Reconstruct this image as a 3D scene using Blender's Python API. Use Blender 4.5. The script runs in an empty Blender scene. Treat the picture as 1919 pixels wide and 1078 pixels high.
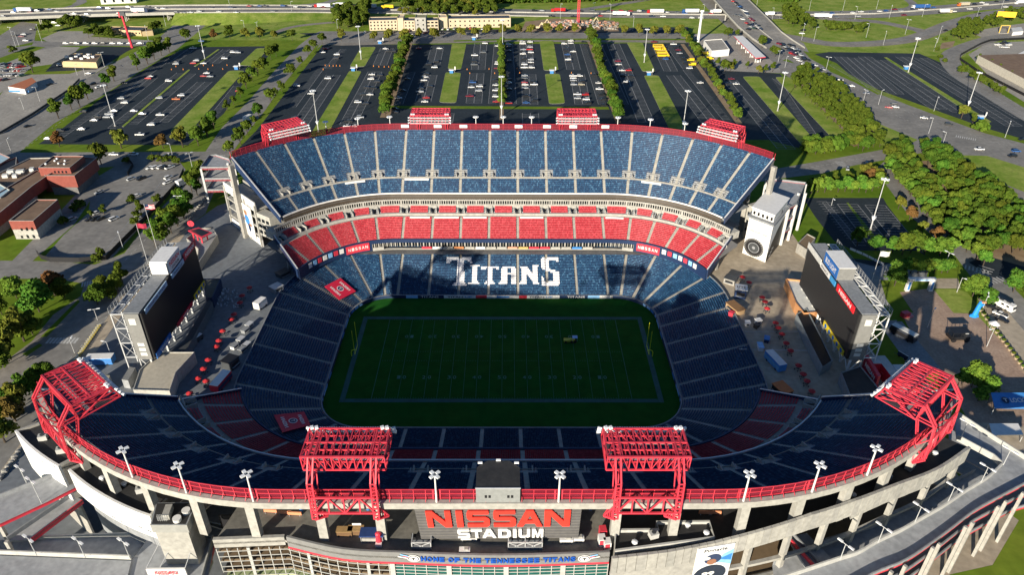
import bpy, math, random
import numpy as np
from mathutils import Vector, Matrix
random.seed(7); rng = np.random.default_rng(7)
S = bpy.context.scene
PI = math.pi
# ---------------------------------------------------------------- camera
CF, CH, CY, CP, CYAW, CR, CX = 1380.1, 161.55, -221.38, .566065, .0072341, .0054759, 1.95
_c, _s = math.cos, math.sin
FW = Vector((_s(CYAW)*_c(CP), _c(CYAW)*_c(CP), -_s(CP)))
_r = Vector((_c(CYAW), -_s(CYAW), 0)); _u = _r.cross(FW)
RT = _c(CR)*_r + _s(CR)*_u; UP = -_s(CR)*_r + _c(CR)*_u
CO = Vector((CX, CY, CH))
cd = bpy.data.cameras.new('camera'); cam = bpy.data.objects.new('camera', cd); S.collection.objects.link(cam)
m = Matrix((RT, UP, -FW)).transposed().to_4x4(); m.translation = CO; cam.matrix_world = m
cd.sensor_width = 36; cd.lens = 36*CF/1919; cd.clip_start = 1; cd.clip_end = 6000
S.camera = cam
def G(px, py, z=0.0):
    "survey helper: where the ground (height z) lies that was mapped at plan coordinate px,py"
    d = FW + (px-959.5)/CF*RT - (py-539)/CF*UP
    t = (z-CO.z)/d.z; p = CO + d*t
    return (p.x, p.y)
# ---------------------------------------------------------------- light
SUN_EL, SUN_DX, SUN_DY = math.radians(16.1), 0.48, 0.877    # light travels towards +x,+y
w = bpy.data.worlds.new('World'); S.world = w; w.use_nodes = True
nt = w.node_tree; bg = nt.nodes['Background']; sk = nt.nodes.new('ShaderNodeTexSky'); sk.sky_type = 'NISHITA'
sk.sun_disc = False; sk.sun_elevation = SUN_EL
sk.sun_rotation = math.atan2(-SUN_DX, -SUN_DY)
sk.altitude = 150; sk.air_density = 1.0; sk.dust_density = 0.3; sk.ozone_density = 5
nt.links.new(sk.outputs[0], bg.inputs[0]); bg.inputs[1].default_value = 0.06
sl = bpy.data.lights.new('sun', 'SUN'); sl.energy = 5.0; sl.angle = math.radians(0.5); sl.color = (1, .90, .74)
so = bpy.data.objects.new('sun', sl); S.collection.objects.link(so)
dv = Vector((SUN_DX*math.cos(SUN_EL), SUN_DY*math.cos(SUN_EL), -math.sin(SUN_EL)))
so.rotation_euler = dv.to_track_quat('-Z', 'Y').to_euler()
S.view_settings.view_transform = 'Standard'; S.view_settings.look = 'None'
S.view_settings.exposure = 0.8; S.view_settings.gamma = 1
S.cycles.max_bounces = 5; S.cycles.diffuse_bounces = 3; S.cycles.glossy_bounces = 2; S.cycles.transparent_max_bounces = 6
S.cycles.use_adaptive_sampling = True

# ---------------------------------------------------------------- materials
MATS = {}
def mat(name, col, rough=.8, var=0.15, scale=.4, metal=0, col2=None, detail=4, objvar=0, bump=0, spec=None, scale2=None, rowvar=None):
    if name in MATS: return MATS[name]
    m = bpy.data.materials.new(name); m.use_nodes = True; t = m.node_tree; N = t.nodes; L = t.links
    b = N['Principled BSDF']; b.inputs['Roughness'].default_value = rough; b.inputs['Metallic'].default_value = metal
    if spec is not None: b.inputs['Specular IOR Level'].default_value = spec
    c = (*col, 1)
    if var or col2:
        tc = N.new('ShaderNodeTexCoord'); no = N.new('ShaderNodeTexNoise'); no.inputs['Scale'].default_value = scale
        no.inputs['Detail'].default_value = detail; no.inputs['Roughness'].default_value = .62
        L.new(tc.outputs['Object'], no.inputs['Vector'])
        rp = N.new('ShaderNodeValToRGB'); L.new(no.outputs[0], rp.inputs[0])
        rp.color_ramp.elements[0].position = .34; rp.color_ramp.elements[1].position = .66
        c2 = col2 or tuple(v*(1+var) for v in col)
        c1 = col if col2 else tuple(v*(1-var) for v in col)
        rp.color_ramp.elements[0].color = (*c1, 1); rp.color_ramp.elements[1].color = (*c2, 1)
        out = rp.outputs[0]
        if scale2:
            n2 = N.new('ShaderNodeTexNoise'); n2.inputs['Scale'].default_value = scale2; n2.inputs['Detail'].default_value = 3
            L.new(tc.outputs['Object'], n2.inputs['Vector'])
            mr = N.new('ShaderNodeMapRange'); mr.inputs[1].default_value = .3; mr.inputs[2].default_value = .7
            mr.inputs[3].default_value = .84; mr.inputs[4].default_value = 1.15; L.new(n2.outputs[0], mr.inputs[0])
            mx = N.new('ShaderNodeVectorMath'); mx.operation = 'SCALE'; L.new(out, mx.inputs[0]); L.new(mr.outputs[0], mx.inputs['Scale']); out = mx.outputs[0]
        if objvar:
            oi = N.new('ShaderNodeObjectInfo'); hs = N.new('ShaderNodeHueSaturation')
            m1 = N.new('ShaderNodeMapRange'); m1.inputs[3].default_value = .5-objvar*.12; m1.inputs[4].default_value = .5+objvar*.06
            m2 = N.new('ShaderNodeMapRange'); m2.inputs[3].default_value = 1-objvar*.5; m2.inputs[4].default_value = 1+objvar*.6
            L.new(oi.outputs['Random'], m1.inputs[0])
            mm = N.new('ShaderNodeMath'); mm.operation = 'MULTIPLY'; mm.inputs[1].default_value = 7.31
            fr = N.new('ShaderNodeMath'); fr.operation = 'FRACT'; L.new(oi.outputs['Random'], mm.inputs[0]); L.new(mm.outputs[0], fr.inputs[0]); L.new(fr.outputs[0], m2.inputs[0])
            L.new(m1.outputs[0], hs.inputs['Hue']); L.new(m2.outputs[0], hs.inputs['Value']); L.new(out, hs.inputs['Color']); out = hs.outputs[0]
        L.new(out, b.inputs['Base Color'])
        if bump:
            bp = N.new('ShaderNodeBump'); bp.inputs['Strength'].default_value = bump; bp.inputs['Distance'].default_value = .3
            L.new(no.outputs[0], bp.inputs['Height']); L.new(bp.outputs[0], b.inputs['Normal'])
    else: b.inputs['Base Color'].default_value = c
    MATS[name] = m; return m
def P(name, r, g, b_, rough=.6, **k):   # plain paint with slight wear
    return mat(name, (r, g, b_), rough, k.pop('var', .1), k.pop('scale', .8), **k)
M_grass = mat('grass', (.08, .16, .010), .95, 0, .02, col2=(.17, .22, .025), detail=8, scale2=.25, spec=.08)
M_lawn = mat('lawn', (.13, .22, .022), .95, 0, .08, col2=(.28, .32, .075), detail=8, scale2=.6, spec=.08)
M_field = mat('turf', ((.006, .08, .010)), .95, 0, .05, col2=(.018, .085, .010), detail=8, scale2=.25, spec=.08)
M_asph = mat('asphalt_dark', (.019, .028, .036), .85, 0, .035, col2=(.031, .041, .050), detail=8, scale2=.5, spec=.2)
M_road = mat('asphalt_grey', (.16, .155, .145), .9, 0, .06, col2=(.245, .235, .215), detail=8, scale2=.4)
M_road2 = mat('asphalt_worn', (.17, .155, .135), .9, 0, .05, col2=(.26, .235, .20), detail=8, scale2=.4)
M_conc = mat('concrete', (.27, .26, .235), .85, 0, .12, col2=(.35, .335, .30), detail=8, scale2=1.2)
M_concg = mat('concrete_grey', (.20, .215, .225), .85, 0, .1, col2=(.28, .29, .30), detail=8, scale2=1.0)
M_concd = mat('concrete_dark', (.10, .10, .10), .9, 0, .15, col2=(.17, .165, .16), detail=8, scale2=1.0)
M_step = mat('concrete_step', (.22, .235, .25), .85, 0, .3, col2=(.29, .30, .31), detail=6)
M_aisle = mat('concrete_aisle', (.30, .29, .26), .85, 0, .5, col2=(.42, .40, .35), detail=6)
M_white = P('white_paint', .74, .73, .70, .6, var=.06)
M_cream = mat('cream_precast', (.33, .32, .29), .8, 0, .06, col2=(.40, .39, .35), detail=7, scale2=.9)
M_mark = mat('road_paint', (.45, .45, .43), .7, .25, 1.2)
M_markd = mat('worn_line_paint', (.26, .265, .27), .8, .3, .8)
M_black = P('black_metal', .012, .012, .014, .5)
M_roof = mat('black_roof_membrane', (.018, .018, .019), .75, 0, .25, col2=(.035, .034, .033), detail=7, scale2=1.5)
M_glassd = P('dark_glass', .01, .014, .018, .12, spec=.6)
M_red = mat('red_steel', (.56, .035, .06), .42, 0, .4, col2=(.68, .055, .08))
M_redmesh = P('red_mesh', .36, .012, .03, .6)
M_steel = P('galvanised_steel', .55, .56, .56, .45, metal=.2)
M_whites = P('white_steel', .70, .70, .67, .45)
M_darkst = P('dark_steel', .05, .055, .06, .5)
M_lamp = P('lamp_head', .75, .77, .78, .25)
M_navy = P('navy_panel', .012, .03, .085, .5)
M_leaf = mat('foliage', (.032, .078, .008), .85, 0, .35, col2=(.085, .14, .016), objvar=.4, spec=.08)
M_leafy = mat('foliage_yellow', (.085, .11, .014), .85, 0, .4, col2=(.16, .165, .024), objvar=.2, spec=.08)
M_leafb = mat('foliage_bright', (.05, .13, .016), .85, 0, .4, col2=(.12, .21, .025), objvar=.3, spec=.08)
M_leafr = mat('foliage_rust', (.11, .075, .02), .85, 0, .4, col2=(.18, .115, .03), objvar=.3, spec=.08)
M_bark = mat('bark', (.06, .045, .03), .95, .25, 2.)
M_dirt = mat('bare_soil', (.20, .13, .07), .95, 0, .15, col2=(.30, .22, .13), detail=7)
M_gravel = mat('gravel_lot', (.25, .235, .21), .95, 0, .07, col2=(.34, .32, .28), detail=8, scale2=.6)
M_brickpave = mat('plaza_pavers', (.30, .205, .15), .9, 0, .15, col2=(.40, .29, .215), detail=7, scale2=1.2)
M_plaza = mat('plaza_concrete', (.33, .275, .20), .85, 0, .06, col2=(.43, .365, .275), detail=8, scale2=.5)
M_plazaL = mat('plaza_concrete_left_shaded', (.13, .145, .16), .85, 0, .06, col2=(.18, .195, .21), detail=8, scale2=.5)  # scoreboard shade painted into the colour: darker, bluer than the right plaza
# ---------------------------------------------------------------- mesh builder
class MB:
    def __init__(s): s.v = []; s.f = []; s.m = []; s.mats = []
    def mi(s, mt):
        if mt is None: return 0
        if mt not in s.mats: s.mats.append(mt)
        return s.mats.index(mt)
    def poly(s, pts, mt=None):
        n = len(s.v); s.v += [tuple(p) for p in pts]; s.f.append(tuple(range(n, n+len(pts)))); s.m.append(s.mi(mt)); return s
    def mesh(s, vs, fs, mt=None):
        n = len(s.v); s.v += [tuple(p) for p in vs]; k = s.mi(mt)
        for f in fs: s.f.append(tuple(i+n for i in f)); s.m.append(k)
        return s
    def box(s, c, d, rz=0, mt=None, tilt=None):
        x, y, z = (q/2 for q in d)
        vs = [Vector((a*x, b*y, e*z)) for a in (-1, 1) for b in (-1, 1) for e in (-1, 1)]
        if tilt is not None: vs = [tilt @ v for v in vs]
        if rz: R = Matrix.Rotation(rz, 3, 'Z'); vs = [R @ v for v in vs]
        c = Vector(c); return s.mesh([v+c for v in vs], [(0,1,3,2),(4,6,7,5),(0,4,5,1),(2,3,7,6),(0,2,6,4),(1,5,7,3)], mt)
    def beam(s, a, b, w=.3, h=None, mt=None):
        a = Vector(a); b = Vector(b); d = (b-a)
        if d.length < 1e-5: return s
        d.normalize(); up = Vector((0, 0, 1)) if abs(d.z) < .95 else Vector((0, 1, 0))
        x = d.cross(up).normalized(); y = x.cross(d).normalized(); h = h or w
        vs = [p + x*sx*w/2 + y*sy*h/2 for p in (a, b) for sx, sy in ((-1,-1),(1,-1),(1,1),(-1,1))]
        return s.mesh(vs, [(3,2,1,0),(4,5,6,7),(0,1,5,4),(1,2,6,5),(2,3,7,6),(3,0,4,7)], mt)
    def tube(s, a, b, r, r2=None, n=8, mt=None, cap=True):
        a = Vector(a); b = Vector(b); d = (b-a).normalized(); r2 = r if r2 is None else r2
        up = Vector((0, 0, 1)) if abs(d.z) < .95 else Vector((0, 1, 0))
        x = d.cross(up).normalized(); y = x.cross(d)
        vs = []
        for p, q in ((a, r), (b, r2)):
            for i in range(n):
                t = 2*PI*i/n; vs.append(p + x*q*math.cos(t) + y*q*math.sin(t))
        fs = [(i, (i+1) % n, n+(i+1) % n, n+i) for i in range(n)]
        if cap: fs += [tuple(range(n-1, -1, -1)), tuple(range(n, 2*n))]
        return s.mesh(vs, fs, mt)
    def prism(s, pts, z0, z1, mt=None, top=None, bottom=True):
        n = len(pts)
        a = sum(pts[i][0]*pts[(i+1) % n][1]-pts[(i+1) % n][0]*pts[i][1] for i in range(n))
        if a < 0: pts = pts[::-1]
        h0 = z0 if isinstance(z0, (list, tuple)) else [z0]*n; h1 = z1 if isinstance(z1, (list, tuple)) else [z1]*n
        if a < 0: h0 = h0[::-1]; h1 = h1[::-1]
        vs = [(p[0], p[1], h0[i]) for i, p in enumerate(pts)] + [(p[0], p[1], h1[i]) for i, p in enumerate(pts)]
        s.mesh(vs, [(i, (i+1) % n, n+(i+1) % n, n+i) for i in range(n)] + ([tuple(range(n-1, -1, -1))] if bottom else []), mt)
        return s.mesh(vs, [tuple(range(n, 2*n))], top or mt)
    def ball(s, c, r, n=8, m_=5, sc=(1, 1, 1), mt=None):
        vs = [(c[0], c[1], c[2]+r*sc[2])]
        for j in range(1, m_):
            ph = PI*j/m_
            for i in range(n):
                t = 2*PI*i/n; vs.append((c[0]+r*sc[0]*math.sin(ph)*math.cos(t), c[1]+r*sc[1]*math.sin(ph)*math.sin(t), c[2]+r*sc[2]*math.cos(ph)))
        vs.append((c[0], c[1], c[2]-r*sc[2])); fs = []
        for i in range(n): fs.append((0, 1+i, 1+(i+1) % n))
        for j in range(m_-2):
            for i in range(n): a = 1+j*n; fs.append((a+i, a+n+i, a+n+(i+1) % n, a+(i+1) % n))
        a = 1+(m_-2)*n; k = len(vs)-1
        for i in range(n): fs.append((k, a+(i+1) % n, a+i))
        return s.mesh(vs, fs, mt)
    def data(s, name, mt=None, off=(0, 0, 0)):
        me = bpy.data.meshes.new(name); o = off
        me.from_pydata([(v[0]-o[0], v[1]-o[1], v[2]-o[2]) for v in s.v], [], s.f)
        for q in (s.mats or [mt or M_conc]): me.materials.append(q)
        if s.mats and len(s.mats) > 1: me.polygons.foreach_set('material_index', s.m)
        me.update(); return me
    def build(s, name, mt=None, parent=None):
        off = tuple(parent['_w']) if parent is not None and '_w' in parent else (0, 0, 0)
        o = bpy.data.objects.new(name, s.data(name, mt, off)); S.collection.objects.link(o)
        if parent is not None:
            o.parent = parent
            if '_w' in parent: o['_w'] = parent['_w']; 
            if '_w' in parent and parent.type == 'MESH': pass
        return o
def tag(o, label, cat, group=None):
    o['label'] = label; o['category'] = cat
    if group: o['group'] = group
    return o
def thing(name, label, cat, loc=(0, 0, 0), rz=0, group=None, local=False):
    "an Empty at the thing's base; parts are built in world coordinates unless local"
    o = bpy.data.objects.new(name, None); S.collection.objects.link(o); o.empty_display_size = .5
    o.location = loc; o.rotation_euler = (0, 0, rz)
    if not local and rz == 0: o['_w'] = tuple(loc)
    return tag(o, label, cat, group)
def struct(name, mb, mt=None, kind='structure'):
    o = mb.build(name, mt); o['kind'] = kind; return o
def copy_tree(root, loc, rz=0, label=None, group=None, sc=None):
    r = root.copy(); S.collection.objects.link(r); r.location = loc; r.rotation_euler = (0, 0, rz)
    if sc is not None: r.scale = (sc, sc, sc) if not isinstance(sc, tuple) else sc
    if label: r['label'] = label
    if group: r['group'] = group
    for ch in KIDS.get(root.name, []):
        c = ch.copy(); S.collection.objects.link(c); c.parent = r
        for g in KIDS.get(ch.name, []):
            d = g.copy(); S.collection.objects.link(d); d.parent = c
    return r
KIDS = {}
def kids(root):
    KIDS[root.name] = [o for o in bpy.data.objects if o.parent == root]
    for k in KIDS[root.name]: KIDS[k.name] = [o for o in bpy.data.objects if o.parent == k]
    return root
_tx = {}
def text_verts(txt, bold=0.0):
    "flat triangulated outline of a piece of writing, 1 unit tall, origin at its centre"
    k = (txt, bold)
    if k in _tx: return _tx[k]
    cu = bpy.data.curves.new('t', 'FONT'); cu.body = txt; cu.size = 1; cu.offset = bold; cu.align_x = 'LEFT'; cu.resolution_u = 3
    cu.fill_mode = 'FRONT'
    o = bpy.data.objects.new('t', cu); S.collection.objects.link(o); bpy.context.view_layer.update()
    me = bpy.data.meshes.new_from_object(o.evaluated_get(bpy.context.evaluated_depsgraph_get()))
    vs = [(v.co.x, v.co.y) for v in me.vertices]; fs = [tuple(p.vertices) for p in me.polygons]
    bpy.data.objects.remove(o); bpy.data.meshes.remove(me); bpy.data.curves.remove(cu)
    x0 = min(v[0] for v in vs); x1 = max(v[0] for v in vs); y0 = min(v[1] for v in vs); y1 = max(v[1] for v in vs)
    vs = [((x-(x0+x1)/2), (y-(y0+y1)/2)) for x, y in vs]
    _tx[k] = (vs, fs, x1-x0, y1-y0); return _tx[k]
def lettering(txt, fn, width, height, mt, name='lettering', parent=None, bold=0.01, thick=0.0):
    "fn(a,b) maps letter-plane metres to a point in space; optional thickness along plane normal"
    vs, fs, w_, h_ = text_verts(txt, bold)
    mb = MB(); pts = [fn(x/w_*width, y/h_*height) for x, y in vs]
    mb.mesh(pts, fs, mt)
    if thick:
        nrm = (Vector(fn(1, 0))-Vector(fn(0, 0))).cross(Vector(fn(0, 1))-Vector(fn(0, 0))).normalized()*thick
        n = len(pts); mb.mesh([Vector(p)-nrm for p in pts], [f[::-1] for f in fs], mt)
        ed = {}
        for f in fs:
            for i in range(len(f)): a, b = f[i], f[(i+1) % len(f)]; ed[(a, b)] = 1
        for (a, b) in ed:
            if (b, a) not in ed: mb.poly([pts[a], Vector(pts[a])-nrm, Vector(pts[b])-nrm, pts[b]], mt)
    return mb.build(name, mt, parent)
# ================================================================ GROUND, ROADS, LOTS
def gpoly(px, z): return [(*G(a, b), z) for a, b in px]
def sheet(name, px, mt, z, kind='structure'):
    mb = MB(); pts = gpoly(px, z); a = sum(pts[i][0]*pts[(i+1) % len(pts)][1]-pts[(i+1) % len(pts)][0]*pts[i][1] for i in range(len(pts)))
    if a < 0: pts = pts[::-1]
    mb.poly(pts, mt); o = mb.build(name); o['kind'] = kind; return o
def _pos(t, R, side):
    sg = 1 if t >= 0 else -1; a = abs(t)
    if a <= 46.5: return (t, (24+R)*side)
    if a <= 136.5: g = math.radians(a-46.5); return (sg*(46.5+R*math.sin(g)), (24+R*math.cos(g))*side)
    return (sg*(46.5+R), (24-(a-136.5))*side)
loop = [_pos(t, 43.45, 1) for t in np.arange(-160.5, 160.6, 3)]+[_pos(t, 43.45, -1) for t in np.arange(160.5, -160.6, -3)]
# terrain: one sheet from the rim of the bowl to the horizon
mb = MB(); n = len(loop); vs = [(*p, 0) for p in loop]
for rad in (140, 500, 1500, 4500): vs += [(rad*math.cos(math.atan2(p[1], p[0])), rad*math.sin(math.atan2(p[1], p[0])), 0) for p in loop]
fs = []
for k in range(4):
    for i in range(n): a, b = k*n+i, k*n+(i+1) % n; fs.append((a, b, b+n, a+n) )
mb.mesh(vs, fs, M_grass); g_ = mb.build('ground'); g_['kind'] = 'structure'
# paving around the bowl
mb = MB(); ou = [(-150, 100), (-150, -130), (150, -130), (150, 100)]
def ringpave(tA, tB, outer, mt, z):
    "paving between the rear of the bowl (stations given as angles round the loop) and an outer line"
    inner = [p for p in loop if tA(p)]; return inner
left_in = [_pos(-t, 43.5, 1) for t in range(60, 161, 4)]+[_pos(-t, 43.5, -1) for t in range(160, 59, -4)]
right_in = [_pos(t, 43.5, 1) for t in range(60, 161, 4)]+[_pos(t, 43.5, -1) for t in range(160, 59, -4)]
def pave(name, inner, outer, mt, z):
    mb = MB(); N_ = len(inner); # strip: sample outer line to N_ points
    O = [Vector(p) for p in outer]; L = [0]
    for a, b in zip(O, O[1:]): L.append(L[-1]+(b-a).length)
    pts = []
    for i in range(N_):
        s_ = L[-1]*i/(N_-1); k = min(max(j for j in range(len(L)) if L[j] <= s_+1e-6), len(O)-2); f = (s_-L[k])/(L[k+1]-L[k]); pts.append(O[k].lerp(O[k+1], f))
    vs = [(*p, z) for p in inner]+[(p.x, p.y, z) for p in pts]
    fs = [(i, i+1, N_+i+1, N_+i) for i in range(N_-1)]
    a, b, c = vs[0], vs[1], vs[N_]
    if (b[0]-a[0])*(c[1]-a[1])-(b[1]-a[1])*(c[0]-a[0]) < 0: fs = [f[::-1] for f in fs]
    mb.mesh(vs, fs, mt); o = mb.build(name); o['kind'] = 'structure'
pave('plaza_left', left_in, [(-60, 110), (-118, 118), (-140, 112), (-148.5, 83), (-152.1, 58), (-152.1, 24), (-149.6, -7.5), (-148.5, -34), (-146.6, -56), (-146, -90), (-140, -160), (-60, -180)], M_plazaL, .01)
pave('plaza_right', right_in, [(60, 110), (112, 116), (131, 107), (134, 84), (134, 30), (134, -70), (180, -160), (60, -180)], M_plaza, .01)
nb = MB(); nb.poly([(-70, 60, .014), (-70, 112, .014), (70, 112, .014), (70, 60, .014)][::-1], M_concd); nb.poly([(-70, -60, .014), (70, -60, .014), (70, -200, .014), (-70, -200, .014)][::-1], M_concd)
struct('service_paving', nb)
# --- distant woods base and far fields
sheet('field_grass_far', [(-200, -60), (2200, -60), (2100, 60), (1919, 110), (1500, 96), (1350, 70), (1300, 60), (690, 30), (640, 75), (400, 75), (330, 70), (-200, 60)], M_lawn, .008)
# --- left boulevard
sheet('boulevard_left', [(-160, 395), (-60, 292), (-60, 270), (0, 247), (110, 178), (214, 117), (287, 80), (330, 42), (352, 18), (420, 18), (405, 30), (377, 54), (334, 90), (267, 130), (190, 180), (100, 232), (40, 282), (0, 330), (-100, 420)], M_road, .03)
sheet('street_left', [(-120, 312), (20, 286), (385, 284), (415, 240), (465, 190), (512, 135), (560, 85), (590, 62), (600, 58), (1290, 62), (1300, 72), (640, 83), (602, 84), (560, 122), (520, 172), (490, 217), (450, 265), (425, 300), (390, 300), (-120, 335)], M_road, .034)
sheet('street_west', [(375, 300), (425, 300), (385, 400), (345, 430), (290, 480), (225, 560), (165, 650), (100, 740), (40, 830), (0, 885), (-60, 960), (-60, 830), (0, 742), (60, 668), (108, 618), (150, 560), (158, 532), (100, 522), (-60, 524), (-60, 488), (100, 490), (178, 496), (233, 475), (277, 417), (319, 372), (349, 342), (365, 310)], M_road, .038)
sheet('path_west', [(150, 556), (158, 566), (80, 660), (40, 700), (-40, 770), (-60, 740), (20, 670), (60, 640), (100, 590)], M_road2, .045)
sheet('verge_west', [(146, 562), (150, 566), (88, 632), (76, 632)], M_grass, .052)
sheet('verge_west', [(74, 644), (80, 648), (50, 668), (42, 664)], M_grass, .052)
sheet('shoulder_west', [(345, 430), (362, 420), (300, 500), (250, 560), (180, 660), (120, 740), (60, 830), (20, 880), (0, 885), (40, 830), (100, 740), (165, 650), (225, 560), (290, 480)], M_plaza, .046)
# --- perimeter roads right
sheet('boulevard_right', [(1290, -60), (1339, 0), (1382, 50), (1439, 90), (1466, 113), (1513, 124), (1600, 180), (1613, 200), (1747, 252), (1780, 268), (1920, 275), (2000, 280), (2000, 350), (1919, 325), (1850, 300), (1800, 292), (1740, 284), (1650, 301), (1600, 310), (1540, 325), (1449, 336), (1400, 345), (1380, 330), (1449, 317), (1530, 303), (1650, 281), (1700, 272), (1720, 262), (1600, 212), (1540, 175), (1450, 130), (1395, 100), (1300, 75), (1300, 63), (1375, 62), (1330, 20), (1260, -60)], M_road, .03)
sheet('boulevard_right', [(1466, 113), (1500, 100), (1403, 0), (1350, -60), (1300, -60), (1339, 0), (1382, 50), (1439, 90)], M_road, .033)
sheet('boulevard_right', [(1466, 63), (1506, 80), (1519, 103), (1556, 134), (1646, 174), (1730, 207), (1847, 250), (1919, 267), (2000, 280), (1780, 270), (1747, 254), (1613, 202), (1540, 160), (1500, 124), (1439, 90), (1403, 20)], M_road, .036)
sheet('parkway_right', [(1640, 318), (1660, 300), (1690, 345), (1780, 440), (1830, 475), (1880, 520), (1919, 560), (2000, 640), (2000, 720), (1919, 640), (1870, 580), (1820, 520), (1790, 480), (1700, 400)], M_road, .04)
sheet('parkway_right', [(1815, 492), (1850, 480), (1919, 500), (2000, 515), (2000, 545), (1919, 530), (1860, 520)], M_asph, .044)
# --- interstate (lower carriageways on the ground away from the bridges) and ramps
def ribbon(name, px, width, mt, z, n=6, zf=None):
    P_ = [Vector(G(a, b)) for a, b in px]; Q_ = []
    for i in range(len(P_)-1):   # Catmull-Rom
        p0 = P_[max(i-1, 0)]; p1 = P_[i]; p2 = P_[i+1]; p3 = P_[min(i+2, len(P_)-1)]
        for k in range(n):
            t = k/n; Q_.append(.5*((2*p1)+(p2-p0)*t+(2*p0-5*p1+4*p2-p3)*t*t+(3*p1-p0-3*p2+p3)*t**3))
    Q_.append(P_[-1]); L_, R_ = [], []
    for i, p in enumerate(Q_):
        d = (Q_[min(i+1, len(Q_)-1)]-Q_[max(i-1, 0)]).normalized(); nrm = Vector((-d.y, d.x))
        w_ = width(i/(len(Q_)-1)) if callable(width) else width
        L_.append(p+nrm*w_/2); R_.append(p-nrm*w_/2)
    mb = MB(); vs = [(p.x, p.y, z) for p in L_]+[(p.x, p.y, z) for p in R_]; m_ = len(L_)
    mb.mesh(vs, [(i, m_+i, m_+i+1, i+1) for i in range(m_-1)], mt); o = mb.build(name); o['kind'] = 'structure'; return Q_
ribbon('ramp_shoulder', [(1440, 62), (1500, 72), (1560, 82), (1640, 81), (1700, 74), (1740, 62), (1790, 42), (1850, 26), (1919, 18), (2000, 10)], 17, M_road2, .05)
ribbon('ramp_road', [(1440, 62), (1500, 72), (1560, 81), (1640, 78), (1700, 72), (1740, 60), (1790, 40), (1850, 24), (1919, 15), (2000, 7)], 8, M_road, .056)
ribbon('ramp_shoulder', [(1480, 28), (1560, 35), (1640, 40), (1690, 49), (1728, 58), (1733, 66), (1700, 72)], 13, M_road2, .053)
ribbon('ramp_road', [(1480, 28), (1560, 35), (1640, 40), (1690, 49), (1722, 59), (1726, 66), (1690, 72)], 6, M_road, .058)
ribbon('ramp_road', [(1250, -8), (1180, 4), (1060, 22), (1000, 30)], 9, M_road, .058)
ribbon('ramp_road', [(1640, -20), (1690, -6), (1712, 8), (1700, 16), (1660, 20)], 9, M_road, .058)
ribbon('ramp_road', [(660, -25), (620, 2), (560, 10)], 9, M_road, .055)
ribbon('field_path', [(515, 62), (540, 52), (575, 46), (640, 40)], 7, M_road2, .055)
ribbon('far_street', [(100, -30), (140, -6), (150, 6), (60, 30)], 8, M_road, .05)
ribbon('far_street', [(200, -20), (160, -4), (140, 8)], 6, M_road, .053)
# --- curved street at right
ribbon('street_right', [(2000, 66), (1919, 66), (1860, 72), (1800, 92), (1780, 110), (1800, 140), (1850, 172), (1919, 214), (2000, 260)], 15, M_road, .05)
sheet('yard_right', [(1815, 102), (1850, 80), (1940, 76), (2060, 80), (2060, 220), (1950, 210), (1870, 160)], M_gravel, .045)
sheet('soil_patch', [(1760, 92), (1765, 80), (1790, 76), (1785, 88)], M_dirt, .06)
sheet('yard_right', [(1820, 60), (1840, 55), (1870, 50), (1940, 40), (2050, 40), (2050, 66), (1840, 70)], M_gravel, .047)
# --- left commercial blocks
sheet('gravel_lot', [(-100, 230), (0, 178), (30, 140), (130, 138), (215, 114), (0, 250), (-60, 270)], M_gravel, .02)
sheet('gravel_lot', [(-120, 190), (-30, 105), (60, 85), (150, 88), (138, 100), (110, 118), (60, 125), (0, 175)], M_gravel, .018)
sheet('gravel_lot', [(78, 72), (110, 58), (190, 58), (170, 68), (290, 76), (280, 80), (90, 78)], M_gravel, .022)
sheet('side_street', [(-60, 108), (0, 92), (60, 84), (64, 76), (110, 78), (290, 80), (284, 86), (120, 85), (60, 96), (0, 122), (-80, 150)], M_road, .028)
sheet('side_street', [(-120, 110), (-120, 78), (0, 66), (40, 40), (70, 44), (64, 78), (0, 92)], M_road, .031)
sheet('car_park_small', [(150, 92), (170, 86), (255, 88), (238, 96), (200, 120), (180, 130), (85, 134), (100, 118)], M_asph, .024)
sheet('dry_lawn', [(0, 108), (60, 86), (85, 88), (0, 122), (-40, 130)], M_grass, .033)
# --- big dark car parks
sheet('car_park_left', [(72, 270), (120, 238), (205, 172), (300, 112), (355, 88), (514, 86), (505, 102), (455, 157), (420, 212), (352, 272)], M_asph, .03)
sheet('lawn_left', [(30, 284), (100, 234), (205, 166), (300, 106), (355, 84), (330, 100), (205, 176), (120, 240), (78, 272), (350, 272), (420, 212), (455, 157), (505, 102), (520, 86), (560, 86), (512, 135), (465, 190), (415, 240), (385, 282)], M_grass, .024)
sheet('car_park_main', [(605, 84), (1300, 80), (1345, 128), (1462, 138), (1568, 267), (1534, 268), (1508, 280), (1440, 262), (700, 262), (430, 300), (425, 300), (480, 245), (560, 142)], M_asph, .03)
sheet('hotel_forecourt', [(560, 62), (690, 58), (1290, 50), (1290, 62), (600, 70)], M_asph, .029)
sheet('sidewalk_far', [(600, 82), (650, 80), (960, 73), (1290, 74), (1300, 80), (960, 77.5), (640, 85)], M_road2, .042)
sheet('verge_far', [(850, 75), (960, 71.5), (1290, 72), (1290, 75), (960, 74.5), (850, 77.5)], M_grass, .046)
sheet('car_park_right', [(1526, 101), (1553, 97), (1723, 100), (1763, 117), (1845, 168), (1919, 212), (2020, 275), (1980, 282), (1919, 262), (1847, 240), (1730, 205), (1646, 168), (1590, 138), (1568, 118)], M_asph, .03)
sheet('car_park_lower_right', [(1505, 371), (1655, 371), (1662, 384), (1690, 420), (1735, 480), (1640, 500), (1600, 490), (1566, 455), (1530, 410)], M_asph, .03)
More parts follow.
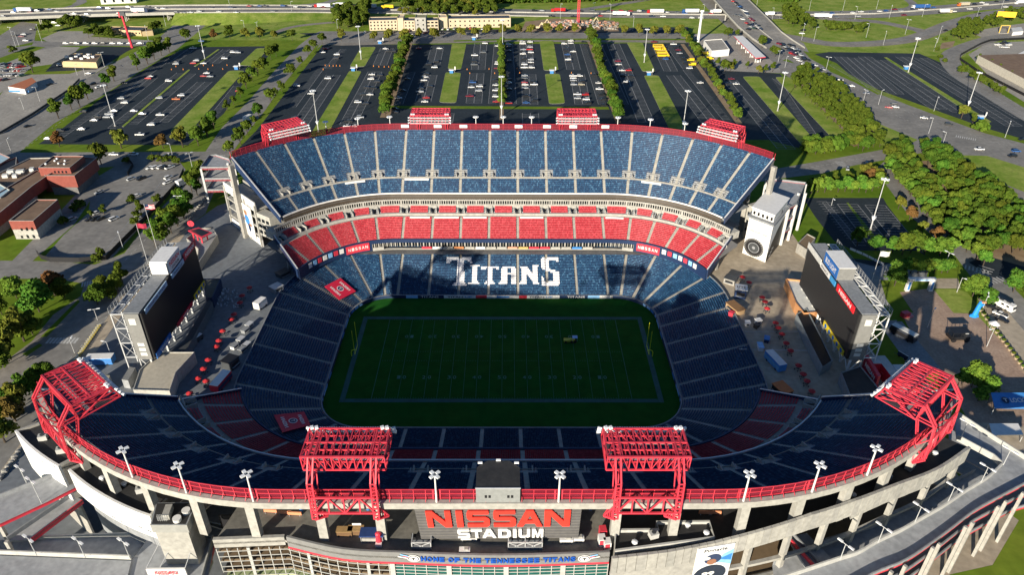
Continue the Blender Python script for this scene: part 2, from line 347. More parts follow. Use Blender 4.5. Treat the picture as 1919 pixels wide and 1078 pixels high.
# long tree-lined median soils and lawn strips
def strips():
    L_ = [[(228, 237), (232, 238), (357, 130.5), (353, 130)], [(317, 248), (354, 249), (459, 132), (429, 132)], [(447, 122), (474, 124), (504, 90), (481, 90)], [(363, 124), (367, 124.5), (412, 92), (408, 92)],
      [(655, 125), (683, 125), (705, 87.5), (677, 87.5)], [(655, 132), (678, 133), (612, 256), (577, 260)], [(839, 129), (864, 130), (874, 82), (847, 82)], [(823, 192), (855, 193), (864, 136), (835, 135)],
      [(1011, 76), (1037, 76), (1047, 132), (1019, 132)], [(1021, 138), (1049, 138), (1059, 194), (1029, 195)], [(1174, 78.5), (1204, 79), (1228, 134), (1204, 134)], [(1206.5, 141), (1234, 141), (1288, 244), (1254, 242)],
      [(1391, 143), (1423, 143), (1530, 267), (1509, 280)], [(1452, 144), (1480, 144), (1600, 264), (1566, 266)]]
    for p in L_:
        pts = [Vector(G(*q)) for q in p]; c = sum(pts, Vector((0, 0)))/4; out = []
        for i in range(4):   # rounded corners
            a, b, d = pts[i-1], pts[i], pts[(i+1) % 4]; r = min(3.0, (b-a).length*.3, (d-b).length*.3)
            u, v = b+(a-b).normalized()*r, b+(d-b).normalized()*r; out += [u, (u+v)/2*.45+b*.55, v]
        for nm, mt, z, k in (('kerb', M_conc, .12, 0), ('lawn_strip', M_lawn, .14, .35)):
            q = [x+(c-x).normalized()*k for x in out] if k else out
            mb = MB().prism([(x.x, x.y) for x in q], 0.0, z, mt); o = mb.build(nm); o['kind'] = 'structure'
strips()
sheet('median_soil', [(763, 80), (773, 80), (730, 220), (712, 220)], M_dirt, .05)
sheet('median_soil', [(938, 80), (942, 80), (944, 225), (936, 225)], M_dirt, .05)
sheet('median_soil', [(1101, 78), (1108, 78), (1164, 230), (1154, 230)], M_dirt, .05)
sheet('median_soil', [(1275, 82), (1282, 82), (1392, 232), (1380, 232)], M_dirt, .05)
sheet('verge_middle', [(730, 198), (1140, 200), (1142, 205), (726, 203)], M_grass, .052)
sheet('median_soil', [(1530, 130), (1600, 210), (1640, 262), (1600, 275), (1560, 230), (1495, 150)], M_dirt, .028)
sheet('median_green', [(1656, 107), (1662, 107), (1858, 228), (1846, 232)], M_lawn, .045)
sheet('median_green', [(1586, 380), (1590, 380), (1650, 455), (1638, 455)], M_grass, .045)
sheet('lawn_lower_right', [(1495, 375), (1512, 385), (1560, 450), (1600, 470), (1720, 470), (1735, 480), (1730, 500), (1560, 480), (1510, 440)], M_grass, .034)
sheet('lawn_right', [(1640, 205), (1747, 256), (1720, 268), (1650, 272)], M_lawn, .02)
sheet('verge_right', [(1505, 95), (1526, 100), (1590, 138), (1646, 172), (1646, 178), (1575, 140), (1519, 110)], M_grass, .04)
sheet('verge_right', [(1646, 168), (1847, 240), (1930, 264), (1930, 272), (1847, 250), (1646, 176)], M_grass, .041)
sheet('lawn_right', [(1770, 290), (1850, 292), (1940, 320), (2000, 350), (2000, 400), (1830, 322), (1780, 318)], M_lawn, .045)
sheet('pale_path', [(1780, 305), (1820, 320), (1940, 368), (2060, 420), (2060, 500), (1960, 450), (1880, 400), (1800, 345)], M_road2, .047)
sheet('wood_floor', [(1660, 305), (1760, 300), (1800, 340), (1900, 420), (1960, 500), (1880, 520), (1790, 440), (1700, 355)], M_dirt, .026)
# --- plaza at right: pavers, lawns, paths
sheet('paver_plaza', [(1686, 548), (1749, 540), (1787, 587), (1828, 588), (1919, 683), (2000, 775), (2000, 870), (1790, 870), (1770, 780), (1755, 690), (1700, 610), (1690, 586), (1711, 586)], M_brickpave, .03)
sheet('crossing_path', [(1740, 522), (1795, 522), (1800, 541), (1745, 541)], M_plaza, .036)
sheet('lawn_plaza', [(1749, 542), (1795, 542), (1812, 548), (1834, 575), (1826, 587), (1787, 587)], M_lawn, .04)
sheet('lawn_plaza', [(1660, 552), (1684, 552), (1712, 586), (1688, 586)], M_grass, .04)
sheet('lawn_plaza', [(1650, 572), (1668, 572), (1687, 600), (1650, 602)], M_grass, .038)
sheet('loading_slab', [(1644, 603), (1690, 603), (1762, 690), (1752, 694), (1710, 694)], M_concg, .04)
sheet('lawn_plaza', [(1826, 586), (1836, 574), (1919, 670), (2000, 760), (2000, 775), (1919, 683)], M_lawn, .042)
sheet('sidewalk_right', [(1832, 560), (1850, 540), (1919, 620), (1990, 700), (1990, 780), (1919, 700)], M_plaza, .043)
sheet('sidewalk_plaza', [(1630, 505), (1648, 520), (1660, 560), (1700, 640), (1740, 720), (1790, 800), (1775, 810), (1720, 720), (1680, 650), (1640, 580)], M_conc, .034)
sheet('plaza_asphalt', [(1560, 470), (1640, 475), (1740, 505), (1735, 525), (1650, 525), (1640, 560), (1560, 500)], M_concg, .026)
sheet('lawn_low', [(1740, 690), (1760, 695), (1810, 780), (1790, 795)], M_grass, .044)
sheet('stall_paving', [(1810, 790), (1919, 800), (1960, 900), (1880, 900), (1800, 830)], M_plaza, .045)
sheet('lawn_bottom', [(1919, 960), (1990, 960), (2100, 1200), (1700, 1200), (1780, 1078), (1860, 1060)], M_grass, .03)
# school car park and grounds at left
sheet('car_park_school', [(175, 345), (230, 305), (338, 305), (348, 318), (300, 380), (250, 440), (205, 490), (95, 494), (85, 480), (120, 440), (165, 400)], M_road, .036)
sheet('school_drive', [(160, 345), (235, 300), (250, 300), (180, 360), (140, 420), (60, 490), (20, 492), (100, 410)], M_road, .032)
sheet('lawn_park', [(-80, 525), (100, 524), (148, 545), (60, 650), (-20, 730), (-80, 760)], M_grass, .03)
sheet('seal_square', [(600, 82), (560, 142), (480, 245), (470, 240), (550, 140), (590, 88)], M_grass, .036)
# --- bay markings
mk = MB(); zz = .062
def mline(a, b, w_=.2, mt=M_markd, z=zz):
    a = Vector(a); b = Vector(b); d = (b-a).normalized(); n = Vector((-d.y, d.x))*w_/2
    mk.poly([(*(a-n), z), (*(b-n), z), (*(b+n), z), (*(a+n), z)][::1], mt)
def bay(p0, p1, sides=(1, -1), w_=5.3, pitch=2.75, centre=True, edge=True, slant=0):
    a = Vector(G(*p0)); b = Vector(G(*p1)); d = (b-a); L = d.length; d.normalize(); n = Vector((-d.y, d.x))
    if centre: mline(a, b, .4)
    for s_ in sides:
        for i in range(int(L/pitch)+1):
            p = a+d*i*pitch; mline(p+n*s_*.1, p+n*s_*w_+d*slant, .3)
        if edge: mline(a+n*s_*w_, b+n*s_*w_, .28)
for p in (((187, 222), (282, 145)), ((299, 229), (384, 153)), ((316, 118), (352, 92)), ((398, 118), (430, 92)), ((1211, 229), (1148, 79)), ((888, 193), (894, 137)), ((896, 130), (901, 80)),
          ((987, 128), (986, 78)), ((993.5, 195.5), (991, 138.6)), ((1075, 130), (1063, 78)), ((1092, 195), (1082, 139)), ((1257, 133), (1235, 88)), ((1335, 236), (1262, 141)), ((1474, 279), (1367, 150)),
          ((712, 122), (725, 90)), ((652, 234), (703, 134)), ((793, 190), (806, 140)), ((812, 120), (820, 87)), ((560, 236), (625, 140)), ((1590, 250), (1460, 146)),
          ((832, 232), (836, 212)), ((995, 234), (994, 212)), ((1100, 234), (1096, 212))): bay(*p)
for p0, p1, s_ in (((96, 262), (300, 117), (-1,)), ((395, 235), (452, 160), (1,)), ((930, 194), (938, 80), (1,)), ((953, 194), (949, 80), (-1,)), ((1136, 195), (1098, 82), (1,)), ((1376, 232), (1292, 130), (1,)), ((1163, 195), (1115, 82), (-1,)), ((1292, 128), (1258, 84), (1,)),
                   ((1524, 268), (1445, 146), (-1,)), ((242, 232), (354, 138), (-1,)), ((218, 240), (345, 136), (1,)), ((740, 195), (765, 135), (-1,)), ((622, 128), (650, 92), (1,)), ((540, 200), (600, 120), (-1,))):
    bay(p0, p1, s_, centre=False)
for p in (((1640, 165), (1575, 106)), ((1760, 205), (1620, 106)), ((1800, 210), (1650, 112)), ((1900, 236), (1690, 106)), ((1919, 222), (1725, 108)), ((1680, 176), (1600, 108))): bay(*p)
bay((1700, 196), (1560, 118), (1,), centre=False)
for p0, p1, s_ in (((1530, 378), (1590, 452), (1,)), ((1588, 383), (1645, 455), (-1, 1)), ((1640, 385), (1710, 470), (-1, 1)), ((1560, 380), (1625, 462), (-1,))): bay(p0, p1, s_, w_=5, centre=False)
for p in (((205, 488), (330, 330)),): bay(*p, (1,), centre=False)
# road lines, crossings
def dash(px0, px1, n, f=.45, w_=.22, mt=M_mark):
    a = Vector(G(*px0)); b = Vector(G(*px1))
    for i in range(n): mline(a.lerp(b, i/n), a.lerp(b, (i+f)/n), w_, mt, .066)
dash((0, 290), (330, 70), 40); dash((0, 270), (320, 64), 40); dash((0, 312), (150, 202), 20)
dash((1540, 140), (1740, 226), 30); dash((1530, 152), (1730, 238), 30); dash((1740, 226), (1919, 285), 20); dash((1400, 20), (1530, 150), 24); dash((1372, 20), (1500, 140), 24)
dash((300, 480), (20, 800), 30); dash((320, 400), (180, 545), 16); dash((1450, 327), (1640, 292), 20, .7); dash((1800, 105), (1919, 70), 18); dash((1795, 118), (1919, 205), 22)
dash((20, 292), (380, 292), 40, .3); dash((640, 76), (1290, 66), 60, .3)
def zebra(c0, c1, n, ln, w_=.5):
    a = Vector(G(*c0)); b = Vector(G(*c1)); d = (b-a).normalized(); q = Vector((-d.y, d.x))*ln/2
    for i in range(n): p = a.lerp(b, (i+.5)/n); mline(p-q, p+q, w_, M_mark, .068)
zebra((88, 639), (146, 639), 9, 3.5, .9); zebra((152, 534), (176, 530), 5, 4, .6); zebra((1806, 500), (1855, 512), 7, 4, .6); zebra((1836, 520), (1850, 500), 5, 6, .5); zebra((1846, 530), (1884, 522), 6, 4, .6)
zebra((1571, 302), (1582, 312), 5, 5, .5); zebra((395, 302), (420, 290), 6, 4, .5); zebra((1790, 255), (1830, 262), 10, 4, .5)
dash((1440, 690-0), (1450, 690), 1)
mline(G(1395, 622), G(1530, 622), .25, M_mark, .066); mline(G(1385, 655), G(1535, 658), .45, M_mark, .066)
struct('painted_markings', mk)
# ================================================================ STADIUM BOWL
FZ = -10.0      # field level
def pos(t, R, side=1):
    sg = 1 if t >= 0 else -1; a = abs(t)
    if a <= 46.5: x, y = t, 24+R
    elif a <= 136.5:
        g = math.radians(a-46.5); x, y = sg*(46.5+R*math.sin(g)), 24+R*math.cos(g)
    else: x, y = sg*(46.5+R), 24-(a-136.5)
    return x, y*side
def ts(t0, t1, step=4.5):
    "stations from t0 to t1 with breaks at the straight/curve joints"
    br = sorted({t0, t1, *[b for b in (-136.5, -46.5, 46.5, 136.5) if t0 < b < t1]}); out = [br[0]]
    for a, b in zip(br, br[1:]):
        mid = abs((a+b)/2)
        n = 1 if (mid < 46.5 or mid > 136.5) else max(1, math.ceil((b-a)/step))
        out += [a+(b-a)*(i+1)/n for i in range(n)]
    return out
def sweep(mb, prof, tt, side=1, mt=None, caps=True, closed=True):
    "sweep a profile of (R,z) points, anticlockwise seen with R right, z up, along stations"
    n = len(prof); vs = []
    for t in tt:
        for R, z in prof:
            x, y = pos(t, R, side); vs.append((x, y, z))
    fs = []
    for i in range(len(tt)-1):
        for j in range(n if closed else n-1):
            a, b = i*n+j, i*n+(j+1) % n
            q = (a, b, b+n, a+n); fs.append(q if side < 0 else q[::-1])
    if caps and closed: fs += [tuple(range(n)), tuple(range((len(tt)-1)*n, len(tt)*n))[::-1]]
    return mb.mesh(vs, fs, mt)
class Quads:
    def __init__(s): s.q = []; s.m = []
    def add(s, arr, mi): s.q.append(arr.reshape(-1, 4, 3)); s.m.append(np.broadcast_to(mi, (len(s.q[-1]),)).copy())
    def build(s, name, mats, parent):
        q = np.concatenate(s.q).astype(np.float32); m = np.concatenate(s.m).astype(np.int32); n = len(q)
        if parent is not None and '_w' in parent: q = q - np.array(parent['_w'], np.float32)
        me = bpy.data.meshes.new(name); me.vertices.add(4*n); me.vertices.foreach_set('co', q.reshape(-1))
        me.loops.add(4*n); me.loops.foreach_set('vertex_index', np.arange(4*n, dtype=np.int32))
        me.polygons.add(n); me.polygons.foreach_set('loop_start', np.arange(0, 4*n, 4, dtype=np.int32))
        me.polygons.foreach_set('loop_total', np.full(n, 4, np.int32))
        for k in mats: me.materials.append(k)
        me.polygons.foreach_set('material_index', m); me.update(calc_edges=True)
        o = bpy.data.objects.new(name, me); S.collection.objects.link(o); o.parent = parent; return o
SEATB = [mat('seat_navy_a', (.009, .045, .115), .5, 0), mat('seat_navy_b', (.018, .075, .165), .5, 0), mat('seat_navy_faded', (.05, .14, .25), .5, 0)]
SEATR = [mat('seat_red_a', (.44, .035, .05), .5, 0), mat('seat_red_b', (.50, .06, .075), .5, 0), mat('seat_red_faded', (.60, .07, .09), .5, 0)]
SEATW = mat('seat_white', (.72, .72, .74), .5, 0)
_F = [  # white seat letters, outlines on the seating plan (survey units)
 [(135,98),(495,98),(495,180),(470,180),(435,150),(385,150),(378,455),(385,460),(412,490),(412,505),(203,505),(203,490),(235,465),(262,455),(290,150),(210,148),(165,180),(132,180)],
 [(460,200),(615,200),(615,215),(570,240),(568,445),(608,465),(605,488),(440,488),(440,475),(495,445),(500,240),(465,215)],
 [(630,222),(880,222),(880,275),(860,282),(835,262),(785,262),(785,440),(828,462),(828,488),(670,488),(670,465),(715,440),(722,258),(660,282),(632,278)],
 [(925,240),(945,222),(1110,222),(1120,240),(1128,465),(1145,472),(1145,488),(1058,488),(1052,345),(998,345),(995,488),(875,488),(880,468),(915,440)],
 [(1180,225),(1285,225),(1365,325),(1372,225),(1365,200),(1455,200),(1455,222),(1430,240),(1440,465),(1468,475),(1468,488),(1390,488),(1275,340),(1275,488),(1180,488),(1180,470),(1205,440),(1215,250),(1180,240)],
 [(1485,120),(1510,98),(1735,98),(1740,160),(1715,165),(1690,150),(1600,150),(1600,260),(1690,290),(1750,310),(1758,490),(1740,508),(1505,508),(1500,380),(1525,385),(1545,440),(1665,440),(1660,330),(1600,300),(1520,275),(1490,240)]]
_HOLE = [(998,262),(1050,262),(1050,322),(998,322)]
def _inpoly(px, py, poly):
    c = np.zeros(px.shape, bool); n = len(poly)
    for i in range(n):
        x0, y0 = poly[i]; x1, y1 = poly[(i+1) % n]
        if y0 == y1: continue
        k = ((y0 > py) != (y1 > py)) & (px < (x1-x0)*(py-y0)/(y1-y0)+x0); c ^= k
    return c
def letter_mask(x, y, z):
    d = np.stack([x, y, z], -1)-np.array(CO); zz = d@np.array(FW)
    px = 959.5+CF*(d@np.array(RT))/zz; py = 539-CF*(d@np.array(UP))/zz
    px = (px-820)*7.676; py = (py-470)*7.676; mk = np.zeros(px.shape, bool)
    for f in _F: mk |= _inpoly(px, py, f)
    return mk & ~_inpoly(px, py, _HOLE)
def row_line(t0, t1, R, side, spacing):
    "seat places on a row: centres and outward normals"
    tt = ts(t0, t1, 1.0); P = np.array([pos(t, R, side) for t in tt]); d = np.hypot(*(P[1:]-P[:-1]).T); s = np.concatenate([[0], np.cumsum(d)])
    n = int(s[-1]/spacing)
    if n < 1: return None
    q = (np.arange(n)+.5)*s[-1]/n
    x = np.interp(q, s, P[:, 0]); y = np.interp(q, s, P[:, 1])
    e = 1e-2; xa = np.interp(np.clip(q-.3, 0, s[-1]), s, P[:, 0]); xb = np.interp(np.clip(q+.3, 0, s[-1]), s, P[:, 0])
    ya = np.interp(np.clip(q-.3, 0, s[-1]), s, P[:, 1]); yb = np.interp(np.clip(q+.3, 0, s[-1]), s, P[:, 1])
    T = np.stack([xb-xa, yb-ya], 1); T /= np.linalg.norm(T, axis=1)[:, None]
    N = np.stack([-T[:, 1], T[:, 0]], 1)*side
    return np.stack([x, y], 1), T, N, s[-1]/n
def seats(Q, t0, t1, R, z, side, cols, base_mi, white_mi=None, wfn=None):
    r = row_line(t0, t1, R, side, .52)
    if r is None: return
    C, T, N, sp = r; n = len(C); hw = sp*.44
    def V(u, v, h):  # along, outward, height
        return np.concatenate([C+T*u+N*v, np.full((n, 1), z+h)], 1)
    rr = rng.random(n); mi = base_mi+np.where(rr < .5, 0, np.where(rr < .9, 1, 2))
    if wfn is not None:
        mk = wfn(C[:, 0], C[:, 1], np.full(n, z+.6)); mi = np.where(mk, white_mi, mi)
    f = .02
    Q.add(np.stack([V(-hw, .30, .42), V(hw, .30, .42), V(hw, .36, .88), V(-hw, .36, .88)], 1), mi)      # back, front side
    Q.add(np.stack([V(-hw, .42, .88), V(hw, .42, .88), V(hw, .36, .40), V(-hw, .36, .40)], 1), mi)      # back, rear side
    Q.add(np.stack([V(-hw, .36, .88), V(hw, .36, .88), V(hw, .42, .88), V(-hw, .42, .88)], 1), mi)      # top edge
    Q.add(np.stack([V(-hw, -.05, .44), V(hw, -.05, .44), V(hw, .30, .41), V(-hw, .30, .41)], 1), mi)    # pan
    Q.add(np.stack([V(-hw, -.10, .25), V(hw, -.10, .25), V(hw, -.12, .44), V(-hw, -.12, .44)], 1), mi)  # pan edge
def steps(Q, t0, t1, R, z, tread, rise, side, mi, half=False, zoff=0):
    tt = ts(t0, t1, 4.5)
    for a, b in zip(tt, tt[1:]):
        def W(t, r, h): x, y = pos(t, r, side); return (x, y, h)
        L_ = [[W(a, R, z), W(b, R, z), W(b, R+tread, z), W(a, R+tread, z)], [W(a, R, z-rise), W(b, R, z-rise), W(b, R, z), W(a, R, z)]]
        if half:
            m_ = R+tread*.5; h = z+rise*.5
            L_ = [L_[0], L_[1], [W(a, m_, h), W(b, m_, h), W(b, R+tread, h), W(a, R+tread, h)], [W(a, m_, z), W(b, m_, z), W(b, m_, h), W(a, m_, h)]]
        A = np.array(L_)
        if side < 0: A = A[:, ::-1]
        Q.add(A[:, ::-1], mi)
def dt(t, R, w_):   # half-aisle w_ metres as a change of t at R
    a = abs(t); return w_ if (a < 46.4 or a > 136.6) else math.degrees(w_/R)
def tier(parent, side, cuts, R0, z0, rows, tread, rise, cols, seats_from=0, row_a=0, row_b=None, wfn=None, gap=None, name='seat_block', aisles=True, endcut=None):
    "cuts = aisle stations; a block of seats between each pair, an aisle part on each inner cut"
    row_b = rows if row_b is None else row_b
    for k in range(len(cuts)-1):
        Q = Quads()
        for i in range(row_a, row_b):
            R = R0+i*tread; z = z0+i*rise
            a = cuts[k]; b = cuts[k+1]
            if endcut:
                if k == 0: a = -endcut(R)
                if k == len(cuts)-2: b = endcut(R)
            a += 0 if (k == 0 and endcut) else dt(a, R, .62); b -= 0 if (k == len(cuts)-2 and endcut) else dt(b, R, .62)
            if b-a < .05*(1 if abs(a) < 46 else 5): continue
            steps(Q, a, b, R, z, tread, rise, side, 0)
            ga, gb = a, b
            if gap and gap(i):
                w_ = gap(i); ga = a+dt(a, R, w_) if not (k == 0 and endcut) else a; gb = b-dt(b, R, w_) if not (k == len(cuts)-2 and endcut) else b
            if gb-ga > .3: seats(Q, ga, gb, R+.38, z, side, None, 1, 4, wfn)
        if Q.q: Q.build(name, [M_step]+cols+[SEATW], parent)
    if not aisles: return
    Q = Quads()
    for c in cuts[(1 if endcut else 0):(-1 if endcut else None)]:
        Q = Quads()
        for i in range(row_a, row_b):
            R = R0+i*tread; z = z0+i*rise; mi = 0
            if wfn is not None:
                x, y = pos(c, R+.4, side)
                if wfn(np.array([x]), np.array([y]), np.array([z+.3]))[0]: mi = 1
            steps(Q, c-dt(c, R, .62), c+dt(c, R, .62), R, z, tread, rise, side, mi, half=True)
        Q.build('aisle', [M_aisle, SEATW], parent)
# ---------------------------------------------------------------- lower bowl
bowl = thing('lower_seating_bowl', 'lower ring of navy seats sunk around the green football field', 'seating bowl', (0, 0, FZ))
LR0, LZ0, LROWS, LT, LRI = 16.6, -8.9, 31, .86, .292
cutsN = [-46.5-x for x in (84, 66, 48, 30, 12)] + [-31.5, -18.9, -6.3, 6.3, 18.9, 31.5] + [46.5+x for x in (12, 30, 48, 66, 84)]
def full(c):  # add end straights up to y=0
    return [-154.5, -142.5] + c + [142.5, 154.5]
for side in (1, -1):
    c = full(sorted(cutsN + [-44.6, 44.6]))
    tier(bowl, side, c, LR0, LZ0, LROWS, LT, LRI, SEATB, wfn=letter_mask if side > 0 else None)
# end blocks between y=-6 and y=6
for sx in (-1, 1):
    Q = Quads()
    for i in range(LROWS):
        R = LR0+i*LT; z = LZ0+i*LRI; x = sx*(46.5+R); x1 = sx*(46.5+R+LT)
        A = np.array([[(x, -5.4, z), (x, 5.4, z), (x1, 5.4, z), (x1, -5.4, z)], [(x, -5.4, z-LRI), (x, 5.4, z-LRI), (x, 5.4, z), (x, -5.4, z)]]); Q.add(A, 0)
        n = 20; yy = (np.arange(n)+.5)*10.8/n-5.4; xx = sx*(46.5+R+.38)
        def V(u, v, h): return np.stack([np.full(n, xx+sx*v), yy+u, np.full(n, z+h)], 1)
        mi = 1+rng.integers(0, 2, n); hw = .24
        Q.add(np.stack([V(-hw, .30, .42), V(hw, .30, .42), V(hw, .36, .88), V(-hw, .36, .88)], 1), mi)
        Q.add(np.stack([V(-hw, .36, .88), V(hw, .36, .88), V(hw, .42, .88), V(-hw, .42, .88)], 1), mi)
        Q.add(np.stack([V(-hw, .42, .88), V(hw, .42, .88), V(hw, .36, .40), V(-hw, .36, .40)], 1), mi)
        Q.add(np.stack([V(-hw, -.05, .44), V(hw, -.05, .44), V(hw, .30, .41), V(-hw, .30, .41)], 1), mi)
    Q.build('seat_block', [M_step]+SEATB+[SEATW], bowl)
# field wall, its padding, and the walkway behind the last row
M_pad = P('wall_padding', .015, .035, .09, .6); LTOP = LZ0+LROWS*LRI
mb = MB()
for side in (1, -1): sweep(mb, [(16.0, FZ), (16.45, FZ), (16.45, -8.55), (16.0, -8.55)], ts(-160.5, 160.5, 4.5), side, M_concg, caps=False)
for sx in (-1, 1): pass
mb.build('field_wall', None, bowl)
for side in (1, -1):
    for a, b in ((47, 160.5), (-160.5, -47)): sweep(MB(), [(15.93, FZ), (15.99, FZ), (15.99, -8.6), (15.93, -8.6)], ts(a, b, 4.5), side, M_pad, caps=False).build('wall_padding', M_pad, bowl)
mb = MB(); RB = LR0+LROWS*LT
for side in (1, -1):
    sweep(mb, [(RB, -1), (RB+.25, -1), (RB+.25, LTOP+.9), (RB, LTOP+.9)], ts(-160.5, 160.5), side, M_concg, caps=False)
mb.build('rear_wall', None, bowl)
# bright blue pads along the end walls
M_blue = P('sky_blue_panel', .05, .22, .55, .5); M_bluel = P('light_blue_panel', .25, .50, .80, .5)
for side in (1, -1):
    for sx in (-1, 1):
        for a, b in ((96, 101), (104, 112), (114, 122), (128, 133), (137, 143), (146, 150)):
            sweep(MB(), [(15.86, FZ+.2), (15.92, FZ+.2), (15.92, -8.75), (15.86, -8.75)], ts(*(sorted((sx*a, sx*b))), 4.5), side, M_blue if (a//2) % 2 else M_bluel).build('wall_pad_panel', M_blue, bowl)
# far sideline boards with their writing
def wallboard(x0, x1, mt, R=15.9, z0=-9.95, z1=-8.5, name='sideline_board'):
    return MB().box(((x0+x1)/2, 24+R, (z0+z1)/2), (abs(x1-x0), .06, z1-z0), 0, mt)
wb = MB()
for a, b, mt in ((-47, -41, M_navy), (-41, -36, M_bluel), (-36, -25, M_navy), (-25, -11.5, M_white), (-11.5, -6.8, M_red), (-6.8, 6.8, M_white), (6.8, 10.2, M_red), (10.2, 24, M_white), (24, 36, M_navy), (36, 41, M_bluel), (41, 46, M_white)):
    m_ = wallboard(a, b, mt); wb.mesh(m_.v, m_.f, mt)
sb = tag(wb.build('sideline_board'), 'long blue and white board along the far sideline reading TITAN UP', 'banner')
def wfn_(x): return lambda a, b: (x+a, 39.80, -9.22+b)
for x, s_, ww, hh, mt, bd in ((-20.2, 'TITAN', 6.6, .8, M_navy, .03), (-14.6, 'UP', 3, .8, M_blue, .03), (14.3, 'TITAN', 6.4, .8, M_navy, .03), (19.6, 'UP', 2.8, .8, M_blue, .03), (-31, 'TITANS', 7.5, .95, M_white, .01), (31, 'TITANS', 7.5, .95, M_white, .01)):
    lettering(s_, wfn_(x), ww, hh, mt, parent=sb, bold=bd)
MB().box((0, 39.8, -9.2), (5.5, .05, .8), 0, M_blue).build('blue_emblem', None, sb)
# ---------------------------------------------------------------- field
struct('football_field', MB().prism([pos(t, 15.9, 1) for t in ts(-160.5, 160.5, 6)] + [pos(t, 15.9, -1) for t in ts(-160.5, 160.5, 6)][::-1], FZ-.5, FZ, M_field))
M_ln = mat('field_line_paint', (.05, .17, .12), .9, .2, .3); M_lnb = mat('field_border_paint', (.018, .09, .08), .9, .2, .3)
mk = MB(); z = FZ+.012
def fl(x0, y0, x1, y1, mt=M_ln): mk.poly([(x0, y0, z), (x1, y0, z), (x1, y1, z), (x0, y1, z)], mt)
for sx in (-1, 1):
    fl(sx*54.86 if sx > 0 else -56.69, -26.2, 56.69 if sx > 0 else -54.86, 26.2, M_lnb)
    fl(-54.8, 24.38 if sx > 0 else -26.2, 54.8, 26.2 if sx > 0 else -24.38, M_lnb)
for i in range(21):
    x = -45.72+i*4.572; wd = .10 if i % 20 else .16; fl(x-wd/2, -24.3, x+wd/2, 24.3)
for i in range(1, 100):
    x = -45.72+i*.9144
    if i % 5: [fl(x-.05, y-.3, x+.05, y+.3) for y in (-2.82, 2.82, -23.9, 23.9)]
for i, n in enumerate(('10', '20', '30', '40', '50', '40', '30', '20', '10')):
    for y, fl_ in ((-12.5, 1), (12.5, -1)):
        for j, ch in enumerate(n):
            vs, fs, w_, h_ = text_verts(ch, .01); cx = (i-4)*9.144+(j-.5)*2.0*fl_
            mk.mesh([(cx+a/w_*1.2*fl_, y+b/h_*1.83*fl_, z) for a, b in vs], fs, M_ln)
struct('field_markings', mk)
# goalposts
M_yel = P('goal_yellow', .75, .80, .03, .4, var=0)
for sx in (-1, 1):
    x = sx*54.9; g = thing('goal_post', 'yellow goal post at the %s end of the football field' % ('left' if sx < 0 else 'right'), 'goal post', (sx*56.7, 0, FZ), group='goal posts')
    mb = MB(); pts = [(sx*56.9, 0, FZ), (sx*56.9, 0, FZ+1.9), (sx*56.6, 0, FZ+2.6), (sx*55.9, 0, FZ+3.0), (x, 0, FZ+3.05)]
    for a, b in zip(pts, pts[1:]): mb.tube(a, b, .13, n=8)
    mb.build('gooseneck', M_yel, g); MB().tube((x, -2.9, FZ+3.05), (x, 2.9, FZ+3.05), .10).build('crossbar', M_yel, g)
    for y in (-2.85, 2.85): MB().tube((x, y, FZ+3.05), (x, y, FZ+13.7), .08).build('upright', M_yel, g)
# tractor on the field
tr = thing('groundskeeping_tractor', 'small green and yellow tractor with canopy parked on the football field', 'tractor', (*G(1071, 641, FZ), FZ))
x, y = G(1071, 641, FZ); M_tg = P('tractor_green', .05, .16, .05, .5); M_ty = P('tractor_yellow', .5, .5, .05, .5)
MB().box((x+.3, y, FZ+1.0), (2.0, 1.2, .9)).box((x-1.9, y, FZ+.9), (2.3, 1.6, .7), 0).build('body', M_ty, tr)
mb = MB().box((x+1.2, y, FZ+2.35), (2.0, 1.8, .1)); [mb.tube((x+1.2+a, y+b, FZ+.9), (x+1.2+a, y+b, FZ+2.35), .04) for a in (-.9, .9) for b in (-.8, .8)]; mb.build('canopy', M_bluel, tr)
for a, r in ((-2.3, .45), (.0, .5), (1.3, .6)):
    for b in (-.85, .85): MB().tube((x+a, y+b-.15, FZ+r), (x+a, y+b+.15, FZ+r), r, n=12).build('wheel', M_black, tr)
# corner sponsor tarps on the seats with the writing
def tarp(c, lab):
    P_ = []
    for px, py in c:   # settle each corner on the raked rows
        z = -5.
        for _ in range(30):
            x, y = G(px, py, z); ax = abs(x)-46.5; ay = abs(y)-24; R = (math.hypot(ax, ay) if ax > 0 and ay > 0 else max(ax, ay)); z = LZ0+(R-LR0)*LRI/LT+1.15
        P_.append((x, y, z))
    A, B_, C_, D = map(Vector, P_)
    t = tag(MB().mesh([A, B_, C_, D] + [p-Vector((0, 0, .15)) for p in (A, B_, C_, D)], [(0,1,2,3),(7,6,5,4),(0,4,5,1),(1,5,6,2),(2,6,7,3),(3,7,4,0)]).build('seat_tarp', P('tarp_red', .55, .012, .045, .6)), lab, 'tarp', 'red tarps over corner seats')
    def f(u, v): p = A.lerp(B_, u).lerp(D.lerp(C_, u), v); return p+Vector((0, 0, .05))
    def ff(u0, v0, ang=0): return lambda a, b: f(u0+a, v0+b)
    for v0 in (.22, .8): lettering('NISSAN', ff(.5, v0), .62, .13, M_white, parent=t, bold=.02)
    vs = [(math.cos(q*PI/8), math.sin(q*PI/8)) for q in range(16)]
    MB().poly([f(.5+.16*a, .51+.15*b) for a, b in vs]).build('emblem', M_white, t)
    MB().poly([f(.5+.13*a, .51+.12*b)+Vector((0, 0, .03)) for a, b in vs]).build('emblem', M_navy, t)
    lettering('T', lambda a, b: f(.5+a, .51+b)+Vector((0, 0, .06)), .12, .12, M_white, parent=t, bold=.02)
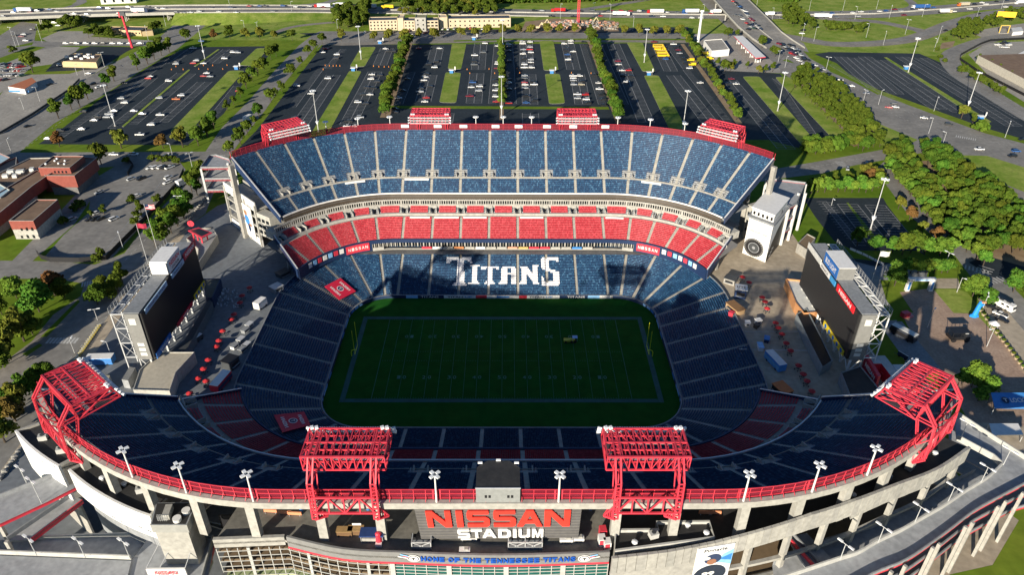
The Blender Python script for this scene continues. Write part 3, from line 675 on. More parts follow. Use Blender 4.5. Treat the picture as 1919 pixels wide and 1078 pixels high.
tarp([(636, 562), (608, 537), (638, 521), (667, 546)], 'red tarp with white lettering over seats at the upper left corner of the field')
tarp([(529, 811), (513, 778), (570, 772), (582, 797)], 'red tarp with white lettering over seats at the lower left corner of the field')
# ================================================================ GRANDSTANDS
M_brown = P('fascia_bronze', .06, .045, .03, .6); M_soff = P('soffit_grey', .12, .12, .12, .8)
def mesh_mat(name, col, fac):
    m = mat(name, col, .6, 0); t = m.node_tree; N = t.nodes
    tr_ = N.new('ShaderNodeBsdfTransparent'); mx = N.new('ShaderNodeMixShader'); mx.inputs[0].default_value = fac
    t.links.new(tr_.outputs[0], mx.inputs[1]); t.links.new(N['Principled BSDF'].outputs[0], mx.inputs[2]); t.links.new(mx.outputs[0], N['Material Output'].inputs[0]); return m
M_netr = mesh_mat('red_mesh_screen', (.22, .008, .025), .5)
UR0, UZ0, UROWS, UT, URI = 58.3, 18.6, 35, .82, .553
CR0, CZ0, CROWS, CT, CRI = 40.3, 5.0, 19, .86, .40
UEND = lambda R: 46.5+54.5-(R-58)*.055
CEND = lambda R: 46.5+69-(R-41)*.55
ucuts = [-46.5-a for a in (45.8, 36.8, 27.9, 18.5, 9.2)] + [-45.8, -32.7, -19.6, -6.5, 6.5, 19.6, 32.7, 45.8] + [46.5+a for a in (9.2, 18.5, 27.9, 36.8, 45.8)]
ucuts = sorted(ucuts); ccuts = sorted([-46.5-a for a in (59, 47.5, 36, 24, 12)] + [-44.6, -31.6, -19, -6.4, 6.4, 19, 31.6, 44.6] + [46.5+a for a in (12, 24, 36, 47.5, 59)])
RIMR = UR0+UROWS*UT; RIMZ = UZ0+UROWS*URI     # 88.4, 37.3
VR = 8    # cross-aisle row of the upper deck
def frame(t, side):
    "unit tangent/outward vectors at station"
    x0, y0 = pos(t, 50, side); x1, y1 = pos(t, 51, side); n = Vector((x1-x0, y1-y0, 0)); return n
for side in (1, -1):
    nm = 'far' if side > 0 else 'near'
    st = thing('grandstand', 'tall grandstand with %s' % ('sunlit blue upper seats and a bright red club tier beyond the field' if side > 0 else 'shaded navy seats along the near edge, seen from behind'), 'grandstand', (0, side*100, 0), group='two long grandstands')
    E_u = UEND(70)
    # --- upper deck seats: lower run, cross aisle, upper run
    cu = [-E_u] + ucuts + [E_u]
    tier(st, side, cu, UR0, UZ0, UROWS, UT, URI, SEATB, row_a=0, row_b=VR, gap=None, endcut=UEND)
    tier(st, side, cu, UR0, UZ0, UROWS, UT, URI, SEATB, row_a=VR+1, row_b=UROWS, gap=lambda i: 2.4 if i < VR+5 else 0, endcut=UEND)
    R = UR0+VR*UT; z = UZ0+VR*URI; mb = MB()
    sweep(mb, [(R, z-1), (R+UT, z-1), (R+UT, z-.1), (R, z-.1)], ts(-UEND(R), UEND(R)), side, M_conc)
    sweep(mb, [(R+UT-.12, z-.1), (R+UT+.06, z-.1), (R+UT+.06, z+.85), (R+UT-.12, z+.85)], ts(-UEND(R), UEND(R)), side, M_conc)
    mb.build('cross_aisle', None, st)
    for c in ucuts:   # stair portals cut into the upper run
        n = frame(c, side); tx = Vector((-n.y, n.x, 0)); x, y = pos(c, R+UT, side); o = Vector((x, y, z-.1)); d = 3.5
        mb = MB(); rz = math.atan2(n.y, n.x)
        for s_ in (-1, 1): mb.box(o+tx*s_*1.75+n*d/2+Vector((0, 0, .9)), (d, .35, 2.6), rz, M_conc)
        mb.box(o+n*(d+.1)+Vector((0, 0, 1.1)), (.4, 3.9, 3.2), rz, M_conc)
        mb.box(o+n*(d-.5)+Vector((0, 0, 2.45)), (1.2, 3.4, .25), rz, M_conc)
        mb.box(o+n*(d/2-.2)+Vector((0, 0, .06)), (d-.4, 3.1, .1), rz, M_black)
        mb.box(o+n*(d-.13)+Vector((0, 0, 1.0)), (.06, 2.9, 2.0), rz, M_black)
        for s_ in (-1, 1): mb.box(o+tx*s_*2.6+n*(d/2+.3)+Vector((0, 0, 1.25)), (d+.8, .10, .1), rz, M_steel)
        mb.build('stair_portal', None, st)
    # --- club tier
    E_c = CEND(48); cc = [-E_c] + ccuts + [E_c]
    tier(st, side, cc, CR0, CZ0, CROWS, CT, CRI, SEATR, row_a=0, row_b=13, endcut=CEND)
    tier(st, side, cc, CR0, CZ0+.5, CROWS, CT, CRI, SEATR, row_a=15, row_b=19, gap=lambda i: 1.9, endcut=CEND, aisles=False)
    R = CR0+13*CT; z = CZ0+13*CRI; mb = MB()
    sweep(mb, [(R, z-1), (R+2*CT, z-1), (R+2*CT, z+.1), (R, z+.1)], ts(-CEND(R), CEND(R)), side, M_conc)
    sweep(mb, [(R+2*CT-.15, z+.1), (R+2*CT+.05, z+.1), (R+2*CT+.05, z+1.25), (R+2*CT-.15, z+1.25)], ts(-CEND(R), CEND(R)), side, M_cream)
    mb.build('cross_aisle', None, st)
    for c in ccuts:
        n = frame(c, side); tx = Vector((-n.y, n.x, 0)); x, y = pos(c, R+2*CT, side); o = Vector((x, y, z)); rz = math.atan2(n.y, n.x)
        mb = MB()
        for s_ in (-1, 1): mb.box(o+tx*s_*1.45+n*1.7+Vector((0, 0, 1.3)), (3.4, .35, 3.0), rz, M_cream)
        mb.box(o+n*3.3+Vector((0, 0, 1.9)), (.3, 2.9, 3.4), rz, M_cream); mb.box(o+n*1.7+Vector((0, 0, .2)), (3.2, 2.6, .1), rz, M_concg)
        for s_ in (-.6, .6): mb.box(o+n*3.1+tx*s_+Vector((0, 0, 1.3)), (.06, .8, 2.0), rz, M_black)
        mb.build('stair_portal', None, st)
    # --- white seat covers laid over some rows
    for a, b, RR, zz in ([(-42, -33, CR0+12*CT, CZ0+12*CRI), (-31, -20, CR0+12*CT, CZ0+12*CRI), (-18, -7.5, CR0+12*CT, CZ0+12*CRI), (7.5, 18, CR0+12*CT, CZ0+12*CRI), (46, 55, CR0+12*CT, CZ0+12*CRI), (61, 69, UR0+7*UT, UZ0+7*URI), (-45, -34, UR0+7*UT, UZ0+7*URI), (-69, -61, UR0+7*UT, UZ0+7*URI)] if side > 0 else []):
        sweep(MB(), [(RR+.1, zz+.3), (RR+.75, zz+.35), (RR+.75, zz+.98), (RR+.1, zz+.6)], ts(a, b), side, M_white).build('seat_cover', M_white, st)
    # --- suite level behind club seats
    E1 = CEND(57)-.5; tt = ts(-E1, E1)
    RS = CR0+CROWS*CT+.1; ZS = CZ0+CROWS*CRI+.4   # 56.7, 13
    mb = MB(); sweep(mb, [(RS, ZS-2), (RS+6, ZS-2), (RS+6, ZS+1.3), (RS, ZS+1.3)], tt, side, M_cream); mb.build('suite_wall', None, st)
    mb = MB(); sweep(mb, [(RS+.5, ZS+1.3), (RS+.6, ZS+1.3), (RS+.6, 16.6), (RS+.5, 16.6)], tt, side, M_glassd); mb.build('suite_glass', None, st)
    mb = MB(); tm = np.linspace(-E1+.3, E1-.3, 200)
    for i, t in enumerate(tm):
        n = frame(t, side); x, y = pos(t, RS+.3, side); w_ = .35 if i % 8 else .8
        mb.box((x, y, (ZS+1.3+16.6)/2), (.3, w_, 16.6-ZS-1.3), math.atan2(n.y, n.x), M_cream)
    sweep(mb, [(RS+.1, 15.95), (RS+.5, 15.95), (RS+.5, 16.6), (RS+.1, 16.6)], tt, side, M_cream)
    mb.build('window_mullions', None, st)
    # --- upper deck body
    e0 = UEND(75)
    mb = MB(); te = ts(-e0, e0)
    sweep(mb, [(UR0-.5, 17.0), (UR0+2, 16.6), (RIMR+.6, RIMZ-2.6), (RIMR+1.0, RIMZ-.1), (RIMR, RIMZ-.6), (UR0, UZ0-.7), (UR0-.5, UZ0-.6)], te, side, M_soff)
    mb.build('deck_slab', None, st)
    mb = MB(); sweep(mb, [(UR0-.75, 16.6), (UR0-.55, 16.6), (UR0-.1, UZ0+.15), (UR0-.3, UZ0+.15)], te, side, M_brown); mb.build('fascia_ribbon', None, st)
    mb = MB(); sweep(mb, [(UR0-.35, UZ0+.15), (UR0, UZ0+.15), (UR0, UZ0+.75), (UR0-.35, UZ0+.75)], te, side, M_white); mb.build('front_rail', None, st)
    # navy end walls of the upper deck
    for s_ in (-1, 1):
        mb = MB(); p = []
        for R_, z_ in ((UR0-.4, UZ0+.9), (RIMR+.9, RIMZ+.7), (RIMR+.9, RIMZ-2.6), (UR0-.4, 16.8)):
            x, y = pos(s_*(UEND(R_)+.35), R_, side); p.append(Vector((x, y, z_)))
        q = [v+Vector((s_*.35, -side*.25, 0)) for v in p]
        mb.mesh(p+q, [(0,1,2,3), (7,6,5,4), (0,4,5,1), (1,5,6,2), (2,6,7,3), (3,7,4,0)], M_navy)
        mb.beam(p[0]+Vector((0, 0, .1)), p[1]+Vector((0, 0, .1)), .5, .25, M_steel); mb.build('end_wall', None, st)
    # --- rim beam, red screen fence and its posts
    er = UEND(RIMR); tr_ = ts(-er, er, 3)
    mb = MB(); sweep(mb, [(RIMR+1.02, RIMZ-1.9), (RIMR+2.1, RIMZ-1.9), (RIMR+2.1, RIMZ-.15), (RIMR+1.02, RIMZ-.15)], tr_, side, M_cream); mb.build('rim_beam', None, st)
    mb = MB(); sweep(mb, [(RIMR+.55, RIMZ-.1), (RIMR+.62, RIMZ-.1), (RIMR+.9, RIMZ+2.9), (RIMR+.83, RIMZ+2.9)], tr_, side, M_netr); mb.build('rim_screen', None, st)
    mb = MB()
    for f0, z0_ in ((.9, 2.9), (.75, 1.5), (.62, .0)): sweep(mb, [(RIMR+f0, RIMZ+z0_-.06), (RIMR+f0+.14, RIMZ+z0_-.06), (RIMR+f0+.14, RIMZ+z0_+.08), (RIMR+f0, RIMZ+z0_+.08)], tr_, side, M_red)
    tl = 46.5; k = 0
    for t in list(np.arange(-tl, tl+.1, 2.58))+[s_*(46.5+a) for s_ in (-1, 1) for a in np.arange(1.67, 54.0, 1.67)]:
        x, y = pos(t, RIMR+.62, side); x2, y2 = pos(t, RIMR+.92, side); mb.beam((x, y, RIMZ-.4), (x2, y2, RIMZ+2.95), .14, .14, M_red)
        x3, y3 = pos(t, RIMR+1.7, side); mb.beam((x3, y3, RIMZ-.15), (x, y, RIMZ+1.0), .1, .1, M_red)
    mb.build('rim_railing', None, st)
    # --- front of the club tier
    ef = CEND(40); tf = ts(-ef, ef, 3); e2 = 46.5+16; t2 = ts(-e2, e2, 3)
    mb = MB(); sweep(mb, [(CR0-.6, CZ0-1.2), (CR0-.05, CZ0-1.2), (CR0-.05, CZ0+.55), (CR0-.6, CZ0+.55)], tf, side, M_navy)
    mb.build('club_front_rail', None, st)
    mb = MB(); sweep(mb, [(CR0, CZ0-1.6), (57, 11), (57, 12.0), (CR0, CZ0-.5)], ts(-CEND(48), CEND(48)), side, M_soff); mb.build('club_slab', None, st)
    mb = MB(); sweep(mb, [(CR0-.2, 2.0), (CR0+.1, 2.0), (CR0+.1, CZ0-1.2), (CR0-.2, CZ0-1.2)], t2, side, M_glassd); mb.build('press_window', None, st)
    mb = MB(); 
    for i, t in enumerate(np.linspace(-e2, e2, 97)):
        n = frame(t, side); x, y = pos(t, CR0-.45, side); mb.box((x, y, 2.9), (.3, .5 if i % 2 else .16, 1.8), math.atan2(n.y, n.x), M_cream)
    mb.build('press_window_posts', None, st)
    cols_ = [M_red, M_white, M_cream, P('orange_panel', .55, .22, .08, .6), M_cream, M_white, M_cream, M_cream, P('salmon_panel', .6, .3, .2, .6), P('gold_panel', .5, .35, .12, .6), M_red, M_red, M_cream, M_cream, M_blue, M_cream]
    if side > 0:
        pb = np.linspace(-36, 40, 17)
        for i in range(16):
            MB().box(((pb[i]+pb[i+1])/2-.2, (24+CR0-1.1), 1.5), (pb[i+1]-pb[i]-.5, .25, 1.1), 0, cols_[i]).build('balcony_panel', None, st)
        sweep(MB(), [(CR0-1.2, .6), (CR0+.1, .6), (CR0+.1, .95), (CR0-1.2, .95)], t2, side, M_cream).build('balcony_slab', M_cream, st)
        for s_ in (-1, 1):
            a, b = sorted((s_*(e2-7), s_*(e2+.1)))
            sweep(MB(), [(CR0-1.25, .9), (CR0-1.0, .9), (CR0-1.0, 2.2), (CR0-1.25, 2.2)], ts(a, b), side, M_cream).build('balcony_panel', None, st)
            # red sign with white letters on the curved front
            a, b = 46.5+18, 46.5+33
            tt_ = ts(*sorted((s_*a, s_*b)), 3); RS_ = sweep(MB(), [(CR0-.85, 1.2), (CR0-.62, 1.2), (CR0-.62, 4.9), (CR0-.85, 4.9)], tt_, side, M_red).build('red_sign', None, st)
            for i, ch in enumerate('NISSAN'):
                tc = s_*(a+ (i+1.2 if s_ > 0 else 7.2-1.4-i)*2.0) ; tc = s_*(a+1.8+(i if s_ > 0 else 5-i)*2.2)
                x, y = pos(tc, CR0-.9, side); n = frame(tc, side); e = Vector((-n.y, n.x, 0)); e = e if e.x > 0 else -e
                lettering(ch, (lambda x, y, e: lambda p, q: (x+e.x*p, y+e.y*p, 3.1+q))(x, y, e), 1.1, 1.5, M_white, parent=RS_, bold=.02)
            for i in range(7):
                tc = s_*(46.5+36+i*3.9); x, y = pos(tc, CR0-.72, side); n = frame(tc, side)
                MB().box((x, y, 3.6), (.16, 1.9, 2.2), math.atan2(n.y, n.x), (M_white, M_red, M_bluel)[i % 3]).build('badge_panel', None, st)
    for s_ in (-1, 1):   # navy curved skirts at the wing ends and end wall of the club tier
        a, b = sorted((s_*(e2+.2), s_*ef)); mb = MB()
        sweep(mb, [(CR0-.55, .4), (CR0-.3, .4), (CR0-.3, CZ0-1.2), (CR0-.55, CZ0-1.2)], ts(a, b, 3), side, M_navy)
        p = []
        for R_, z_ in ((CR0-.4, CZ0+.9), (CR0+CROWS*CT+.3, CZ0+CROWS*CRI+1.2), (CR0+CROWS*CT+.3, CZ0+CROWS*CRI-2.2), (CR0-.4, CZ0-3.4)):
            x, y = pos(s_*(CEND(R_)+.5), R_, side); p.append(Vector((x, y, z_)))
        q = [v+Vector((s_*.35, -side*.25, 0)) for v in p]
        mb.mesh(p+q, [(0,1,2,3), (7,6,5,4), (0,4,5,1), (1,5,6,2), (2,6,7,3), (3,7,4,0)], M_navy); mb.beam(p[0], p[1], .5, .2, M_steel)
        mb.build('wing_skirt', None, st)
        for ang, R_ in ((46.5+30, 42), (46.5+41, 42), (46.5+51, 42), (46.5+60, 42.5), (46.5+62, 50), (46.5+67, 42)):
            if ang > CEND(R_)+1: ang = CEND(R_)-1
            x, y = pos(s_*ang, R_, side); MB().box((x, y, 1.9), (1.2, 1.2, 5.0), rz=.6, mt=M_conc).build('column', None, st)
    # back wall of the stand and its dark concourse openings
    for i in range(3):
        z_ = (0.2, 9, 17)[i]; mb = MB(); R_ = (66, 68, 72)[i]
        sweep(mb, [(R_-8, z_-.5), (R_+8, z_-.5), (R_+8, z_), (R_-8, z_)], ts(-98, 98), side, M_concg); mb.build('concourse_floor', None, st)
    sweep(MB(), [(62, 0), (62.4, 0), (62.4, 15.5), (62, 15.5)], ts(-94, 94), side, M_concd).build('inner_wall', None, st)
    for t in list(np.arange(-39, 39.1, 13))+[s_*(46.5+a) for s_ in (-1, 1) for a in (5, 13.5, 22, 30.5, 39, 47.5, 54.2)]:
        if side < 0 and abs(t) < 20: continue
        x, y = pos(t, RIMR+.4, side); n = frame(t, side); rz = math.atan2(n.y, n.x); zb = 0 if side > 0 else 23.6
        MB().box((x, y, (RIMZ-2.6+zb)/2), (1.6, 2.0, RIMZ-2.6-zb), rz, M_cream if side < 0 else M_conc).build('column', None, st)
# ---------------------------------------------------------------- rim banners (far)
for i, px in enumerate((757, 818, 866, 926, 969, 1022, 1071, 1131)):
    x = (px-941)/3.97; b = tag(MB().box((x, 24+RIMR+.45, RIMZ+1.9), (3.6, .08, 1.5), 0, M_white).build('rim_banner'), 'small white and blue banner on the far rim fence, %s from the left' % ('first', 'second', 'third', 'fourth', 'fifth', 'sixth', 'seventh', 'eighth')[i], 'banner', 'banners along the far rim fence')
    lettering('TITANS', (lambda x: lambda a, c: (x+a, 24+RIMR+.39, RIMZ+1.6+c))(x), 2.6, .6, M_blue, parent=b)
    MB().box((x+1.2, 24+RIMR+.395, RIMZ+2.4), (1.1, .02, .4), 0, M_bluel).build('blue_patch', None, b)
# ---------------------------------------------------------------- small flood poles on both rims
def rim_pole(t, side, h, lab, near):
    x, y = pos(t, RIMR+1.6, side); n = frame(t, side); z0 = RIMZ-.2
    o = thing('rim_light_pole', lab, 'light pole', (x, y, z0), group='light poles along the stadium rims')
    b = o; MB().tube((x, y, z0-(2.0 if near else 0)), (x, y, z0+h), .26 if near else .2, .16, n=8).build('pole', M_whites, b)
    mb = MB(); tx = Vector((-n.y, n.x, 0))
    for k in range(4 if near else 6):
        a = (k+.5)*PI/2 if near else k*PI/3; c = Vector((x, y, z0+h+.15))+Vector((math.cos(a), math.sin(a), 0))*.85
        mb.box(c+Vector((0, 0, .15)), (.9, .7, .35), a, M_lamp); mb.beam(Vector((x, y, z0+h)), c, .1)
    mb.build('lamp_cluster', M_lamp, b)
    if not near: MB().box(Vector((x, y, z0+1.5))-n*.55, (.18, 1.1, 3.2), math.atan2(n.y, n.x), M_red).build('red_guard_panel', None, b)
    else:
        for s_ in (-1, 1): MB().box(Vector((x, y, z0+1.4))-n*.8+tx*s_*.75, (.2, .35, 3.2), math.atan2(n.y, n.x), M_red).build('red_guard_panel', None, b)
ordn = ('first', 'second', 'third', 'fourth', 'fifth', 'sixth', 'seventh', 'eighth', 'ninth', 'tenth')
fp = [-46.5-13.5, -46.5-4.7, -60+14.5+7, -21+0, 0, 13+0, 0]
far_t = [-(46.5+18), -(46.5+5.5), -21.5, -5.2, 13, 46.5+5.5, 46.5+14.5, 46.5+23, -(46.5+11.5)]
def t_from_px(px, py, side): 
    x, y = G(px, py, RIMZ+ (2 if side > 0 else 0)); ax = abs(x)
    if ax < 46.5: return x
    return math.copysign(46.5+math.degrees(math.atan2(ax-46.5, abs(y)-24)), x)
for i, (px, py) in enumerate(((613, 246), (672, 240), (731, 236), (892, 234), (943, 234), (996, 234), (1157, 235), (1218, 238), (1280, 250))):
    rim_pole(t_from_px(px, py, 1), 1, 6.0, 'white rim light pole on the far stand, %s from the left' % ordn[i], False)
for i, (px, py) in enumerate(((248, 894), (352, 920), (473, 943), (818, 943), (1047, 943), (1395, 943), (1522, 922), (1625, 890))):
    rim_pole(t_from_px(px, py, -1), -1, 8.0, 'white rim light pole on the near stand, %s from the left' % ordn[i], True)
# ---------------------------------------------------------------- red floodlight towers
def light_tower(KS=0, W=9.6, LX=6.8):
    "local frame: x along the rim, y towards the field, z up; origin on the rim beam"
    o = thing('floodlight_tower', 'x', 'light tower', (0, 0, 0), local=True)
    A, B_, C_, D = (2.6, 10.9), (11.4, 10.6), (12.8, 7.2), (3.1, 6.6)     # box section (y,z)
    for s_ in (-1, 1):
        x = s_*LX; mb = MB(); F0 = Vector((x, -1.6, -3.4)); F1 = Vector((x, -1.0, 6.6)); T0 = Vector((x, 2.6, 10.9)); I0 = Vector((x, 1.2, -.6)); I1 = Vector((x, 3.1, 6.6))
        for dx in (-.55, .55):
            e = Vector((dx, 0, 0))
            for p, q in ((F0, F1), (F1, T0), (F0, I0), (I0, I1), (F1, I1), (I0, F1)): mb.beam(p+e, q+e, .34 if p is F0 or q is T0 else .24)
            mb.beam(T0+e, Vector((x+dx, 11.4, 10.6)), .3)
        for i in range(11): 
            p = F0.lerp(F1, i/10); mb.beam(p-Vector((.55, 0, 0)), p+Vector((.55, 0, 0)), .24)
        for i in range(8):
            p = T0.lerp(Vector((x, 11.4, 10.6)), i/7); mb.beam(p-Vector((.55, 0, 0)), p+Vector((.55, 0, 0)), .2)
        mb.build('tower_leg', M_red, o)
        mb = MB(); K = Vector((x+KS*2.2, .2, -4.3)); mb.beam(F0, K, .55); mb.beam(F0.lerp(F1, .42), K, .32)
        for i in range(1, 6): mb.beam(F0.lerp(K, i/6), F0.lerp(F1, .42).lerp(K, i/6), .2)
        mb.beam(K, I0, .3); mb.build('foot_bracket', M_red, o)
    mb = MB()
    for (y, z) in (A, B_, C_, D): mb.beam((-W, y, z), (W, y, z), .42 if (y, z) in (A, B_) else .34)
    ym, zm = (A[0]+B_[0])/2, (A[1]+B_[1])/2
    mb.beam((-W, ym, zm), (W, ym, zm), .34); mb.beam((-W, 5.2, 6.8), (W, 5.2, 6.8), .3); mb.beam((-W, ym-2.2, zm), (W, ym-2.2, zm), .26)
    n = 11; xs = np.linspace(-W, W, n+1)
    for i in range(n+1):
        x = xs[i]
        for p, q in ((A, B_), (B_, C_), (C_, D), (D, A)): mb.beam((x, *p), (x, *q), .22)
        if i < n:
            x2 = xs[i+1]; a_, b_ = (x, x2) if i % 2 else (x2, x)
            if i < n//2: a_, b_ = x, x2
            elif i > n//2: a_, b_ = x2, x
            mb.beam((a_, *B_), (b_, ym, zm), .2); mb.beam((x, *A), (x2, ym, zm), .2) if i in (0, n-1) else None
            mb.beam((a_, *A), (b_, *D), .15); mb.beam((b_, *D), (a_, *C_), .15)
    for s_ in (-1, 1): mb.beam((s_*W, *A), (s_*W, *C_), .25); mb.beam((s_*W, *B_), (s_*W, *D), .25)
    for x in (-W+.2, W-.2): mb.beam((x-.0, *B_), (x, ym+.2, zm), .3)
    HT = mb.build('head_truss', M_red, o)
    mb = MB(); mb.box((0, 5.8, 7.25), (2*W-2, .8, .08), 0, M_concg); mb.box((0, 7.9, zm-1.2), (2*W-3, .4, .08), 0, M_concg)
    for s_ in (-1, 1): mb.box((s_*(W-1), 9, 7.2), (1.6, 3.5, .08), 0, M_darkst)
    mb.build('catwalk', None, HT)
    # mast-to-mast cross truss
    mb = MB()
    for y, z in ((-1.3, 2.9), (-1.6, -1.5), (1.2, -.6)): mb.beam((-LX, y, z), (LX, y, z), .4)
    for i in range(4):
        a_ = -LX+i*LX/2; mb.beam((a_, -1.3, 2.9) if i % 2 else (a_, -1.6, -1.5), (a_+LX/2, -1.6, -1.5) if i % 2 else (a_+LX/2, -1.3, 2.9), .28); mb.beam((a_, -1.3, 2.9), (a_, -1.6, -1.5), .3)
        mb.beam((a_, -1.3, 2.9), (a_, 1.2, -.6), .24)
    mb.build('cross_truss', M_red, o)
    # lamp banks: three panels, three rows
    for k in (-1, 0, 1):
        mb = MB()
        for r in range(3):
            for i in range(11):
                x = (k*6.4+(i-5)*.57)*W/9.6; f = r/2; y = 12.2+f*1.0; z = 10.0-f*2.1
                mb.tube((x, y-.1, z), (x, y+.5, z-.25), .12, .215, n=7, mt=M_lamp)
        mb.build('lamp_bank', M_lamp, HT)
    mb = MB(); [mb.box((s_*(W-1+d), 11.2, 11.1), (.7, .7, .6), .4, M_lamp) for s_ in (-1, 1) for d in (-.6, .4)]
    [mb.tube((s_*(W+.1), 12.2+f*1.0, 10-f*2.1), (s_*(W+.9), 12.5+f, 9.8-f*2.1), .22, .4, n=7, mt=M_lamp) for s_ in (-1, 1) for f in (0, .5, 1)]
    mb.build('end_lamps', M_lamp, HT)
    return kids(o)
protos = {}
for (t, side, lab) in ((-33.4, 1, 'red floodlight tower on the far rim, just left of centre'), (33.6, 1, 'red floodlight tower on the far rim, just right of centre'),
                       (-(46.5+37.2), 1, 'red floodlight tower on the far rim at its left bend'), (46.5+37.6, 1, 'red floodlight tower on the far rim at its right bend'),
                       (-32.6, -1, 'red floodlight tower on the near rim, left of the big sign'), (31.8, -1, 'red floodlight tower on the near rim, right of the big sign'),
                       (-(46.5+41), -1, 'red floodlight tower leaning over the near stand at the left bend'), (46.5+41, -1, 'red floodlight tower leaning over the near stand at the right bend')):
    x, y = pos(t, RIMR+1.9, side); n = frame(t, side); rz = math.atan2(-n.y, -n.x)-PI/2
    ks = (1 if t < 0 else -1)*(1 if side < 0 else -1)
    cn = abs(t) > 46.5; ks = (ks, cn)
    if ks not in protos:
        o = protos[ks] = light_tower(ks[0], 8.3 if cn else 8.8, 7.2 if cn else 6.6); o.location = (x, y, RIMZ); o.rotation_euler = (0, 0, rz); o['label'] = lab; o['group'] = 'red floodlight towers'
    else: copy_tree(protos[ks], (x, y, RIMZ), rz, lab, 'red floodlight towers')
# ---------------------------------------------------------------- camera hut on the near rim
hx, hy = 0.0, -(24+RIMR)
hut = thing('rim_control_hut', 'small grey hut with black roof standing on the near rim fence', 'hut', (hx, hy, RIMZ))
MB().prism([(hx-4.7, hy-1.7), (hx+4.7, hy-1.7), (hx+4.7, hy+4.2), (hx+2.4, hy+6.2), (hx-2.4, hy+6.2), (hx-4.7, hy+4.2)], RIMZ-2, RIMZ+4.2, P('hut_grey', .24, .25, .245, .7), M_roof).build('body', None, hut)
for x in (-2.6, -1.8, 2.2, 3.0): MB().box((hx+x, hy-1.73, RIMZ+1.6), (.5, .05, .8), 0, M_black).build('window', None, hut)
MB().beam((hx-4.8, hy-1.8, RIMZ+4.25), (hx+4.8, hy-1.8, RIMZ+4.25), .3, .2, M_steel).build('roof_edge', None, hut)
for x in (-4, 0, 4): MB().box((hx+x, hy+(6.2 if x == 0 else 5.4), RIMZ+4.4), (1.0, .4, .35), 0, M_lamp).build('floodlight', None, hut)
# ================================================================ NEAR EXTERIOR: upper terrace, sign, walls, ramps
def g3(px, py, z): return Vector((*G(px, py, z), z))
def slab(mb, px, z, th, mt, top=None):
    return mb.prism([G(a, b, z) for a, b in px], z-th, z, mt, top)
def wallpath(mb, pts, z0, z1, th, mt):
    "upright wall along plan points (thickness towards the left of travel)"
    n = len(pts); P_ = [Vector(p) for p in pts]; off = []
    for i in range(n):
        d = (P_[min(i+1, n-1)]-P_[max(i-1, 0)]).normalized(); off.append(P_[i]+Vector((-d.y, d.x))*th)
    h0 = z0 if isinstance(z0, (list, tuple)) else [z0]*n; h1 = z1 if isinstance(z1, (list, tuple)) else [z1]*n
    for i in range(n-1):
        a, b, c, d = P_[i], P_[i+1], off[i+1], off[i]
        vs = [(a.x, a.y, h0[i]), (b.x, b.y, h0[i+1]), (c.x, c.y, h0[i+1]), (d.x, d.y, h0[i]), (a.x, a.y, h1[i]), (b.x, b.y, h1[i+1]), (c.x, c.y, h1[i+1]), (d.x, d.y, h1[i])]
        mb.mesh(vs, [(0,3,2,1), (4,5,6,7), (0,1,5,4), (2,3,7,6)] + ([(3,0,4,7)] if i == 0 else []) + ([(1,2,6,5)] if i == n-2 else []), mt)
    return mb
def smooth(pts, n=5):
    P_ = [Vector(p) for p in pts]; Q_ = []
    for i in range(len(P_)-1):
        p0 = P_[max(i-1, 0)]; p1 = P_[i]; p2 = P_[i+1]; p3 = P_[min(i+2, len(P_)-1)]
        for k in range(n):
            t = k/n; Q_.append(.5*((2*p1)+(p2-p0)*t+(2*p0-5*p1+4*p2-p3)*t*t+(3*p1-p0-3*p2+p3)*t**3))
    return Q_+[P_[-1]]
M_terr = mat('terrace_floor', (.13, .125, .11), .85, 0, .25, col2=(.20, .19, .165), detail=8, scale2=.9)
M_grn = P('green_glass', .012, .10, .085, .15, spec=.7); M_mull = P('mullion_white', .45, .45, .42, .6)
M_lime = P('lime_wall', .35, .42, .22, .8); M_brn = P('brown_floor', .17, .12, .07, .8)
TZ = 24.5
wing = thing('entrance_wing', 'pale building below the near grandstand with open terrace and glass front', 'building', (0, -112, 0))
par = smooth([G(536, 1007, 25.9), G(640, 1030, 25.9), G(760, 1037, 25.9), G(941, 1042, 25.9), G(1143, 1036, 25.9)])
strl = [Vector(G(398, 1013, 25.5)), Vector(G(532, 1007.5, 25.5))]
inner_ = [(28, -96.5), (-20, -96.5), (-46, -96.5), (-60, -95)]
ter = [tuple(p) for p in strl]+[tuple(p) for p in par]+inner_
MB().prism(ter, TZ-.6, TZ, M_conc, M_terr).build('terrace', None, wing)
ring = [pos(t, 87.9, -1) for t in ts(40, 46.5+50, 4)]; rin = [pos(t, 72.5, -1) for t in ts(28, 46.5+50, 4)][::-1]
MB().prism([(28, -116)]+[(28+.1, -111.9)]+ring+rin, TZ-.7, TZ-.1, M_conc, M_roof).build('lower_roof', None, wing)
ringl = [pos(-t, 87.9, -1) for t in ts(46.5+17, 46.5+52, 4)]; rinl = [pos(-t, 72.5, -1) for t in ts(46.5+14, 46.5+52, 4)][::-1]
MB().prism(ringl+rinl, TZ-.7, TZ-.12, M_conc, M_concd).build('lower_roof', None, wing)
sweep(MB(), [(63.4, 8), (64, 8), (64, 17), (63.4, 17)], ts(-100, 100), -1, M_concd).build('rear_wall', M_concd, wing)
PP = wallpath(MB(), par, 22.6, 25.9, .5, P('parapet_grey', .2, .2, .195, .7)).build('parapet', None, wing)
wallpath(MB(), [p+Vector((0, -.06)) for p in par], 22.0, 22.6, .6, M_red).build('red_band', None, wing)
wallpath(MB(), strl, 22.8, 25.5, .8, M_cream).build('parapet', None, wing)
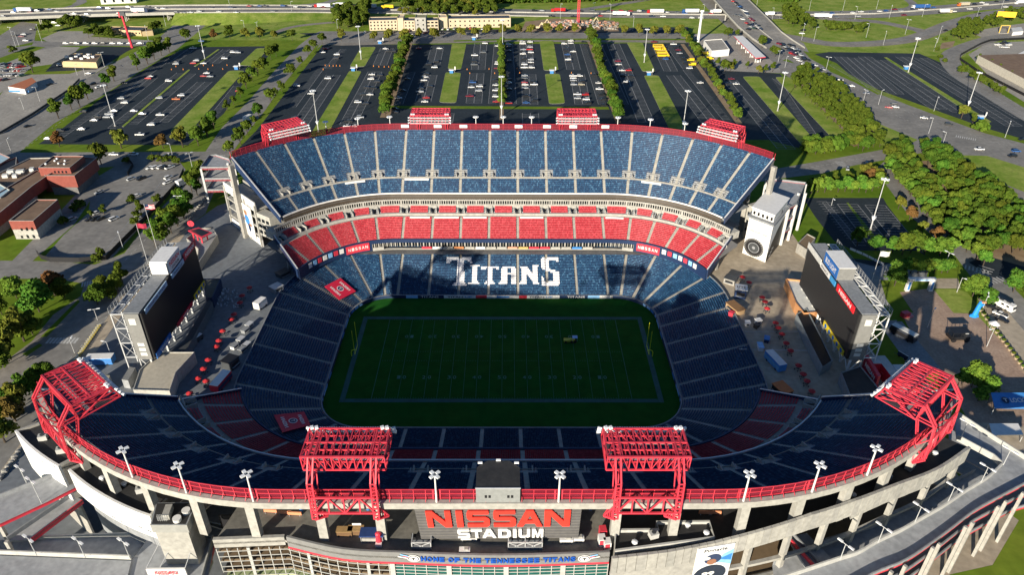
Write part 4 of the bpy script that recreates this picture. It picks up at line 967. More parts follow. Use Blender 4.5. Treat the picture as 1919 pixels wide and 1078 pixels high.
# lettering on the parapet, letter by letter round the curve
def along(P_, s):
    for a, b in zip(P_, P_[1:]):
        L = (b-a).length
        if s <= L: return a.lerp(b, s/L), (b-a).normalized()
        s -= L
    return P_[-1], (P_[-1]-P_[-2]).normalized()
def nearest_s(P_, px, py, z):
    q = Vector(G(px, py, z)); best = (1e9, 0); s = 0
    for a, b in zip(P_, P_[1:]):
        L = (b-a).length
        for k in range(21):
            d = (a.lerp(b, k/20)-q).length
            if d < best[0]: best = (d, s+L*k/20)
        s += L
    return best[1]
words = 'HOME OF THE TENNESSEE TITANS'; s0 = nearest_s(par, 789, 1038, 25); s1 = nearest_s(par, 1079, 1040, 25)
wd = [0.45 if c == ' ' else (.45 if c == 'I' else 1.0) for c in words]; tot = sum(wd); s = s0
for c, w_ in zip(words, wd):
    u = (s1-s0)*w_/tot
    if c != ' ':
        p, d = along(par, s+u/2); nrm = Vector((d.y, -d.x))
        lettering(c, (lambda p, d, n: lambda a, b: (p.x+d.x*a+n.x*.28, p.y+d.y*a+n.y*.28, 24.3+b))(p, d, nrm), u*.84, 1.55, M_blue if False else P('letter_blue', .01, .08, .40, .5), 'letter', PP, bold=.05, thick=.18)
    s += u
for pxx, k in ((775, -1), (1095, 1)):
    p, d = along(par, nearest_s(par, pxx, 1040, 25)); nrm = Vector((d.y, -d.x)); mb = MB()
    cc = lambda r, dx, dz, off: [(p.x+d.x*(dx+r*1.25*math.cos(q*PI/8))+nrm.x*off, p.y+d.y*(dx+r*1.25*math.cos(q*PI/8))+nrm.y*off, 24.3+dz+r*math.sin(q*PI/8)) for q in range(16)]
    mb.poly(cc(1.15, 0, 0, .2), M_white); mb.poly(cc(.95, 0, 0, .24), M_navy); mb.poly(cc(.8, 0, 0, .27), M_white)
    for a_, b_, mt in ((.6, .3, M_red), (1.0, .8, M_bluel), (1.3, .1, M_white)):
        x = k*1.2; mb.poly([(p.x+d.x*(x+k*u_)+nrm.x*.26, p.y+d.y*(x+k*u_)+nrm.y*.26, 24.3+v_) for u_, v_ in ((0, b_-.2), (1.8*a_, b_+.3), (1.6*a_, b_+.6), (0, b_+.15))], mt)
    mb.box((p.x+nrm.x*.3, p.y+nrm.y*.3, 24.5), (.9, .03, .22), 0, M_black); mb.box((p.x+nrm.x*.3, p.y+nrm.y*.3, 24.15), (.25, .03, .7), 0, M_black)
    mb.build('round_emblem', None, PP)
# glazing below the parapet
def curtain(P_, z0, z1, glass, inset, sp, rows, name='glass_wall', pil=0):
    Q_ = [p+Vector((0, inset)) for p in P_]; mb = MB(); wallpath(mb, Q_[::-1], z0, z1, .1, glass); mb.build(name, None, wing)
    mb = MB(); L = sum((b-a).length for a, b in zip(Q_, Q_[1:])); n = int(L/sp)
    for i in range(n+1):
        p, d = along(Q_, min(L*i/n, L-.01)); big = pil and i % pil == 0
        mb.box((p.x, p.y-.22, (z0+z1)/2), (1.1 if big else .16, .3 if not big else .5, z1-z0), math.atan2(d.y, d.x), M_mull)
    for k in range(rows+1):
        z = z0+(z1-z0)*k/rows; wallpath(mb, [q+Vector((0, -.2)) for q in Q_[::-1]], z-.09, z+.09, .12, M_mull)
    mb.build('mullions', None, wing)
cut = nearest_s(par, 716, 1050, 22); L_ = 0; pa, pb = [], []
for i, p in enumerate(par):
    if i: L_ += (par[i]-par[i-1]).length
    (pa if L_ < cut else pb).append(p)
pa.append(pb[0]); curtain(pb, 2, 22, M_grn, .5, 2.5, 18, pil=5)
for z_ in (20.6, 17.2, 13.8): 
    MB().prism([tuple(strl[0]+Vector((0, 1.0))), tuple(strl[1]+Vector((0, 1.0)))]+[(p.x, p.y+1.0) for p in pa]+[(pa[-1].x, -104), (strl[0].x, -104)], z_-.5, z_, M_brn).build('open_floor', None, wing)
MB().prism([tuple(strl[0]+Vector((0, .8))), tuple(strl[1]+Vector((0, .8)))]+[(p.x, p.y+.8) for p in pa]+[(pa[-1].x, -104), (strl[0].x, -104)], 8, 11.5, M_lime).build('lime_base', None, wing)
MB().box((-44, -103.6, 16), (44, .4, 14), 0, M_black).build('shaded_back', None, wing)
mb = MB(); allp = [p for p in strl]+pa; L = sum((b-a).length for a, b in zip(allp, allp[1:]))
for i in range(int(L/2.35)+1):
    p, d = along(allp, min(2.35*i, L-.01)); mb.box((p.x, p.y+.35, 12), (.17, .2, 20), math.atan2(d.y, d.x), M_mull)
    if i % 6 == 3: mb.box((p.x, p.y+.45, 12), (.7, .4, 20), math.atan2(d.y, d.x), M_mull)
for k in range(12): wallpath(mb, [q+Vector((0, .25)) for q in allp[::-1]], 21.2-k*1.75-.08, 21.2-k*1.75+.08, .14, M_mull)
mb.build('open_grid', None, wing)
# right block with black roof, cream panel wall round the curve
rb = [G(1151, 996, 26.2), G(1233, 995, 26.2), G(1229, 981, 26.2), G(1329, 980, 26.2), G(1339, 1013, 26.2), G(1152, 1038, 26.2)]
MB().prism(rb, 8, 26.2, M_cream, M_roof).build('roof_block', None, wing)
mb = MB(); wallpath(mb, [Vector(p) for p in rb]+[Vector(rb[0])], 26.2, 27.0, -.5, M_mull); mb.build('roof_kerb', None, wing)
CWZ = [27, 27, 27.6, 29.2, 30.6, 30.6, 29.6, 28.6, 27.4]
cw = smooth([G(a, b, CWZ[i]) for i, (a, b) in enumerate(((1146, 1043), (1250, 1031), (1339, 1014), (1430, 990), (1520, 961), (1600, 935), (1680, 905), (1755, 876), (1815, 836)))], 6); cwz = [float(np.interp(i/6, range(9), CWZ)) for i in range(len(cw))]
# alternating panels so the joints read
pan = [M_cream, mat('cream_precast_b', (.29, .285, .26), .8, 0, .06, col2=(.36, .35, .32), detail=7, scale2=.9)]
nseg = len(cw)-1; mb = MB()
for i in range(nseg):
    a, b = cw[i], cw[i+1]; d = (b-a).normalized()
    wallpath(mb, [b-d*.06, a+d*.06], [cwz[i+1]-5.2, cwz[i]-5.2], [cwz[i+1], cwz[i]], .7, pan[(i*7) % 3 == 0])
mb.build('panel_wall', None, wing)
k = 13; wallpath(MB(), cw[:k][::-1], 6, [q-5.2 for q in cwz[:k][::-1]], .5, M_cream).build('lower_wall', None, wing)
mb = MB(); wallpath(mb, [p+Vector((0, -.55)) for p in cw[1:7][::-1]], 14.8, 18.6, .1, M_grn)
for i in range(1, 7):
    for f in (0, .5): q = cw[i].lerp(cw[min(i+1, 6)], f); mb.box((q.x, q.y-.7, 16.7), (.15, .15, 3.8), 0, M_mull)
for z_ in (14.8, 15.7, 16.7, 17.6, 18.6): wallpath(mb, [p+Vector((0, -.6)) for p in cw[1:7][::-1]], z_-.06, z_+.06, .1, M_mull)
mb.build('green_window', None, wing)
for i in range(k-1, nseg, 5):   # columns and beams below the panel wall
    p = cw[i]; MB().box((p.x, p.y+.6, (cwz[i]-5.2)/2), (1.2, 1.2, cwz[i]-5.4), .5, M_cream).build('column', None, wing)
for z_ in (16.5, 10.5): wallpath(MB(), [p+Vector((0, 1.0)) for p in cw[k-1:][::-1]], z_-.8, z_, .9, M_cream).build('beam', M_cream, wing)
MB().prism([(p.x, p.y+2) for p in cw[k-1:]]+[pos(t, 66, -1) for t in ts(46.5+8, 46.5+50)][::-1], 9.4, 9.9, M_brn).build('open_floor', None, wing)
# black roofs behind the panel wall
for a, b, kk in ((46.5+24, 46.5+50.5, 1),):
    o_ = [pos(t, 88.6+max(0, t-46.5-30)*.33, -1) for t in ts(a, b, 4)]; i_ = [pos(t, 82, -1) for t in ts(a+3, b, 4)][::-1]
    MB().prism(o_+i_, 23, 26.3, M_cream, M_roof).build('roof_block', None, wing)
# left: two white curved walls with black roofs
for (t0, t1, R0_, R1_, zb) in ((21.5, 40.3, 89.2, 90.2, 19.5), (42.2, 55.0, 91.3, 96.3, 14)):
    tt_ = np.linspace(t0, t1, 9); o_ = [Vector(pos(-(46.5+t), R0_+(R1_-R0_)*i/8, -1)) for i, t in enumerate(tt_)]
    wallpath(MB(), o_, zb, 27.2, .6, M_white).build('white_wall', None, wing)
    i_ = [Vector(pos(-(46.5+t), R0_-5+(R1_-R0_)*i/8, -1)) for i, t in enumerate(tt_)]
    MB().prism([tuple(p) for p in o_]+[tuple(p) for p in i_[::-1]], 20, 26.5, M_conc, M_roof).build('roof_block', None, wing)
    wallpath(MB(), [o_[-1], i_[-1]], zb, 27.2, -.6, M_conc).build('end_wall', None, wing)
    wallpath(MB(), [i_[0], o_[0]], zb, 27.2, -.6, M_cream).build('end_wall', None, wing)
tt_ = np.linspace(20.5, 40, 9); o_ = [Vector(pos(-(46.5+t), 88.4, -1)) for t in tt_]
wallpath(MB(), o_, 4, 19.5, .5, M_concg).build('lower_wall', None, wing)
tt_ = np.linspace(42.5, 54.5, 6); o_ = [Vector(pos(-(46.5+t), 90.5+3.5*i/5, -1)) for i, t in enumerate(tt_)]
wallpath(MB(), o_, 0, 14, .5, M_conc).build('lower_wall', None, wing)
# rooftop bits
for px, py, z_ in ((388, 0, 0),)[:0]: pass
def rooftop(kind, px, py, z, lab):
    x, y = G(px, py, z); o = thing(kind, lab, 'roof fan' if kind != 'air_handler' else 'air handler', (x, y, z), group='small units on the black roofs')
    if kind == 'roof_fan':
        MB().tube((x, y, z), (x, y, z+.7), .45, .45, 10).build('curb', M_concg, o); MB().ball((x, y, z+.85), .75, sc=(1, 1, .5)).build('cowl', M_lamp, o)
    else:
        MB().box((x, y, z+.8), (2.0, 1.5, 1.4), .3).build('casing', P('casing_grey', .5, .5, .47, .6), o); MB().tube((x, y, z+1.5), (x, y, z+1.75), .5, n=10).build('fan', M_darkst, o)
for i, (kd, px, py, lab) in enumerate((('air_handler', 82, 824, 'grey air handler on the far left black roof, nearer its middle'), ('air_handler', 116, 848, 'grey air handler at the inner corner of the far left black roof'),
    ('roof_fan', 193, 900, 'white roof fan on the long black roof at left, left of a pair'), ('roof_fan', 234, 911, 'white roof fan on the long black roof at left, right of a pair'), ('air_handler', 265, 922, 'grey air handler on the long black roof near the stair tower'),
    ('roof_fan', 1189, 1021, 'white roof fan on the black roof right of the sign'), ('roof_fan', 1288, 988, 'white roof fan by the top edge of the black roof right of the sign'), ('roof_fan', 1323, 1003, 'white roof fan in the right corner of the black roof beside the sign'), ('air_handler', 1224, 1007, 'pale air handler on the black roof right of the sign'),
    ('roof_fan', 1598, 932, 'white roof fan at the narrow end of the black roof behind the cream wall'), ('air_handler', 1660, 898, 'white air handler by the foot of the right corner tower'), ('roof_fan', 1751, 853, 'white roof fan at the far end of the black roof behind the cream wall'))):
    rooftop(kd, px, py, 26.4, lab)
# poster on the panel wall
ps = thing('player_poster', 'tall poster of a helmeted player on the cream wall, lower right', 'poster', (*G(1345, 1050, 22), 20))
a_, b_ = nearest_s(cw, 1305, 1022, 27), nearest_s(cw, 1372, 1006, 27); A0, dA = along(cw, a_); B0, dB = along(cw, b_); dd = (B0-A0).normalized(); nn = Vector((dd.y, -dd.x)); WP = (B0-A0).length; A0 = A0+nn*.45
pf = lambda off: (lambda u, v: (A0.x+dd.x*u+nn.x*off, A0.y+dd.y*u+nn.y*off, 26.9-v))
f0 = pf(.5); HP = 12
mbp = MB(); mbp.poly([f0(0, HP), f0(WP, HP), f0(WP, 0), f0(0, 0)], P('poster_white', .72, .73, .74, .5)); mbp.poly([pf(.3)(0, 0), pf(.3)(WP, 0), pf(.3)(WP, HP), pf(.3)(0, HP)], M_white); mbp.build('sheet', None, ps)
def shape(u0, v0, ru, rv, mt, off, nm, a=0, b=2*PI): MB().poly([pf(off)(u0+ru*math.cos(a+(b-a)*q/20), v0-rv*math.sin(a+(b-a)*q/20)) for q in range(20)][::1], mt).build(nm, None, ps)
lettering('Pinnacle', lambda a, b: pf(.56)(WP*.5+a, 1.2-b), WP*.62, 1.0, M_black, parent=ps, bold=.01)
f1 = pf(.53); MB().poly([f1(WP*.55, 5.5), f1(WP, 7), f1(WP, 1.8), f1(WP*.75, 3)], M_bluel).build('blue_streak', None, ps)
MB().poly([pf(.54)(WP*.62, 4.6), pf(.54)(WP*.98, 5.6), pf(.54)(WP*.98, 3.2)], M_blue).build('blue_streak', None, ps)
shape(WP*.47, 9.6, WP*.45, 3.2, P('jersey_dark', .02, .03, .05, .7), .545, 'jersey'); shape(WP*.47, 4.3, WP*.23, 1.7, P('helmet_navy', .04, .06, .12, .3), .555, 'helmet')
shape(WP*.45, 5.2, WP*.13, .95, P('skin_brown', .30, .14, .08, .6), .565, 'face'); shape(WP*.3, 3.9, WP*.1, .5, M_white, .56, 'helmet_stripe')
lettering('99', lambda a, b: pf(.575)(WP*.42+a, 9.4-b), WP*.35, 1.5, M_white, parent=ps, bold=.04)
# ---------------------------------------------------------------- the big sign
sg = thing('stadium_sign', 'huge grey ribbed sign reading NISSAN STADIUM under the near rim', 'sign', (*G(930, 980, 30), 26))
c4 = [g3(775, 948, 35.8), g3(1091, 945.5, 35.8), g3(1083.5, 1009, 25.8), g3(789.5, 1011, 25.8)]
nrm = (c4[1]-c4[0]).cross(c4[3]-c4[0]).normalized(); nrm = -nrm if nrm.y > 0 else nrm
fs_ = lambda off: (lambda u, v: (c4[0].lerp(c4[1], u)).lerp(c4[3].lerp(c4[2], u), v)+nrm*off)
q = fs_(0); q2 = fs_(-.5); mb = MB(); fr = [q(0, 0), q(1, 0), q(1, 1), q(0, 1)]; bk = [q2(0, 0), q2(1, 0), q2(1, 1), q2(0, 1)]
M_rib = P('sign_grey', .13, .125, .12, .45)
mb.mesh(fr+bk, [(0,3,2,1), (4,5,6,7), (0,1,5,4), (1,2,6,5), (2,3,7,6), (3,0,4,7)], M_rib)
for i in range(12):
    v = (i+.1)/12; w_ = .045; a, b, c, d = fs_(.02)(0, v), fs_(.02)(1, v), fs_(.30)(1, v+w_*.4), fs_(.30)(0, v+w_*.4); e, f = fs_(.02)(1, v+w_), fs_(.02)(0, v+w_)
    mb.mesh([a, b, c, d, e, f], [(0,1,2,3), (3,2,4,5), (0,3,5), (1,4,2)], M_rib)
RPN = mb.build('ribbed_panel', None, sg)
Wt = (c4[1]-c4[0]).length; Ht = (c4[3]-c4[0]).length
M_sr = P('sign_red', .75, .045, .03, .4)
us = [(.063, .212), (.243, .283), (.308, .445), (.468, .605), (.612, .768), (.778, .935)]
def glyph(polys, u0, u1, v0, v1, mt, nm, th=.55):
    for po in polys:
        pts = [fs_(th)(u0+(u1-u0)*a, v1-(v1-v0)*b) for a, b in po]; mb = MB(); n = len(pts)
        back = [p-nrm*(th-.05) for p in pts]; mb.mesh(pts+back, [tuple(range(n))[::-1]]+[(i, (i+1) % n, n+(i+1) % n, n+i) for i in range(n)], mt); mb.build(nm, None, RPN)
Np = [[(0, 0), (.24, 0), (.24, .66), (.72, 0), (1, 0), (1, 1), (.76, 1), (.76, .34), (.28, 1), (0, 1)]]
Sp = [[(0, 0), (.86, 0), (.97, .08), (1, .2), (1, .46), (.95, .56), (.84, .61), (.26, .61), (.24, .66), (.24, .74), (.28, .79), (.97, .79), (.97, 1), (.12, 1), (.03, .93), (0, .82), (0, .56), (.05, .46), (.14, .40), (.72, .40), (.76, .36), (.76, .26), (.72, .21), (0, .21)]]
Ap = [[(0, 0), (.26, 0), (.36, .2), (.64, .2), (.74, 0), (1, 0), (.66, 1), (.34, 1)]]
for (u0, u1), po in zip(us, (Np, [[(0, 0), (1, 0), (1, 1), (0, 1)]], Sp, Sp, None, Np)):
    if po is None:
        glyph([[(0, 0), (.22, 0), (.31, .2), (.5, .2), (.5, .39), (.38, .39), (.5, .72), (.5, 1), (.36, 1)], [(.5, .2), (.69, .2), (.78, 0), (1, 0), (.64, 1), (.5, 1), (.5, .72), (.62, .39), (.5, .39)]], u0, u1, .13, .60, M_sr, 'letter')
    else: glyph(po, u0, u1, .13, .60, M_sr, 'letter')
Tp = [[(0, .76), (.37, .76), (.37, 0), (.63, 0), (.63, .76), (1, .76), (1, 1), (0, 1)]]
Dp = [[(0, 0), (.74, 0), (.92, .1), (1, .3), (1, .5), (.72, .5), (.72, .34), (.64, .23), (.28, .23), (.28, .5), (0, .5)], [(0, .5), (.28, .5), (.28, .77), (.64, .77), (.72, .66), (.72, .5), (1, .5), (1, .7), (.92, .9), (.74, 1), (0, 1)]]
Up = [[(0, 1), (0, .2), (.08, .06), (.22, 0), (.78, 0), (.92, .06), (1, .2), (1, 1), (.73, 1), (.73, .3), (.66, .23), (.34, .23), (.27, .3), (.27, 1)]]
Mp = [[(0, 0), (.22, 0), (.22, .62), (.42, 0), (.58, 0), (.78, .62), (.78, 0), (1, 0), (1, 1), (.70, 1), (.5, .36), (.30, 1), (0, 1)]]
A2 = [[(0, 0), (.22, 0), (.31, .2), (.5, .2), (.5, .39), (.38, .39), (.5, .72), (.5, 1), (.36, 1)], [(.5, .2), (.69, .2), (.78, 0), (1, 0), (.64, 1), (.5, 1), (.5, .72), (.62, .39), (.5, .39)]]
for (u0, u1), po in zip([(.238, .315), (.322, .392), (.392, .480), (.492, .572), (.585, .607), (.620, .692), (.705, .775)], (Sp, Tp, A2, Dp, [[(0, 0), (1, 0), (1, 1), (0, 1)]], Up, Mp)): glyph(po, u0, u1, .675, .93, M_white, 'letter')
# ---------------------------------------------------------------- ramps, right side
M_rdeck = mat('ramp_concrete', (.26, .275, .29), .85, 0, .07, col2=(.36, .37, .38), detail=8, scale2=.7)
rp = thing('access_ramp', 'long curving concrete ramp with red edges at the lower right corner', 'ramp', (*G(1700, 1020, 18), 0), group='pedestrian ramps round the stadium')
outer = [(1788, 777), (1850, 818), (1919, 862), (1975, 893), (1919, 908), (1870, 934), (1822, 961), (1760, 1008), (1694, 1053), (1632, 1079), (1540, 1130)]
mid = [(1460, 1090), (1571, 1053), (1610, 1040), (1644, 1020), (1690, 998), (1728, 976), (1770, 952), (1811, 924), (1850, 900), (1878, 874), (1860, 858), (1793, 822)]
O18 = smooth([G(a, b, 18) for a, b in outer[4:]], 4); ins = smooth([G(a, b, 18) for a, b in mid[:10]], 4)
for z_ in (18, 13, 8):
    poly = [G(a, b, 18) for a, b in outer[:4]]+[tuple(p) for p in O18]+[tuple(p) for p in ins]+[G(a, b, 18) for a, b in mid[10:]]
    MB().prism(poly, z_-.5, z_, M_rdeck).build('ramp_deck', None, rp)
    edge = [Vector(G(a, b, 18)) for a, b in outer[3:4]]+O18
    wallpath(MB(), [p for p in edge], z_-.5, z_+.35, .25, M_red).build('red_edge', None, rp)
    wallpath(MB(), [p+Vector((.05, -.05)) for p in edge], z_+.35, z_+1.2, .3, M_concg).build('parapet', None, rp)
wallpath(MB(), [Vector(G(a, b, 18)) for a, b in outer[:4]], 17.5, 19.4, .35, M_mull).build('parapet', None, rp)
wallpath(MB(), ins+[Vector(G(a, b, 18)) for a, b in mid[10:]], 17.5, 19.4, .35, M_mull).build('parapet', None, rp)
inn = smooth([G(a, b, 14) for a, b in ((1450, 1052), (1519, 1020), (1582, 999), (1644, 980), (1696, 951), (1749, 918), (1826, 880))], 4)
MB().prism([tuple(p) for p in inn]+[tuple(p+Vector((.5, .5))) for p in ins[::-1]], 12.2, 12.7, M_rdeck).build('ramp_deck', None, rp)
wallpath(MB(), inn, 12.2, 14.2, -.35, M_concg).build('parapet', None, rp)
for px, py in ((1671, 1072), (1697, 1061), (1749, 1027), (1761, 1020), (1811, 988), (1824, 980), (1872, 950), (1886, 940), (1918, 924), (1620, 1096), (1600, 1106)):
    x, y = G(px, py, 18.8); MB().box((x, y, 9.4), (.7, .7, 18.8), .6, M_cream).build('column', None, rp)
sp_ = [Vector(G(a, b, 18)) for a, b in ((1505, 1035), (1560, 1085))]
# lower switchback with the red edge, left of the ramp
MB().prism([G(1475, 1008, 15), G(1512, 1000, 15), G(1600, 1090, 15), G(1540, 1110, 15)], 14.3, 15, M_rdeck).build('ramp_deck', None, rp)
wallpath(MB(), [Vector(G(1475, 1008, 15)), Vector(G(1555, 1095, 15))][::-1], 14.3, 15.9, .4, M_red).build('red_edge', None, rp)
wallpath(MB(), [Vector(G(1486, 1006, 15)), Vector(G(1568, 1095, 15))][::-1], 15.2, 16.3, .3, M_concg).build('parapet', None, rp)
def lamp_post(px, py, z, h, lab, grp, arms=2, rz=.5, name='lamp_post', r=.11, parent_list=None, head=(1.3, .5, .25), arm=.7, mt=None):
    x, y = G(px, py, z); o = thing(name, lab, 'lamp post', (x, y, z), group=grp)
    MB().tube((x, y, z), (x, y, z+h), r, r*.7, 6).build('pole', mt or M_steel, o)
    for k in range(arms):
        a = rz+k*2*PI/max(arms, 1); c = Vector((x+math.cos(a)*(arm+head[0]/2), y+math.sin(a)*(arm+head[0]/2), z+h))
        mb = MB(); mb.beam((x, y, z+h-.15), (c.x, c.y, z+h), .09); mb.box(c, head, a, M_lamp); mb.build('lamp_head', M_lamp, o)
    return o
for i, (px, py, z_) in enumerate(((1574, 1050, 19), (1645, 1018, 19), (1714, 980, 19), (1776, 942, 19), (1838, 905, 19), (1801, 820, 19), (1880, 872, 19))):
    lamp_post(px, py, z_, 5.5, 'twin headed lamp on the right ramp, %s from the lower end' % ordn[i], 'twin lamps along the right ramp', rz=2.2)
# ---------------------------------------------------------------- ramps, left side
rl = thing('access_ramp', 'stacked concrete ramps with red edges at the lower left corner', 'ramp', (*G(60, 990, 18), 0), group='pedestrian ramps round the stadium')
def plate(px, z, nm='ramp_deck', th=.5, mt=M_rdeck): MB().prism([G(a, b, z) for a, b in px], z-th, z, mt).build(nm, None, rl)
def edge_(px, z0, z1, z, mt, th=.35, nm='parapet'): wallpath(MB(), [Vector(G(a, b, z)) for a, b in px], z0, z1, th, mt).build(nm, None, rl)
plate([(-90, 975), (0, 935), (121, 888), (150, 909), (90, 940), (0, 982), (-90, 1020)], 20)
edge_([(-90, 1020), (0, 982), (90, 940), (150, 909)], 18.9, 19.9, 20, M_red, nm='red_edge'); edge_([(-90, 975), (0, 935), (121, 888)], 20, 21.2, 20, M_concg)
plate([(16, 1014), (138, 930), (155, 938), (58, 1012)], 15); edge_([(58, 1012), (155, 938)], 13.8, 15.1, 15, M_red, nm='red_edge'); edge_([(16, 1014), (138, 930)], 15, 16.2, 15, M_concg)
plate([(-90, 1012), (48, 1013), (280, 1005), (246, 1050), (0, 1042), (-90, 1038)], 12.5); edge_([(48, 1013), (280, 1005)], 12.5, 13.7, 12.5, M_mull)
plate([(-90, 1040), (0, 1042), (246, 1052), (232, 1110), (-90, 1110)], 15.5); edge_([(-90, 1038), (0, 1040), (246, 1050)], 15.5, 16.8, 15.5, M_mull)
plate([(246, 1052), (283, 1003), (345, 1000), (402, 1012), (385, 1110), (232, 1110)], 15.0)
edge_([(402, 1012), (375, 1110)], 13.8, 14.9, 15, M_red, nm='red_edge'); edge_([(399, 1010), (371, 1110)], 15, 16.3, 15, M_mull)
for px, py in ((12, 1015), (0, 985), (-30, 1000)): 
    x, y = G(px, py, 19); MB().box((x, y, 9.5), (.8, .8, 19), 0, M_cream).build('column', None, rl)
for i, (px, py, z_, h) in enumerate(((69, 1042, 17, 6), (160, 1046, 17, 6), (244, 1048, 17, 6), (78, 944, 20, 8), (52, 910, 20, 6))):
    lamp_post(px, py, z_, h, 'lamp on the left ramps, %s of five from the lower left' % ordn[i], 'lamps on the left ramps', rz=2.6)
# stair tower with dishes
tw = thing('stair_tower', 'square concrete stair tower with black roof and two white dishes', 'tower', (*G(320, 965, 29), 0))
rf = [G(281, 985, 29), G(292, 943, 29), G(368, 942, 29), G(350, 985, 29)]
MB().prism(rf, 26.5, 29, P('tower_grey', .30, .30, .28, .8), M_concg).build('upper_wall', None, tw)
cx_, cy_ = sum(p[0] for p in rf)/4, sum(p[1] for p in rf)/4
MB().prism([(cx_+(x-cx_)*.9, cy_+(y-cy_)*.9) for x, y in rf], 8, 26.5, M_cream).build('shaft', None, tw)
MB().prism([(cx_+(x-cx_)*.92, cy_+(y-cy_)*.92) for x, y in rf], 28.9, 29.04, M_roof).build('roof', None, tw)
for px, py in ((349, 959), (332, 974)): x, y = G(px, py, 29.4); MB().tube((x, y, 29), (x, y, 29.9), .9, .95, 16).build('dish', M_white, tw)
x, y = G(315, 962, 29.5); MB().box((x, y, 29.8), (1.5, 3.2, 1.5), .1, M_cream).build('plant_box', None, tw)
mb = MB(); x, y = G(296, 975, 29.5)
for i in range(5): mb.tube((x+i*.45, y, 29), (x+i*.45, y, 30.8), .04, n=5); mb.beam((x-.2, y+i*.1, 29.4+i*.3), (x+2.2, y+i*.1, 29.4+i*.3), .06)
mb.build('antenna_rack', M_steel, tw)
bb = thing('billboard', 'steel frame carrying a white sign with red NISSAN writing, bottom left', 'billboard', (*G(312, 1060, 17), 15))
A_, B_ = g3(273, 1068, 18), g3(346, 1067, 18); fb = lambda a, b: Vector((*(A_.lerp(B_, .5)+(B_-A_).normalized()*a).xy, 16.4+b))-Vector((0, .25, 0))
mb = MB(); mb.prism([(A_.x, A_.y), (B_.x, B_.y), (B_.x, B_.y+.4), (A_.x, A_.y+.4)], 14.8, 18, M_white); mb.build('sign_face', None, bb)
lettering('NISSAN', lambda a, b: fb(a, b+.5), 5, 1.3, M_red, parent=bb, bold=.03)
mb = MB()
for f in (0, .35, 1): p = A_.lerp(B_, f); r_ = p+Vector((1.5 if f < .5 else .5, 6.5, 2.2)); mb.beam((p.x, p.y+.4, 18), r_, .15); mb.beam(r_, (r_.x, r_.y, 15), .15)
mb.build('brace', M_steel, bb)
# ---------------------------------------------------------------- things standing on the terrace
TT = TZ
def item(name, label, cat, px, py, z=TT, group=None): x, y = G(px, py, z); return thing(name, label, cat, (x, y, z), group=group), x, y
for i, (px, py) in enumerate(((508, 961), (534, 964), (553, 966), (1322, 964), (1338, 964))):
    o, x, y = item('barrier', 'orange and white barrier on the terrace, %s from the left' % ordn[i], 'barrier', px, py, group='barriers on the terrace')
    MB().box((x, y, TT+.6), (3.2, .3, .9), -.06, P('barrier_orange', .70, .28, .14, .7)).build('board', None, o)
    for s_ in (-1, 1): MB().box((x+s_*1.2, y, TT+.1), (.2, .8, .2), 0, M_concg).build('foot', None, o)
for i, (px, py) in enumerate(((647, 1002), (668, 1000))):
    o, x, y = item('bar_cart', ('dark wooden bar cart on the terrace, left of a pair', 'dark wooden bar cart with a white sign on the terrace, right of a pair')[i], 'cart', px, py, group='bar carts on the terrace')
    MB().box((x, y, TT+.9), (3.4, 1.5, 1.4), 0, P('cart_brown', .16, .09, .04, .7)).build('body', None, o); MB().box((x, y, TT+1.7), (3.6, 1.7, .12), 0, P('cart_top', .38, .24, .10, .6)).build('top', None, o)
    for s_ in (-1, 1): MB().tube((x+s_*1.3, y-.8, TT+.25), (x+s_*1.3, y-.7, TT+.25), .25, n=10).build('wheel', M_black, o)
    if i: MB().box((x+.2, y+.5, TT+2.4), (2, .1, .6), 0, M_white).build('sign', None, o)
o, x, y = item('market_stall', 'stall with a navy canopy on the terrace below the left tower', 'stall', 699, 1012)
MB().box((x, y, TT+.8), (5, 1.8, 1.2), 0, M_cream).build('counter', None, o); MB().prism([(x-2.7, y-1.3), (x+2.7, y-1.3), (x+2.7, y+1.3), (x-2.7, y+1.3)], TT+2.3, TT+2.6, P('canopy_navy', .02, .05, .17, .6)).build('canopy', None, o)
mb = MB(); [mb.tube((x+a, y+b, TT), (x+a, y+b, TT+2.3), .06) for a in (-2.4, 2.4) for b in (-1, 1)]; mb.build('frame', M_steel, o)
o, x, y = item('red_kiosk', 'small red inflatable figure beside the navy stall on the terrace', 'inflatable', 711, 1018)
MB().tube((x, y, TT), (x, y, TT+2.6), .8, .65, 12).ball((x, y, TT+2.9), .75, sc=(1, 1, .8)).build('body', M_red, o); MB().box((x, y-.9, TT+.4), (1.4, .8, .8), 0, M_white).build('base', None, o)
for i, (px, py, w_) in enumerate(((791, 1023, 4.2), (984, 1023, 7.5))):
    o, x, y = item('truss_stage', ('small stage of crossed truss on the terrace at left of the sign', 'double truss stage below the middle of the sign')[i], 'stage', px, py, group='truss stages under the sign')
    mb = MB(); n = 1 if w_ < 5 else 2
    for k in range(n+1): xx = x-w_/2+k*w_/n; mb.beam((xx, y-1, TT), (xx, y-1, TT+2.2), .2); mb.beam((xx, y-1, TT+2.2), (xx, y+1.5, TT+2.2), .2); mb.beam((xx, y+1.5, TT), (xx, y+1.5, TT+2.2), .2)
    for k in range(n): xa = x-w_/2+k*w_/n; xb = xa+w_/n; mb.beam((xa, y-1, TT), (xb, y-1, TT+2.2), .15); mb.beam((xb, y-1, TT), (xa, y-1, TT+2.2), .15)
    mb.beam((x-w_/2, y-1, TT+2.2), (x+w_/2, y-1, TT+2.2), .2); mb.build('truss', M_steel, o)
    MB().box((x, y+1.2, TT+.95), (w_+.6, .9, 1.9), 0, M_black).build('backdrop', None, o); MB().box((x, y, TT+.5), (w_, 2.4, .8), 0, M_concg).build('platform', None, o)
